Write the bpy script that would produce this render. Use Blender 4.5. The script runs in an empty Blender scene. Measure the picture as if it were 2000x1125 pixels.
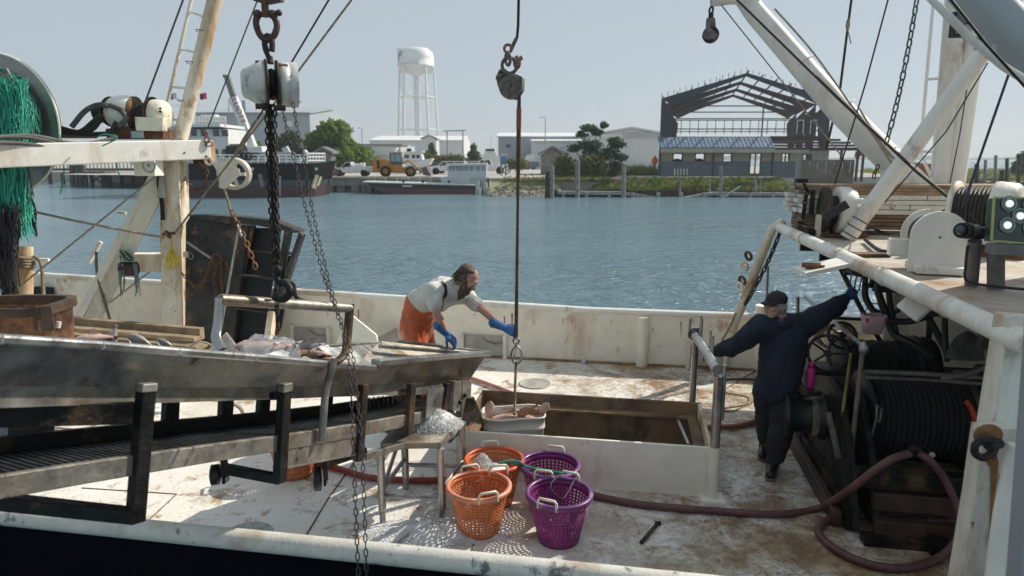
import bpy, bmesh, math, random
from mathutils import Vector, Matrix, Quaternion
rnd = random.Random(7)
V = Vector
R_ = math.radians
SC = bpy.context.scene
COL = SC.collection
# ------------------------------------------------------------ camera, sky, sun, exposure
CAMH = 3.0
PITCH = math.atan(254 / 1333.33)
FPX = 1333.33
cd = bpy.data.cameras.new('camera'); cam = bpy.data.objects.new('camera', cd); COL.objects.link(cam)
cam.location = (0, 0, CAMH); cam.rotation_euler = (math.pi / 2 - PITCH, 0, 0)
cd.sensor_width = 36; cd.lens = 24; cd.clip_start = .05; cd.clip_end = 9000
cd.dof.use_dof = True; cd.dof.focus_distance = 6.6; cd.dof.aperture_fstop = 2.2
SC.camera = cam
SUN_EL, SUN_AZ = R_(38.5), R_(60)            # azimuth from +Y towards +X
S = V((math.sin(SUN_AZ) * math.cos(SUN_EL), math.cos(SUN_AZ) * math.cos(SUN_EL), math.sin(SUN_EL)))
w = bpy.data.worlds.new('World'); SC.world = w; w.use_nodes = True
nt = w.node_tree; bg = nt.nodes['Background']
sky = nt.nodes.new('ShaderNodeTexSky'); sky.sky_type = 'NISHITA'; sky.sun_disc = False
sky.sun_elevation = SUN_EL; sky.sun_rotation = SUN_AZ
sky.air_density = 1.0; sky.dust_density = .2; sky.ozone_density = 4
hs = nt.nodes.new('ShaderNodeHueSaturation'); hs.inputs['Saturation'].default_value = .62; nt.links.new(sky.outputs[0], hs.inputs['Color'])
hz = nt.nodes.new('ShaderNodeMix'); hz.data_type = 'RGBA'; hz.inputs[0].default_value = .8      # thin summer haze
nt.links.new(hs.outputs[0], hz.inputs[6]); hz.inputs[7].default_value = (4.5, 5.25, 5.8, 1)
nt.links.new(hz.outputs[2], bg.inputs[0]); bg.inputs[1].default_value = 0.084
sl = bpy.data.lights.new('sun', 'SUN'); so = bpy.data.objects.new('sun', sl); COL.objects.link(so)
sl.energy = 4.0; sl.angle = R_(.55); sl.color = (1, .93, .82)
so.rotation_euler = S.to_track_quat('Z', 'Y').to_euler(); so.location = (40, 30, 40)
SC.view_settings.view_transform = 'Standard'; SC.view_settings.look = 'None'
SC.view_settings.exposure = 0.34; SC.view_settings.gamma = 1
SC.render.engine = 'CYCLES'
SC.cycles.use_denoising = True; SC.cycles.max_bounces = 6; SC.cycles.diffuse_bounces = 4
SC.cycles.transparent_max_bounces = 8; SC.cycles.caustics_reflective = False; SC.cycles.caustics_refractive = False
SC.cycles.sample_clamp_indirect = 6
# ------------------------------------------------------------ measuring helpers
_F = V((0, math.cos(PITCH), -math.sin(PITCH))); _U = V((0, math.sin(PITCH), math.cos(PITCH)))
YAW = R_(9.75)
UH = V((math.cos(YAW), -math.sin(YAW), 0)); VH = V((math.sin(YAW), math.cos(YAW), 0)); ZH = V((0, 0, 1))
def ray(px, py): return _F + V(((px - 1000) / FPX, 0, 0)) + _U * (-(py - 562.5) / FPX)
def P(px, py, z=None, Y=None, v=None, u=None, d=None):
    r = ray(px, py)
    if d is not None: t = d
    elif z is not None: t = (z - CAMH) / r.z
    elif Y is not None: t = Y / r.y
    elif v is not None: t = v / r.dot(VH)
    else: t = u / r.dot(UH)
    return V((0, 0, CAMH)) + r * t
def B(u, v, z): return UH * u + VH * v + V((0, 0, z))
RB = Matrix.Rotation(-YAW, 3, 'Z')
# ------------------------------------------------------------ scene tree helpers
W = {}
def T(name, label, cat, loc=(0, 0, 0), group=None, rot=None):
    o = bpy.data.objects.new(name, None); COL.objects.link(o); o.empty_display_size = .1
    m = Matrix.Translation(V(loc))
    if rot is not None: m = m @ rot.to_4x4()
    o.matrix_world = m; W[o.name] = m
    o['label'] = label; o['category'] = cat
    if group: o['group'] = group
    return o
def tag(o, label=None, cat=None, group=None, kind=None):
    if label: o['label'] = label
    if cat: o['category'] = cat
    if group: o['group'] = group
    if kind: o['kind'] = kind
    return o
def dup(o, m=None, label=None, parent=None):
    c = o.copy(); COL.objects.link(c)
    if parent is not None: c.parent = parent
    if m is not None: c.matrix_world = m; W[c.name] = m
    if label: c['label'] = label
    for ch in list(o.children): dup(ch, None, None, c)
    return c
def inst(name, me, m, parent=None):
    """another object on mesh data `me` at world matrix m"""
    o = bpy.data.objects.new(name, me); COL.objects.link(o)
    if parent is not None:
        o.parent = parent; o.matrix_local = W[parent.name].inverted() @ m; W[o.name] = W[parent.name]
    else: o.matrix_world = m; W[o.name] = m
    return o
def frame(zdir, xh=V((1, 0, 0))):
    z = V(zdir).normalized(); x = V(xh) - z * V(xh).dot(z)
    if x.length < 1e-4: x = V((0, 1, 0)) - z * z.y
    x.normalize(); y = z.cross(x)
    return Matrix((x, y, z)).transposed()
class MB:
    def __init__(s): s.v = []; s.f = []; s.sm = []; s.mi = []; s.m = 0
    def add(s, vs, fs, smooth=False):
        b = len(s.v); s.v += [V(p) for p in vs]
        for f in fs: s.f.append([b + i for i in f]); s.sm.append(smooth); s.mi.append(s.m)
        return s
    def box(s, c, size, R=None, taper=1):
        c = V(c); hx, hy, hz = size[0] / 2, size[1] / 2, size[2] / 2
        vs = []
        for z, k in ((-hz, 1), (hz, taper)):
            for x, y in ((-hx, -hy), (hx, -hy), (hx, hy), (-hx, hy)):
                p = V((x * k, y * k, z)); vs.append(c + (R @ p if R else p))
        return s.add(vs, [(3, 2, 1, 0), (4, 5, 6, 7), (0, 1, 5, 4), (1, 2, 6, 5), (2, 3, 7, 6), (3, 0, 4, 7)])
    def beam(s, a, b, wd, h, up=(0, 0, 1), ext=0):
        a = V(a); b = V(b); d = b - a; L = d.length + 2 * ext; x = d.normalized(); u = V(up)
        y = u.cross(x)
        if y.length < 1e-4: y = V((0, 1, 0)).cross(x)
        y.normalize(); z = x.cross(y)
        return s.box((a + b) / 2, (L, wd, h), Matrix((x, y, z)).transposed())
    def cyl(s, a, b, r, r2=None, n=12, cap=True):
        r2 = r if r2 is None else r2
        a = V(a); b = V(b); M3 = frame(b - a)
        ring = [V((math.cos(2 * math.pi * i / n), math.sin(2 * math.pi * i / n), 0)) for i in range(n)]
        A = [a + M3 @ (p * r) for p in ring]; Bq = [b + M3 @ (p * r2) for p in ring]
        s.add(A + Bq, [(i, (i + 1) % n, n + (i + 1) % n, n + i) for i in range(n)], True)
        if cap: s.add(A, [tuple(range(n - 1, -1, -1))]); s.add(Bq, [tuple(range(n))])
        return s
    def tube(s, pts, r, n=8, closed=False, cap=True, flat=1):
        pts = [V(p) for p in pts]; m = len(pts); rr = r if isinstance(r, (list, tuple)) else [r] * m
        M3 = None; rings = []
        for i, p in enumerate(pts):
            if closed: t = pts[(i + 1) % m] - pts[i - 1]
            else: t = pts[min(i + 1, m - 1)] - pts[max(i - 1, 0)]
            if t.length < 1e-9: t = V((0, 0, 1))
            t.normalize()
            if M3 is None: M3 = frame(t)
            else:
                z0 = M3.col[2]; q = z0.rotation_difference(t); M3 = q.to_matrix() @ M3
            rings.append([p + M3 @ V((math.cos(2 * math.pi * k / n) * rr[i], math.sin(2 * math.pi * k / n) * rr[i] * flat, 0)) for k in range(n)])
        vs = [q for rg in rings for q in rg]; fs = []
        for i in range(m if closed else m - 1):
            j = (i + 1) % m
            for k in range(n): fs.append((i * n + k, i * n + (k + 1) % n, j * n + (k + 1) % n, j * n + k))
        s.add(vs, fs, True)
        if cap and not closed:
            s.add(rings[0], [tuple(range(n - 1, -1, -1))]); s.add(rings[-1], [tuple(range(n))])
        return s
    def lathe(s, c, axis, prof, n=20, xh=(1, 0, 0), smooth=True, close=False):
        c = V(c); M3 = frame(axis, V(xh)); vs = []; m = len(prof)
        for r, h in prof:
            for k in range(n):
                a = 2 * math.pi * k / n; vs.append(c + M3 @ V((r * math.cos(a), r * math.sin(a), h)))
        fs = []
        for i in range(m if close else m - 1):
            j = (i + 1) % m
            for k in range(n): fs.append((i * n + k, i * n + (k + 1) % n, j * n + (k + 1) % n, j * n + k))
        return s.add(vs, fs, smooth)
    def drum(s, a, b, prof, n=24):
        """lathe between points a and b, prof = (radius, fraction)"""
        a = V(a); b = V(b); L = (b - a).length
        return s.lathe(a, b - a, [(r, t * L) for r, t in prof], n)
    def prism(s, poly, vec):
        vec = V(vec); A = [V(p) for p in poly]; n = len(A); Bq = [p + vec for p in A]
        s.add(A + Bq, [(i, (i + 1) % n, n + (i + 1) % n, n + i) for i in range(n)])
        s.add(A, [tuple(range(n - 1, -1, -1))]); s.add(Bq, [tuple(range(n))]); return s
    def sphere(s, c, r, sc=(1, 1, 1), n=12, R=None):
        c = V(c); m = max(4, n // 2); vs = []; fs = []
        for i in range(m + 1):
            th = math.pi * i / m
            for k in range(n):
                a = 2 * math.pi * k / n
                p = V((math.sin(th) * math.cos(a) * sc[0], math.sin(th) * math.sin(a) * sc[1], math.cos(th) * sc[2])) * r
                vs.append(c + (R @ p if R else p))
        for i in range(m):
            for k in range(n): fs.append((i * n + k, (i + 1) * n + k, (i + 1) * n + (k + 1) % n, i * n + (k + 1) % n))
        return s.add(vs, fs, True)
    def cap(s, a, b, ra, rb, n=14):
        """closed capsule with two radii"""
        a = V(a); b = V(b); M3 = frame(b - a); L = (b - a).length; prof = []
        for i in range(5): t = math.pi / 2 * i / 4; prof.append((ra * math.sin(t) + 1e-4, -ra * math.cos(t)))
        for i in range(5): t = math.pi / 2 * i / 4; prof.append((rb * math.cos(t) + 1e-4, L + rb * math.sin(t)))
        s.lathe(a, b - a, prof, n)
        k = len(s.v) - n * len(prof)
        s.f.append([k + i for i in range(n - 1, -1, -1)]); s.sm.append(True); s.mi.append(s.m)
        e = len(s.v) - n; s.f.append([e + i for i in range(n)]); s.sm.append(True); s.mi.append(s.m); return s
    def torus(s, c, axis, R, r, n=24, k=8, a0=0, a1=360):
        M3 = frame(axis); full = abs(a1 - a0) >= 360; m = n if full else n + 1
        pts = [V(c) + M3 @ V((R * math.cos(R_(a0 + (a1 - a0) * i / n)), R * math.sin(R_(a0 + (a1 - a0) * i / n)), 0)) for i in range(m)]
        return s.tube(pts, r, k, closed=full)
    def build(s, name, mat, parent=None, bevel=0, local=False, sub=0, jitter=0, seg=2):
        if parent is not None and not local:
            mi = W[parent.name].inverted(); vs = [mi @ p for p in s.v]
        else: vs = s.v
        if jitter: vs = [p + V((rnd.uniform(-1, 1), rnd.uniform(-1, 1), rnd.uniform(-1, 1))) * jitter for p in vs]
        me = bpy.data.meshes.new(name); me.from_pydata([tuple(p) for p in vs], [], s.f)
        me.polygons.foreach_set('use_smooth', s.sm)
        if isinstance(mat, (list, tuple)):
            for q in mat: me.materials.append(q)
            me.polygons.foreach_set('material_index', s.mi)
        elif mat: me.materials.append(mat)
        me.update()
        o = bpy.data.objects.new(name, me); COL.objects.link(o)
        if parent is not None: o.parent = parent; W[o.name] = W[parent.name]
        else: W[o.name] = Matrix()
        if bevel:
            b = o.modifiers.new('bevel', 'BEVEL'); b.width = bevel; b.segments = seg; b.limit_method = 'ANGLE'; b.angle_limit = R_(40)
        return o
def remesh(o, vox, sm=6, fac=.5):
    m = o.modifiers.new('remesh', 'REMESH'); m.mode = 'VOXEL'; m.voxel_size = vox; m.use_smooth_shade = True
    if sm: q = o.modifiers.new('smooth', 'SMOOTH'); q.iterations = sm; q.factor = fac
    return o
def sag(a, b, s, n=12):
    a = V(a); b = V(b)
    return [a.lerp(b, i / n) - V((0, 0, 4 * s * (i / n) * (1 - i / n))) for i in range(n + 1)]
def spline(pts, k=6):
    pts = [V(p) for p in pts]; out = []
    for i in range(len(pts) - 1):
        p0 = pts[max(i - 1, 0)]; p1 = pts[i]; p2 = pts[i + 1]; p3 = pts[min(i + 2, len(pts) - 1)]
        for j in range(k):
            t = j / k
            out.append(.5 * ((2 * p1) + (p2 - p0) * t + (2 * p0 - 5 * p1 + 4 * p2 - p3) * t * t + (3 * p1 - p0 - 3 * p2 + p3) * t ** 3))
    out.append(pts[-1]); return out
def one(name, mb, mat, label, cat, group=None, bevel=0, loc=None, kind=None):
    """a thing that is a single mesh, its origin at the mesh's base"""
    if loc is None:
        loc = V((sum(p.x for p in mb.v) / len(mb.v), sum(p.y for p in mb.v) / len(mb.v), min(p.z for p in mb.v)))
    mb.v = [p - V(loc) for p in mb.v]
    o = mb.build(name, mat, bevel=bevel); o.location = loc; W[o.name] = Matrix.Translation(loc)
    return tag(o, label, cat, group, kind)
# ------------------------------------------------------------ materials
def _n(nt, t, **k):
    n = nt.nodes.new(t)
    for a, b in k.items(): setattr(n, a, b)
    return n
def M(name, col, rough=.6, metal=0, var=.12, vs=5, rust=0, rcol=(.16, .06, .02), rs=2.2, streak=0, bump=.15, bs=60, spec=.5,
      spots=0, scol=(.05, .045, .04), ss=14, col2=None, trans=0, alpha=1, emit=0, wave=0, wdir='X', coat=0):
    m = bpy.data.materials.new(name); m.use_nodes = True; t = m.node_tree; p = t.nodes['Principled BSDF']; L = t.links.new
    tc = _n(t, 'ShaderNodeTexCoord'); oi = _n(t, 'ShaderNodeObjectInfo')
    off = _n(t, 'ShaderNodeVectorMath', operation='MULTIPLY_ADD'); L(oi.outputs['Random'], off.inputs[0])
    off.inputs[1].default_value = (17, 9, 23); L(tc.outputs['Object'], off.inputs[2])
    co = off.outputs[0]
    n1 = _n(t, 'ShaderNodeTexNoise'); n1.inputs['Scale'].default_value = vs; n1.inputs['Detail'].default_value = 5; n1.inputs['Roughness'].default_value = .65; L(co, n1.inputs['Vector'])
    rp = _n(t, 'ShaderNodeValToRGB'); L(n1.outputs['Fac'], rp.inputs[0])
    c2 = col2 or tuple(c * (1 + var) for c in col); c1 = tuple(c * (1 - var * 1.6) for c in col) if not col2 else col
    rp.color_ramp.elements[0].position = .33; rp.color_ramp.elements[1].position = .66
    rp.color_ramp.elements[0].color = (*c1, 1); rp.color_ramp.elements[1].color = (*c2, 1)
    out = rp.outputs[0]; rmix = None
    def layer(amount, colr, scale, st, det=8, hard=.05, seed=0):
        nonlocal out
        mp = _n(t, 'ShaderNodeMapping'); mp.inputs['Scale'].default_value = (1, 1, st); mp.inputs['Location'].default_value = (seed, seed * 2, seed * 3); L(co, mp.inputs[0])
        n = _n(t, 'ShaderNodeTexNoise'); n.inputs['Scale'].default_value = scale; n.inputs['Detail'].default_value = det; n.inputs['Roughness'].default_value = .7; L(mp.outputs[0], n.inputs['Vector'])
        r = _n(t, 'ShaderNodeValToRGB'); L(n.outputs['Fac'], r.inputs[0])
        th = .72 - .36 * amount
        r.color_ramp.elements[0].position = th - hard; r.color_ramp.elements[1].position = th + hard
        mx = _n(t, 'ShaderNodeMix', data_type='RGBA'); L(r.outputs[0], mx.inputs[0]); L(out, mx.inputs[6]); mx.inputs[7].default_value = (*colr, 1)
        out = mx.outputs[2]; return r.outputs[0]
    if rust:
        layer(rust * .9, tuple(min(1, .55 * a + .45 * b) for a, b in zip(rcol, (.5, .3, .12))), rs, .25 if streak else 1, hard=.12)
        rmix = layer(rust * .65, rcol, rs * 1.7, .5 if streak else 1, hard=.06, seed=3)
    if spots: layer(spots, scol, ss, 1, hard=.03, seed=5)
    L(out, p.inputs['Base Color'])
    p.inputs['Roughness'].default_value = rough; p.inputs['Metallic'].default_value = metal
    p.inputs['Specular IOR Level'].default_value = spec
    if coat: p.inputs['Coat Weight'].default_value = coat; p.inputs['Coat Roughness'].default_value = .15
    if trans: p.inputs['Transmission Weight'].default_value = trans
    if alpha < 1: p.inputs['Alpha'].default_value = alpha
    if emit: p.inputs['Emission Color'].default_value = (*col, 1); p.inputs['Emission Strength'].default_value = emit
    if rmix is not None and metal:
        mt = _n(t, 'ShaderNodeMath', operation='MULTIPLY_ADD'); L(rmix, mt.inputs[0]); mt.inputs[1].default_value = -metal; mt.inputs[2].default_value = metal; L(mt.outputs[0], p.inputs['Metallic'])
    if rough < .95:
        rr = _n(t, 'ShaderNodeMapRange'); L(n1.outputs['Fac'], rr.inputs[0]); rr.inputs[1].default_value = .3; rr.inputs[2].default_value = .7
        rr.inputs[3].default_value = max(.02, rough - .12); rr.inputs[4].default_value = min(1, rough + .12); L(rr.outputs[0], p.inputs['Roughness'])
    if bump:
        bn = _n(t, 'ShaderNodeBump'); bn.inputs['Strength'].default_value = bump; bn.inputs['Distance'].default_value = .02
        if wave:
            wv = _n(t, 'ShaderNodeTexWave'); wv.bands_direction = wdir; wv.inputs['Scale'].default_value = wave; wv.inputs['Distortion'].default_value = .6; L(tc.outputs['Object'], wv.inputs['Vector']); L(wv.outputs['Fac'], bn.inputs['Height'])
        else:
            n2 = _n(t, 'ShaderNodeTexNoise'); n2.inputs['Scale'].default_value = bs; n2.inputs['Detail'].default_value = 4; L(co, n2.inputs['Vector']); L(n2.outputs['Fac'], bn.inputs['Height'])
        L(bn.outputs[0], p.inputs['Normal'])
    return m
CREAM = M('cream_paint', (.86, .81, .69), .5, rust=.15, rcol=(.36, .17, .04), rs=1.5, streak=1, var=.05, spots=.08, bump=.12, bs=25)
WHITE = M('white_paint', (.80, .775, .70), .5, rust=.3, rcol=(.28, .12, .03), rs=1.0, streak=1, var=.05, bump=.12, bs=25)
RUSTY = M('rusty_cream_paint', (.79, .73, .58), .55, rust=.48, rcol=(.34, .15, .03), rs=1.6, streak=1, var=.06, spots=.12)
RUST = M('rusted_steel', (.11, .05, .03), .8, .2, var=.4, vs=9, rust=.5, rcol=(.20, .08, .03), bump=.4, bs=50)
DKRUST = M('dark_rusted_steel', (.035, .028, .026), .6, .5, var=.4, vs=12, rust=.28, rcol=(.10, .045, .02), bump=.3, bs=70)
STEEL = M('stainless_steel', (.46, .45, .43), .33, .9, var=.22, vs=4, rust=.16, rcol=(.22, .17, .10), rs=1.6, bump=.12, bs=22, spots=.14, scol=(.11, .09, .07), ss=6)
STEEL2 = M('dirty_stainless', (.30, .28, .245), .5, .6, var=.3, vs=6, rust=.28, rcol=(.10, .075, .05), rs=2.4, bump=.2, bs=30, spots=.22, scol=(.05, .045, .035), ss=5)
GALV = M('galvanised_steel', (.36, .36, .35), .4, .75, var=.25, vs=8, rust=.12, rcol=(.2, .12, .07), bump=.15)
BLACKST = M('black_greasy_steel', (.011, .011, .0105), .5, .15, spec=.35, var=.5, vs=8, rust=.2, rcol=(.05, .03, .018), bump=.4, bs=40)
RUBBER = M('black_rubber', (.014, .014, .015), .5, var=.3, vs=9, bump=.2, spots=.1, scol=(.08, .08, .08))
GREYHOSE = M('grey_hose_rubber', (.10, .098, .09), .65, var=.35, vs=9, bump=.3, spots=.2, scol=(.22, .21, .19), ss=20)
REDHOSE = M('red_hose', (.135, .06, .055), .5, var=.25, vs=7, bump=.2, spots=.12, scol=(.3, .2, .17))
ROPE = M('tan_rope', (.42, .33, .21), .9, var=.3, vs=12, bump=.8, wave=60, wdir='DIAGONAL')
DKROPE = M('dark_rope', (.06, .05, .04), .9, var=.4, vs=12, bump=.8, wave=70, wdir='DIAGONAL')
PALEROPE = M('pale_rope', (.55, .47, .38), .9, var=.2, vs=12, bump=.7, wave=80, wdir='DIAGONAL')
WIRE = M('wire_cable', (.07, .065, .06), .5, .5, var=.3, vs=20, bump=.5, wave=90, wdir='DIAGONAL')
WOOD = M('weathered_wood', (.30, .22, .14), .85, var=.3, vs=3, bump=.5, bs=18, spots=.2, scol=(.12, .08, .05), ss=5)
WETWOOD = M('wet_rusty_wood', (.085, .048, .03), .55, var=.4, vs=4, bump=.5, bs=18)
GREYWOOD = M('grey_wood', (.24, .235, .22), .9, var=.3, vs=3, bump=.5, bs=18)
WHWOOD = M('white_painted_wood', (.66, .64, .58), .75, var=.1, vs=4, bump=.4, bs=20, spots=.28, scol=(.20, .13, .08), ss=9)
CONC = M('concrete', (.33, .31, .28), .9, var=.2, vs=2, bump=.3, bs=30, spots=.15, scol=(.16, .15, .14), ss=2)
GLASS = M('dark_glass', (.03, .04, .045), .08, var=.1, bump=0, spec=.8)
BLACK = M('black_paint', (.008, .009, .010), .5, spec=.35, var=.2, bump=.1)
NAVY = M('house_shade_navy', (.005, .009, .018), .6, spec=.25, var=.3, vs=2, bump=.12, spots=.08, scol=(.03, .05, .08))
FARWHITE = M('far_white_paint', (.70, .71, .70), .5, var=.05, vs=.6, bump=0, rust=.08, rcol=(.45, .33, .2))
def leafm(name, a, b):
    m = M(name, a, .7, var=.5, vs=.8, bump=0, col2=b); t = m.node_tree; p = t.nodes['Principled BSDF']
    tr = _n(t, 'ShaderNodeBsdfTranslucent'); mx = _n(t, 'ShaderNodeMixShader'); mx.inputs[0].default_value = .45; o = t.nodes['Material Output']
    t.links.new(p.inputs['Base Color'].links[0].from_socket, tr.inputs[0]); t.links.new(p.outputs[0], mx.inputs[1]); t.links.new(tr.outputs[0], mx.inputs[2]); t.links.new(mx.outputs[0], o.inputs[0]); return m
# ============================================================ SETTING: water, land, far shore
WZ = -0.9
def water_mat():
    m = bpy.data.materials.new('sea_water'); m.use_nodes = True; t = m.node_tree; p = t.nodes['Principled BSDF']; L = t.links.new
    tc = _n(t, 'ShaderNodeTexCoord')
    p.inputs['Base Color'].default_value = (.14, .225, .27, 1); p.inputs['Roughness'].default_value = .14; p.inputs['IOR'].default_value = 1.33
    hs = None
    for sc, st, wgt, det in ((.45, (1, 2.0, 1), .9, 3), (1.5, (1, 1.7, 1), .62, 4), (5, (1, 1.4, 1), .16, 3), (.06, (1, 1, 1), 1.2, 2)):
        mp = _n(t, 'ShaderNodeMapping'); mp.inputs['Scale'].default_value = st; mp.inputs['Rotation'].default_value = (0, 0, .25); L(tc.outputs['Object'], mp.inputs[0])
        n = _n(t, 'ShaderNodeTexNoise'); n.inputs['Scale'].default_value = sc; n.inputs['Detail'].default_value = det; n.inputs['Roughness'].default_value = .55; n.inputs['Distortion'].default_value = .4; L(mp.outputs[0], n.inputs['Vector'])
        a = _n(t, 'ShaderNodeMath', operation='MULTIPLY_ADD'); L(n.outputs['Fac'], a.inputs[0]); a.inputs[1].default_value = wgt
        if hs is None: a.inputs[2].default_value = 0
        else: L(hs, a.inputs[2])
        hs = a.outputs[0]
    b = _n(t, 'ShaderNodeBump'); b.inputs['Strength'].default_value = 1.0; b.inputs['Distance'].default_value = .5; L(hs, b.inputs['Height']); wn = _n(t, 'ShaderNodeTexNoise'); wn.inputs['Scale'].default_value = .045; wn.inputs['Detail'].default_value = 3; wm = _n(t, 'ShaderNodeMapping'); wm.inputs['Scale'].default_value = (.5, 1.6, 1); L(tc.outputs['Object'], wm.inputs[0]); L(wm.outputs[0], wn.inputs['Vector']); wr_ = _n(t, 'ShaderNodeMapRange'); L(wn.outputs['Fac'], wr_.inputs[0]); wr_.inputs[1].default_value = .38; wr_.inputs[2].default_value = .62; wr_.inputs[3].default_value = .62; wr_.inputs[4].default_value = 1.0; L(wr_.outputs[0], b.inputs['Strength']); L(b.outputs[0], p.inputs['Normal'])
    return m
WATER = water_mat()
o = MB().add([(-3000, -60, WZ), (3000, -60, WZ), (3000, 5000, WZ), (-3000, 5000, WZ)], [(0, 1, 2, 3)]).build('water', WATER); tag(o, kind='structure')
SOIL = M('sandy_lot', (.36, .34, .30), .95, var=.18, vs=.05, bump=.3, bs=3, col2=(.42, .40, .36))
GRASSG = M('grass_ground', (.085, .11, .03), .95, var=.4, vs=.3, bump=.5, bs=6, col2=(.16, .17, .06))
GRAVEL = M('grey_gravel', (.23, .22, .20), .95, var=.3, vs=.8, bump=.6, bs=8)
RUBBLEM = M('rubble_shore', (.26, .24, .21), .95, var=.4, vs=1.5, bump=.8, bs=6)
def sheet(name, pts, mat, z=None, kind='structure'):
    vs = [V(p) if z is None else V((p[0], p[1], z)) for p in pts]
    return tag(MB().add(vs, [tuple(range(len(vs)))]).build(name, mat), kind=kind)
GZ = .82
def gx(px, Y): return (px - 1000) / FPX * (Y * .982 + .35)
# land, with a skirt down into the water
land = [(-420, 118), (-60, 112), (-46, 108), (-40, 90), (-22.3, 90), (-22, 80.6), (gx(952, 80), 80.6), (gx(956, 77), 76), (gx(1085, 76), 75), (gx(1100, 75), 74.8), (gx(1530, 75), 74.8), (gx(1690, 78), 80), (gx(1760, 86), 84), (gx(1790, 86), 92), (52, 100), (60, 150), (70, 260), (60, 520), (-200, 900), (-900, 900)]
mb = MB(); mb.prism([(x, y, GZ) for x, y in reversed(land)], (0, 0, -3)); tag(mb.build('ground', SOIL), kind='structure')
# asphalt lot sheet and grass verge
sheet('parking_lot', [(-60, 92), (-18, 82), (gx(950, 84), 82), (gx(1060, 96), 95), (gx(1075, 120), 125), (-70, 128)], M('worn_concrete_lot', (.42, .40, .37), .95, var=.12, vs=.3, bump=.2, bs=5, spots=.12, scol=(.25, .24, .22), ss=.4), GZ + .01)
sheet('grass_verge', [(gx(1010, 93), 91), (gx(1066, 90), 88), (gx(1075, 94), 97), (gx(1000, 97), 97)], GRASSG, GZ + .02)
# rubble beach and its stones
bx0, bx1 = gx(955, 74), gx(1095, 74)
mb = MB(); N = 14
vs = []; 
for j in range(6):
    for i in range(N + 1):
        x = bx0 + (bx1 - bx0) * i / N; y = 70 + j * 1.35; z = WZ - .25 + (GZ + .27 - WZ) * (j / 5) ** 1.1 + rnd.uniform(-.07, .07) * (0 if j in (0, 5) else 1)
        vs.append((x, y + rnd.uniform(-.2, .2), z))
mb.add(vs, [(j * (N + 1) + i, j * (N + 1) + i + 1, (j + 1) * (N + 1) + i + 1, (j + 1) * (N + 1) + i) for j in range(5) for i in range(N)], True)
tag(mb.build('shore_bank', M('pebbly_bank', (.24, .225, .16), .95, var=.35, vs=1.2, bump=.6, bs=5, col2=(.26, .27, .12))), kind='structure')
mb = MB()
for i in range(520):
    y = 70.2 + abs(rnd.gauss(0, 1.5)); x = rnd.uniform(bx0, bx1); z = WZ - .2 + (GZ + .2 - WZ) * ((y - 70) / 6.75) ** 1.1
    r = rnd.uniform(.06, .26); mb.sphere((x, y, z), r, (1, rnd.uniform(.6, 1), rnd.uniform(.4, .7)), 5)
tag(mb.build('rubble', RUBBLEM, jitter=.03), kind='stuff')
# embankment in front of the unfinished building
EX0, EX1 = gx(1165, 72), gx(1545, 72)
vs = []; fs = []; N = 30
for j, (y, z) in enumerate(((70.6, WZ - .1), (71.2, -.35), (73, .05), (75, .9), (76.3, 1.02), (90, 1.02))):
    for i in range(N + 1):
        x = EX0 + (EX1 - EX0) * i / N
        e = min(1, i / 5)
        vs.append((x + (5 - j) * -.25 * (1 - e), y + (1 - e) * .6, WZ - .1 + (z - WZ + .1) * (.45 + .55 * e) + (rnd.uniform(-.06, .06) if 0 < j < 4 else 0)))
for j in range(5):
    for i in range(N): fs.append((j * (N + 1) + i, j * (N + 1) + i + 1, (j + 1) * (N + 1) + i + 1, (j + 1) * (N + 1) + i))
mb = MB()
for k, f in enumerate(fs): pass
mb.add(vs, fs[:3 * N], True); mb.m = 1; mb.add(vs, fs[3 * N:], True)
tag(mb.build('embankment', [GRASSG, GRAVEL]), kind='structure')
# gravel foundation of the building (upper grey strip) rises 0.3 above the bank
# grass tufts on the bank and by the shore: stuff
GR1 = leafm('grass_blades', (.12, .17, .035), (.24, .26, .08))
mb = MB()
def tuft(x, y, z, h, n=4, s=.12):
    for _ in range(n):
        a = rnd.uniform(0, 6.28); dx, dy = math.cos(a), math.sin(a); l = rnd.uniform(.2, .7) * h; hh = h * rnd.uniform(.6, 1.1)
        mb.add([(x - dy * s, y + dx * s, z - .05), (x + dy * s, y - dx * s, z - .05), (x + dx * l, y + dy * l, z + hh)], [(0, 1, 2)])
for i in range(2600):
    t = rnd.random(); x = EX0 + (EX1 - EX0) * t; y = 70.9 + 3.6 * rnd.random() ** .8
    if rnd.random() < .3 and math.sin(x * 1.7) > .2: continue
    z = -.45 + (y - 71) / 4 * 1.25; z = WZ + (z - WZ) * (.45 + .55 * min(1, t * 6))
    tuft(x, y, z, rnd.uniform(.2, .55), 5)
for i in range(500): tuft(gx(rnd.uniform(985, 1200), 75), rnd.uniform(73.5, 76.8), .55, rnd.uniform(.15, .6), 4)
for i in range(300): tuft(rnd.uniform(gx(1180, 84), gx(1282, 84)), rnd.uniform(80, 88), .85, rnd.uniform(.5, 1.6), 5, .2)
tag(mb.build('grass_tufts', GR1), kind='stuff')
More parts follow.
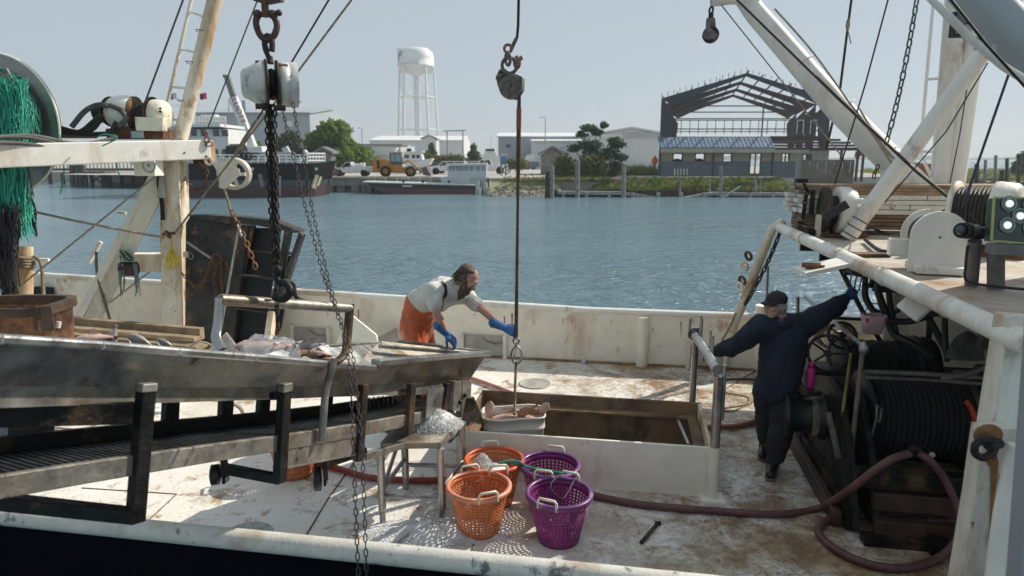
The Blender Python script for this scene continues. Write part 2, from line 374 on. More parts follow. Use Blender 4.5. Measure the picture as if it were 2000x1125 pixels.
# marsh and far shore on the right, horizon trees
sheet('marsh', [(gx(1670, 100), 100), (gx(1850, 108), 104), (gx(2150, 108), 100), (160, 160), (150, 230), (100, 240), (66, 180)], M('marsh_grass', (.12, .16, .045), .95, var=.4, vs=.15, bump=.8, bs=2, col2=(.19, .20, .08)), WZ + .35)
mb = MB()
for i in range(2200):
    y = rnd.uniform(102, 200); x = rnd.uniform(gx(1690, y), gx(2100, y)); tuft(x, y, WZ + .3, rnd.uniform(.4, 1.1), 4, .3)
tag(mb.build('marsh_reeds', GR1), kind='stuff')
mb = MB(); vs = []; n = 400; xs = [-2200 + i * 4400 / n for i in range(n + 1)]
hts = [rnd.uniform(4.5, 9) + 3 * math.sin(i * .21) for i in range(n + 1)]
for k, (dy, kk) in enumerate(((0, 0), (3, 1), (40, .8), (60, 0))):
    vs += [(x, 1500 + dy, WZ - .5 + (hts[i] if kk else 0) * kk) for i, x in enumerate(xs)]
mb.add(vs, [(k * (n + 1) + i, k * (n + 1) + i + 1, (k + 1) * (n + 1) + i + 1, (k + 1) * (n + 1) + i) for k in range(3) for i in range(n)], True)
tag(mb.build('far_treeline', M('distant_woods', (.05, .075, .06), 1, var=.3, vs=.05, bump=0)), kind='stuff')

# ------------------------------------------------------------ trees
LEAF1 = leafm('leaf_bright_green', (.12, .20, .035), (.22, .31, .07))
LEAF2 = leafm('leaf_dark_juniper', (.045, .085, .036), (.09, .145, .055))
LEAF3 = leafm('leaf_olive_bush', (.11, .14, .035), (.20, .21, .07))
BARK = M('bark', (.10, .08, .06), .9, var=.3, bump=.3)
def foliage(mb, lobes, n, s):
    for c, r in lobes:
        k = max(30, int(n * (r[0] * r[1] * r[2]) ** .6))
        for _ in range(k):
            d = V((rnd.gauss(0, 1), rnd.gauss(0, 1), rnd.gauss(0, 1))).normalized(); q = rnd.random() ** .33
            q *= .72 + .36 * abs(math.sin(d.x * 5 + d.z * 4 + c[0]) * math.cos(d.y * 4 + d.x * 3))
            p = V(c) + V((d.x * r[0], d.y * r[1], d.z * r[2])) * q
            a = V((rnd.gauss(0, 1), rnd.gauss(0, 1), rnd.gauss(0, 1))).normalized() * s * rnd.uniform(.6, 1.5)
            b = a.cross(V((rnd.gauss(0, 1), rnd.gauss(0, 1), rnd.gauss(0, 1)))).normalized() * s * rnd.uniform(.4, .9)
            mb.add([p - a, p + b, p + a, p - b], [(0, 1, 2, 3)])
def tree(name, label, loc, h, wd, lobes, leaf, n=420, s=.22, trunk=.18, cat='tree', group=None):
    t = T(name, label, cat, loc, group); L = V(loc)
    mb = MB(); mb.tube([L + V((0, 0, -.2)), L + V((.1, 0, h * .3)), L + V((-.05, .1, h * .7))], [trunk, trunk * .7, trunk * .25], 7)
    for c, r in lobes: mb.tube([L + V((0, 0, h * .2)), L + V((c[0] * .5, c[1] * .5, (c[2] + h * .2) * .5)), L + V(c)], [trunk * .5, trunk * .3, trunk * .1], 5)
    mb.build('trunk', BARK, t)
    mb = MB(); foliage(mb, [(L + V(c), r) for c, r in lobes], n, s); tag(mb.build('crown', leaf, t), kind='stuff')
    return t
def lob(n, wd, h, z0=.25, flat=.8, up=0):
    out = []
    for i in range(n):
        a = i * 2.4; rr = wd * .5 * (.25 + .6 * ((i * .618) % 1)); zz = h * (z0 + (1 - z0 - .12) * (((i * .37) + .2) % 1))
        k = 1 - .55 * max(0, zz / h - .45) - up * zz / h
        q = wd * .24 * (.8 + .5 * ((i * .77) % 1)); out.append(((math.cos(a) * rr * k, math.sin(a) * rr * k * .7, zz), (q, q, q * flat)))
    return out
tree('broadleaf_tree', 'big round bright green tree behind the white pickup truck on the quay', P(655, 335, Y=104), 7.2, 9.5, lob(15, 9.0, 6.9), LEAF1, 520, .26)
tree('broadleaf_tree', 'lower darker green tree in front of the grey-blue warehouse behind the moored ship', P(573, 333, Y=100), 5.6, 6, lob(9, 6, 5.2), LEAF2, 420, .24)
tree('broadleaf_tree', 'small green tree behind the raked crane boom near the white wheelhouse', P(500, 333, Y=104), 4.2, 5, lob(7, 5.6, 4), LEAF1, 380, .24)
tree('low_bush', 'low bright green bush between the big round tree and the wheel loader', P(715, 336, Y=108), 3.6, 5, lob(7, 5.5, 3.4), LEAF1, 380, .24, .08, 'bush')
tree('hedge_bush', 'yellow-green trimmed hedge below the legs of the water tower', P(858, 332, Y=125), 3.3, 9, [((-2.6, 0, 1.6), (2.3, 1.4, 1.7)), ((0, 0, 1.4), (2.2, 1.4, 1.5)), ((2.6, 0, 1.5), (2.4, 1.4, 1.5))], LEAF3, 420, .25, .08, 'bush')
tree('conifer_tree', 'thin dark pointed conifer behind the hedge under the water tower', P(843, 330, Y=140), 5.6, 4, [((0, 0, 1.6), (1.9, 1.9, 1.2)), ((0, 0, 3), (1.3, 1.3, 1.1)), ((0, 0, 4.3), (.7, .7, 1.1))], LEAF2, 300, .24)
tree('conifer_tree', 'small dark conifer standing alone left of the hanging strap', P(925, 332, Y=125), 4.8, 4, [((0, 0, 1.3), (2.1, 1.6, 1.2)), ((0, 0, 2.6), (1.4, 1.2, 1)), ((0, 0, 3.9), (.7, .7, 1))], LEAF2, 300, .22)
tree('hedge_bush', 'dark green bushes beside the lone conifer in front of the pale boat', P(963, 333, Y=122), 2.6, 5, [((-1.2, 0, 1.2), (1.6, 1, 1.3)), ((1, 0, 1.1), (1.6, 1, 1.2))], LEAF2, 320, .22, .08, 'bush')
tree('hedge_bush', 'olive hedge to the right of the hanging strap before the long grey warehouse', P(1006, 333, Y=112), 2.2, 4, [((-.9, 0, 1), (1.4, 1, 1.1)), ((.9, 0, 1), (1.3, 1, 1.1))], LEAF3, 340, .2, .08, 'bush')
L0 = P(1152, 358, Y=79)
def at(px, py, Y=79.): q = P(px, py, Y=Y) - L0; return (q.x, q.y, q.z)
tree('juniper_tree', 'tall ragged dark juniper with layered limbs on the bank beside the unfinished shed', L0, 6.6, 7,
     [(at(1150, 250), (1.15, .9, .5)), (at(1180, 244), (.6, .5, .4)), (at(1137, 262), (.8, .8, .45)), (at(1165, 258), (.9, .7, .5)), (at(1150, 285), (1.8, 1.2, .75)), (at(1200, 275), (.95, .8, .5)), (at(1207, 283), (1.1, .8, .45)), (at(1120, 290), (.8, .8, .5)),
      (at(1190, 300), (1.3, 1, .9)), (at(1213, 308), (.95, .7, .5)), (at(1160, 310), (1.7, 1.2, 1.2)), (at(1205, 325), (.9, .7, .8)), (at(1180, 335), (1.5, 1, 1.2))], LEAF2, 560, .15, .24)
L1 = P(1110, 352, Y=77.5)
tree('olive_bush', 'wide rounded olive-green bush at the foot of the ragged juniper', L1, 3.6, 7,
     [(tuple(P(x, y, Y=77.5) - L1), r) for x, y, r in ((1100, 320, (1.3, 1, 1.2)), (1120, 332, (1.5, 1, 1.3)), (1095, 338, (1.2, 1, 1)), (1150, 322, (1.5, 1, 1.3)), (1172, 328, (1.3, 1, 1.4)), (1145, 340, (1.7, 1, 1)))], LEAF3, 560, .15, .1, 'bush')
tree('low_bush', 'round dark green shrub on the grey bank below the left corner of the shed', P(1276, 362, Y=73.5), .9, 1.4, [((0, 0, .45), (.75, .6, .5))], LEAF2, 420, .1, .04, 'bush')
tree('marsh_tree', 'dark green tree at the right edge behind the marsh pilings', P(2010, 355, Y=120), 6, 7, [(tuple(P(x, y, Y=120) - P(2010, 355, Y=120)), r) for x, y, r in ((2004, 310, (1.6, 1.4, 1.6)), (1990, 328, (1.5, 1.2, 1.4)), (2020, 320, (2.2, 1.6, 2.6)))], LEAF2, 420, .24)

# ------------------------------------------------------------ warehouses
METAL_B = M('blue_grey_cladding', (.34, .38, .42), .6, var=.05, vs=.4, bump=.3, wave=1.2)
METAL_W = M('white_cladding', (.62, .64, .65), .6, var=.05, vs=.4, bump=.3, wave=1.2)
METAL_G = M('grey_cladding', (.46, .48, .49), .6, var=.05, vs=.4, bump=.3, wave=1.2)
ROOFW = M('white_metal_roof', (.72, .72, .71), .6, var=.05, vs=.4, bump=.2, wave=1.0)
def shed(name, label, px0, px1, pytop, Y, depth, mat, roofm, rise=0, ridge_along='x', pyb=338, panels=()):
    a = P(px0, pytop, Y=Y); b = P(px1, pytop, Y=Y); x0, x1, zt = a.x, b.x, a.z; zb = GZ
    t = T(name, label, 'warehouse', ((x0 + x1) / 2, Y, zb))
    mb = MB()
    if ridge_along == 'x':
        mb.prism([(x0, Y, zb), (x0, Y + depth, zb), (x0, Y + depth, zt), (x0, Y + depth / 2, zt + rise), (x0, Y, zt)], (x1 - x0, 0, 0)); mb.build('wall', mat, t)
        mb = MB(); mb.prism([(x0 - .4, Y - .5, zt + .02), (x0 - .4, Y + depth / 2, zt + rise + .06), (x0 - .4, Y + depth / 2, zt + rise + .3), (x0 - .4, Y - .5, zt + .26)], (x1 - x0 + .8, 0, 0))
    else:
        xm = (x0 + x1) / 2
        mb.prism([(x0, Y, zb), (x1, Y, zb), (x1, Y, zt), (xm, Y, zt + rise), (x0, Y, zt)], (0, depth, 0)); mb.build('wall', mat, t)
        mb = MB(); mb.prism([(x0 - .4, Y - .5, zt + .02), (xm, Y - .5, zt + rise + .05), (x1 + .4, Y - .5, zt + .02), (x1 + .4, Y - .5, zt + .3), (xm, Y - .5, zt + rise + .35), (x0 - .4, Y - .5, zt + .3)], (0, depth + 1, 0))
    mb.build('roof', roofm, t)
    for nm, a0, a1, b0, b1, mm in panels:
        q0 = P(a0, b0, Y=Y - .08); q1 = P(a1, b1, Y=Y - .08)
        MB().box(((q0.x + q1.x) / 2, Y - .08, (q0.z + q1.z) / 2), (abs(q1.x - q0.x), .12, abs(q1.z - q0.z))).build(nm, mm, t)
    return t
SIGNB = M('navy_sign', (.05, .08, .16), .5, bump=0)
t = shed('warehouse', 'tall grey-blue warehouse behind the moored ship and the crane boom', 382, 604, 222, 150, 40, METAL_B, METAL_B, 2.2, 'x', panels=(('vent_stack', 472, 481, 196, 226, METAL_B), ('louvre', 560, 572, 236, 247, METAL_W)))
t = shed('warehouse', 'long low warehouse with white roof seen through the water tower legs', 722, 905, 275, 260, 45, METAL_W, ROOFW, 2.2, 'x')
t = shed('warehouse', 'pale shed with a long sloping dark-edged roof beside the big round tree', 690, 782, 284, 135, 20, METAL_G, M('dark_roof_edge', (.2, .21, .22), .6, bump=0), .2, 'x')
t = shed('warehouse', 'long grey warehouse with a small navy sign right of the hanging strap', 973, 1135, 268, 165, 50, METAL_B, ROOFW, 1.6, 'x', panels=(('sign_board', 988, 997, 282, 288, SIGNB), ('sign_mark', 991, 994, 283.5, 286.5, METAL_W), ('downpipe', 1017, 1018, 270, 320, METAL_G), ('downpipe', 999, 1000, 270, 320, METAL_G)))
t = shed('warehouse', 'low white warehouse with a wide flat roof behind the grey hut', 1043, 1172, 277, 140, 30, METAL_W, ROOFW, .6, 'x', panels=(('bay_door', 1071, 1090, 286, 312, METAL_G), ('bay_door', 1094, 1110, 286, 312, METAL_G)))
t = shed('warehouse', 'white gabled warehouse with a grey upper band between juniper and unfinished shed', 1170, 1296, 262, 128, 40, METAL_W, ROOFW, 1.0, 'y', panels=(('upper_band', 1218, 1292, 258, 270, METAL_G), ('fascia', 1172, 1216, 262, 268, ROOFW)))
t = shed('open_shelter', 'small peaked canvas shelter behind the right leg of the water tower', 824, 852, 272, 200, 8, METAL_W, M('canvas_grey', (.35, .36, .36), .8, bump=0), 1.0, 'y')
t = shed('wooden_hut', 'grey wooden hut with a low gable beside the wide olive bush', 1059, 1098, 303, 92, 5, GREYWOOD, M('hut_roof', (.22, .20, .19), .9, bump=.1), .9, 'y'); t['category'] = 'hut'
t = shed('corrugated_shed', 'small dark grey shed between the ship bow and the white pickup', 618, 646, 301, 98, 6, M('dark_cladding', (.12, .13, .14), .7, bump=.2, wave=2), M('dark_roof', (.16, .17, .18), .7, bump=0), .7, 'y'); t['category'] = 'shed'

# ------------------------------------------------------------ water tower
TY = 320; c0 = P(817, 310, Y=TY); c0.z = GZ
t = T('water_tower', 'white water tower with a bulging tank on tall thin legs', 'water tower', c0)
def tz(py): return P(817, py, Y=TY).z
zr, zt, zn, zb_ = tz(132), tz(93), tz(149), tz(155)
Rt = 35 / FPX * TY * .98
TANK = M('tower_white', (.72, .74, .74), .55, var=.04, vs=.05, bump=0)
mb = MB(); h = zt - zr
mb.lathe(V((c0.x, c0.y, 0)), ZH, [(.8, zn - 3), (1.2, zn), (Rt * .55, zn + 1.5), (Rt * .85, zr - 2), (Rt * .97, zr), (Rt, zr + .05), (Rt, zr + .6), (Rt * .97, zr + .65), (Rt * .99, zr + h * .45), (Rt * .92, zr + h * .75), (Rt * .7, zr + h * .93), (Rt * .3, zr + h), (.01, zr + h * 1.01)], 40)
mb.build('tank', TANK, t)
MB().cyl((c0.x, c0.y, GZ), (c0.x, c0.y, zn - 1), 1.3, n=16).build('riser_pipe', TANK, t)
for k in range(5):
    a = 2 * math.pi * k / 5 + .35; d = V((math.cos(a), math.sin(a), 0))
    MB().cyl(V((c0.x, c0.y, GZ)) + d * Rt * 1.22, V((c0.x, c0.y, zr - .5)) + d * Rt * .98, .62, .5, 10).build('leg', TANK, t)
for py in (190, 253):
    z = tz(py); f = (z - GZ) / (zr - GZ); mb = MB(); pts = []
    for k in range(5):
        a = 2 * math.pi * k / 5 + .35; pts.append(V((c0.x, c0.y, z)) + V((math.cos(a), math.sin(a), 0)) * Rt * (1.22 - .24 * f))
    for k in range(5): mb.cyl(pts[k], pts[(k + 1) % 5], .25, n=6); mb.cyl(pts[k], (c0.x, c0.y, z), .12, n=5)
    mb.build('brace_ring', TANK, t)
mb = MB()
for lv in ((GZ, tz(253)), (tz(253), tz(190)), (tz(190), zr)):
    for k in range(5):
        q = []
        for z in lv:
            f = (z - GZ) / (zr - GZ)
            q.append([V((c0.x, c0.y, z)) + V((math.cos(a), math.sin(a), 0)) * Rt * (1.22 - .24 * f) for a in (2 * math.pi * k / 5 + .35, 2 * math.pi * (k + 1) / 5 + .35)])
        mb.cyl(q[0][0], q[1][1], .07, n=4); mb.cyl(q[0][1], q[1][0], .07, n=4)
mb.build('tie_rods', TANK, t)
MB().torus((c0.x, c0.y, zr + 1.3), ZH, Rt * 1.03, .12, 32, 5).build('railing', TANK, t)
def text(body, size, loc, rot, mat, parent, name='lettering', ext=.02):
    c = bpy.data.curves.new(name, 'FONT'); c.body = body; c.size = size; c.extrude = ext; c.align_x = 'CENTER'; c.align_y = 'CENTER'; c.materials.append(mat)
    o = bpy.data.objects.new(name, c); COL.objects.link(o); me = bpy.data.meshes.new_from_object(o.evaluated_get(bpy.context.evaluated_depsgraph_get())); bpy.data.objects.remove(o)
    me.materials.clear(); me.materials.append(mat); o = bpy.data.objects.new(name, me); COL.objects.link(o); m = Matrix.Translation(V(loc)) @ rot.to_4x4()
    o.parent = parent; o.matrix_local = W[parent.name].inverted() @ m; return o
TXT = M('dark_lettering', (.05, .06, .08), .6, bump=0)
for i, (s, py) in enumerate((('SE', 106), ('F', 117))):
    a = R_(180 + 34 + (0 if i else 4)); d = V((math.cos(a), math.sin(a), 0)); yv = (ZH)
    X = V((-d.y, d.x, 0)); Rm = Matrix((X, ZH, d)).transposed()
    text(s, 4.2, V((c0.x, c0.y, tz(py))) + d * (Rt * 1.0), Rm, TXT, t)

# ------------------------------------------------------------ poles and pylons
def pole(name, label, px, py0, py1, Y, r, cat='pole', mat=GREYWOOD, arm=None, group=None):
    a = P(px, py0, Y=Y); b = P(px, py1, Y=Y); t = T(name, label, cat, b, group)
    MB().cyl(b - V((0, 0, .5)), a, r, r * .7, 8).build('shaft', mat, t)
    if arm: MB().cyl(a + V((0, 0, -.1)), a + V((arm, 0, .05)), r * .5, n=6).build('arm', mat, t); MB().sphere(a + V((arm, 0, 0)), r * 1.8, (1.6, 1, .5), 8).build('lamp_head', mat, t)
    return t
pole('street_lamp', 'tall thin lamp post above the low white warehouse', 1065, 229, 335, 130, .1, 'street lamp', GALV, -.9)
pole('street_lamp', 'short lamp post over the sloping roof left of the water tower', 707, 250, 335, 160, .12, 'street lamp', GALV, -.6)
pole('street_lamp', 'lamp post standing before the grey-blue warehouse next to the ship bow', 576, 199, 335, 105, .11, 'street lamp', GALV, .8)
pole('flag_mast', 'thin bare mast left of the crane boom beside the white wheelhouse', 447, 196, 320, 78, .07, 'mast', GREYWOOD)
a = P(873, 256, Y=150); b = P(904, 256, Y=150); t = T('utility_frame', 'two dark poles joined by a crossbar right of the water tower', 'utility poles', (a.x, 150, GZ))
for q in (a, b): MB().cyl((q.x, 150, GZ), q, .16, .12, 8).build('pole', GREYWOOD, t)
MB().cyl(a + V((-.8, 0, 0)), b + V((.7, 0, .15)), .11, n=6).build('crossbar', GREYWOOD, t)

# ------------------------------------------------------------ quay, docks, pilings
QC = M('quay_concrete', (.30, .29, .27), .9, var=.25, vs=.6, bump=.3, bs=6, spots=.2, scol=(.14, .13, .12), ss=1)
qx0, qx1 = -22.3, gx(952, 80)
t = T('quay', 'concrete quay wall with dark openings between its piers', 'quay', ((qx0 + qx1) / 2, 79.6, WZ))
MB().box(((qx0 + qx1) / 2, 80.2, GZ - .12), (qx1 - qx0, 1.6, .3)).build('deck_slab', QC, t, bevel=.04)
MB().box(((qx0 + qx1) / 2, 79.75, GZ - .62), (qx1 - qx0, .5, .66)).build('edge_beam', QC, t)
pier_x = [gx(p, 79.5) for p in (640, 662, 690, 715, 745, 775, 805, 835, 865, 895, 925)]
for x in pier_x:
    mb = MB(); mb.prism([(x - .35, 79.6, WZ - 1), (x + .35, 79.6, WZ - 1), (x + .55, 79.6, GZ - .95), (x - .35, 79.6, GZ - .95)], (0, .8, 0)); mb.build('pier', QC, t)
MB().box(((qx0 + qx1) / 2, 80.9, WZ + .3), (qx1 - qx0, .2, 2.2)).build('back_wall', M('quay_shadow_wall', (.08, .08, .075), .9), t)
mb = MB(); lx = gx(703, 79.4)
for s in (-.3, .3): mb.box((lx + s, 79.4, -.1), (.09, .09, 1.9))
for k in range(6): mb.box((lx, 79.4, -.9 + k * .33), (.6, .07, .07))
mb.build('ladder', GALV, t)
GREENP = M('pale_green_post', (.42, .50, .42), .7, bump=0)
for i in range(6): MB().box((gx(731 + i * 22, 79.3), 79.35, GZ - .55), (.16, .14, 1.0)).build('fender_post', GREENP, t)

def piling(label, px, py0, py1, Y, r=.19, group=None, mat=GREYWOOD, lean=0, z=None):
    a = P(px, py0, Y=Y); b = P(px, py1, Y=Y); mb = MB(); mb.cyl((b.x, Y, (WZ - .6) if z is None else z), (a.x + lean, Y, a.z), r * 1.05, r, 10)
    return one('piling', mb, mat, label, 'piling', group, loc=V((b.x, Y, (WZ - .6) if z is None else z)))
piling('tall grey mooring piling at the left end of the timber bulkhead before the bush', 1128, 317, 388, 68.5, .22)
piling('tall grey mooring piling standing between juniper and the shed corner', 1218, 322, 388, 68.5, .2)
piling('dark tall piling rising before the middle window of the unfinished shed', 1408, 325, 390, 68, .16)
t = T('piling_cluster', 'two dark pilings bound together with pale tops beside the rubble beach', 'pilings', P(1074, 387, Y=68.4))
for px, top, rr in ((1069, 335, .22), (1078, 324, .25)):
    q = P(px, top, Y=68.4); MB().cyl((q.x, 68.4, WZ - .6), q, rr, rr * .9, 10).build('piling', DKRUST if px < 1075 else GREYWOOD, t)
DOCKW = M('grey_dock_timber', (.28, .29, .28), .85, var=.25, vs=2, bump=.3, bs=8)
t = T('timber_bulkhead', 'low grey timber bulkhead sagging in the middle along the grassy bank', 'bulkhead', P(1300, 390, Y=69))
pts = [(1090, 375), (1160, 376), (1218, 376), (1250, 381), (1290, 388), (1330, 388), (1370, 381), (1395, 377), (1450, 378), (1545, 378)]
for i in range(len(pts) - 1):
    a = P(*pts[i], Y=69.6); b = P(*pts[i + 1], Y=69.6)
    MB().beam(a + V((0, 0, -.13)), b + V((0, 0, -.13)), .18, .22, ext=.02).build('timber', DOCKW, t)
    MB().beam(a + V((0, .55, .03)), b + V((0, .55, .03)), 1.2, .1, ext=.02).build('plank', DOCKW, t)
MB().box((P(1310, 385, Y=70.6).x, 70.55, WZ + .1), (24.5, .1, 1.0)).build('shade_boards', DKRUST, t)  # added dark boards stand in for shade in the gap under the planks
for px in (1100, 1145, 1190, 1235, 1285, 1330, 1375, 1420, 1465, 1510):
    q = P(px, 384, Y=69.45); MB().cyl((q.x, 69.45, WZ - .6), (q.x, 69.45, WZ + .5), .17, n=8).build('post', DOCKW, t)
mb = MB(); a = P(1410, 387, Y=68.9); b = P(1446, 364, Y=69.2); mb.beam(a, b, .35, .12); one('loose_board', mb, M('green_board', (.22, .28, .25), .8), 'grey-green board leaning up from the water by the dark piling', 'board')
for i, (px, l) in enumerate(((1328, 'slim grey post on the bank below the two left shed windows'), (1386, 'slim grey post on the bank between second and third shed windows'), (1475, 'stout grey post on the bank left of the lumber stack'), (1486, 'leaning pale post beside the stout grey one on the bank'))):
    piling(l, px, 350, 380, 70.4, .11 if i != 2 else .17, z=WZ)
piling('short grey post carrying a small pale board left of the shed embankment', 1229, 350, 372, 73, .07, z=-.3)
# rubble-side finger pier with low posts (left of the bush)
t = T('finger_pier', 'narrow plank walkway with stubby posts beside the white crew boat', 'pier', P(990, 352, Y=80))
a = P(952, 362, Y=78); b = P(1040, 350, Y=86); MB().beam(a, b, 1.3, .16).build('walkway', DOCKW, t)
for k in range(7):
    q = a.lerp(b, k / 6) + V((.0, -.75, 0)); MB().cyl((q.x, q.y, WZ - .5), q + V((0, 0, .75)), .17, n=8).build('post', DOCKW, t)
# far-left pier
PIERW = M('dark_pier_timber', (.085, .088, .08), .9, var=.3, vs=2, bump=.3, bs=8)
t = T('timber_pier', 'dark timber pier with slatted railing seen below the white gantry beam', 'pier', P(200, 358, Y=104))
a = P(90, 331, Y=106); b = P(300, 331, Y=106); MB().beam(a, b, 2.5, .35).build('deck_boards', PIERW, t)
for k in range(30):
    q = a.lerp(b, k / 29); MB().box(q + V((0, -1, .75)), (.09, .09, 1.4)).build('baluster', PIERW, t)
MB().beam(a + V((0, -1, 1.45)), b + V((0, -1, 1.45)), .12, .14).build('handrail', PIERW, t)
for px in (100, 125, 212, 240, 262, 285): q = P(px, 340, Y=106); MB().cyl((q.x, 105.6, WZ - .5), (q.x, 105.6, q.z + .2), .28, n=8).build('pile', PIERW, t)
t = T('mooring_platform', 'low square timber platform on crossed legs in front of the dark pier', 'platform', P(192, 360, Y=100))
a = P(162, 337, Y=100); b = P(216, 337, Y=100); MB().beam(a, b, 3, .4).build('deck_boards', PIERW, t)
for px in (166, 178, 200, 213): q = P(px, 338, Y=99); MB().box((q.x, 99, (q.z + WZ) / 2 - .2), (.4, .4, q.z - WZ + .4)).build('leg', PIERW, t)
q0 = P(178, 342, Y=98.9); q1 = P(200, 358, Y=98.9); mb = MB(); mb.beam(q0, q1, .15, .2); mb.beam(V((q0.x, 98.8, q1.z)), V((q1.x, 98.8, q0.z)), .15, .2); mb.build('cross_brace', PIERW, t)
for i, px in enumerate((142, 151, 159)): piling(['leaning piling at the left of the mooring platform', 'middle one of three pilings by the mooring platform', 'piling touching the mooring platform corner'][i], px, 322, 360, 99.5, .36, 'pilings by the mooring platform', PIERW, lean=.15 * (i - 1))
# pilings on the right in the marsh
for px, y0, l in ((1914, 320, 'thick dark piling nearest the winch cable in the marsh water'), (1925, 322, 'pale-topped piling paired with the thick dark one'), (1945, 303, 'tall piling at the left end of the small marsh platform'), (1963, 312, 'slim piling behind the marsh platform'), (1968, 309, 'tallest slim piling beyond the marsh platform'), (1995, 313, 'tall piling at the right edge near the dark tree')):
    pass
for px, y0, y1, r, l in ((1908, 320, 357, .3, 'thick dark piling nearest the blue cable in the marsh water'), (1925, 312, 352, .2, 'slim piling left of the little marsh platform'), (1945, 303, 356, .2, 'tallest piling rising through the marsh platform'), (1957, 332, 358, .28, 'stubby dark piling at the marsh platform end'), (1967, 309, 360, .22, 'tall piling just right of the stubby dark one'), (1990, 300, 362, .24, 'tall dark piling closest to the dark marsh tree'), (1981, 358, 364, .3, 'broken-off pale piling low in the marsh creek')):
    piling(l, px, y0, y1, 98 if px > 1900 else 100, r, mat=DKRUST if 'dark' in l else GREYWOOD)
a = P(1915, 347, Y=99); b = P(1956, 347, Y=99); t = T('small_platform', 'little grey plank platform between the marsh pilings', 'platform', a); MB().beam(a, b, 1, .12).build('planks', DOCKW, t)
for k in (.1, .5, .9): q = a.lerp(b, k); MB().cyl((q.x, q.y, WZ - .4), q, .08, n=6).build('leg', DOCKW, t)

# ------------------------------------------------------------ the unfinished steel shed
BY = 78.0; PURL = M('red_primer_steel', (.04, .03, .034), .6, var=.3, vs=1, bump=0, col2=(.07, .04, .04)); DKB = M('dark_blue_steel', (.035, .045, .06), .6, var=.2, bump=0)
BEIGE = M('beige_siding', (.43, .37, .285), .7, var=.06, vs=1, bump=.5, wave=3.2); BLOCKM = M('blue_grey_block', (.15, .18, .20), .9, var=.15, vs=1.5, bump=.2); BLUER = M('blue_roof_membrane', (.10, .17, .26), .6, var=.1, vs=1, bump=.2, spots=.32, scol=(.36, .37, .38), ss=2.0)
def bz(py, Y=BY): return P(1450, py, Y=Y).z
x0, x1 = gx(1287, BY), gx(1612, BY); xm = gx(1447, BY); zb0 = 1.02
zE, zRd = bz(192), bz(142)
t = T('unfinished_shed', 'half-built steel shed with bare dark gable frames over beige walls', 'building', ((x0 + x1) / 2, BY + 9, zb0))
SLOPE = (zRd - zE) / (xm - x0)
for k in range(4):
    y = BY + k * 8.6
    for s, xe in ((1, x0), (-1, x1)):
        zk = zE - 3.2
        c = MB(); c.prism([(xe, y, zb0), (xe + s * .5, y, zb0), (xe + s * 1.3, y, zE - 2.2), (xe + s * 1.3, y, zE - 1.4), (xe, y, zE)], (0, .3, 0)); c.build('column', DKB if k == 0 else PURL, t)
        r = MB(); r.prism([(xe, y + .02, zE), (xe + s * 1.25, y + .02, zE - .75), (xe + s * 3.2, y + .02, zE + .16), (xm, y + .02, zRd - .36), (xm, y + .02, zRd)], (0, .26, 0)); r.build('rafter', DKB if k == 0 else PURL, t)
n = 6
for s, xe in ((1, x0), (-1, x1)):
    for i in range(n + 1):
        f = i / n; x = xe + (xm - xe) * f; z = zE + (zRd - zE) * f + .12
        MB().box((x, BY + 13, z), (.11, 27, .16)).build('purlin', PURL, t)
    for z in (bz(210), bz(232), bz(250)):
        MB().box((xe - s * .02, BY + 13, z), (.1, 26, .12)).build('girt', DKB, t)
for f in [i / 14 for i in range(15)]:
    for s, xe in ((1, x0), (-1, x1)):
        x = xe + (xm - xe) * f; z = zE + (zRd - zE) * f; MB().box((x, BY + .1, z + .3), (.05, .05, .3 + .2 * (s > 0))).build('roof_clip', DKB, t)
yb = BY + 26.2
for py in (207, 219, 232, 252): MB().box(((x0 + x1) / 2, yb, bz(py, yb)), (x1 - x0, .15, .16)).build('girt', DKB, t)
for px in (1395, 1476, 1505): q = gx(px, yb); MB().box((q, yb + .2, (bz(270, yb) + zE) / 2 + .6), (.2, .2, zE - bz(270, yb) + 1.4)).build('wind_post', DKB, t)
# balustrade framing and balcony
yr = BY + 12
for py in (235, 257): MB().box(((x0 + x1) / 2, yr, bz(py, yr)), (x1 - x0 - 3, .09, .1)).build('rail', DKB, t)
for i in range(13): x = x0 + 2.2 + (x1 - x0 - 5.5) * i / 12; MB().box((x, yr, (bz(235, yr) + bz(262, yr)) / 2), (.09, .09, bz(235, yr) - bz(262, yr))).build('rail_post', DKB, t)
MB().box(((x0 + x1) / 2, BY + 9.5, bz(269)), (x1 - x0, 17.5, .3)).build('upper_floor', PURL, t)
# right cluster of stair frame
for px in (1556, 1566, 1577, 1588): x = gx(px, BY + 5); MB().box((x, BY + 5, (bz(268) + bz(215)) / 2), (.42, .3, bz(215) - bz(268))).build('stud', PURL, t)
for px0, px1 in ((1541, 1553), (1567, 1588)):
    a, b = gx(px0, BY + 3), gx(px1, BY + 3); fr = MB()
    for x in (a, b): fr.box((x, BY + 3, bz(246)), (.12, .12, bz(232) - bz(260)))
    fr.box(((a + b) / 2, BY + 3, bz(232)), (b - a, .12, .12)); fr.build('window_frame', FARWHITE, t)
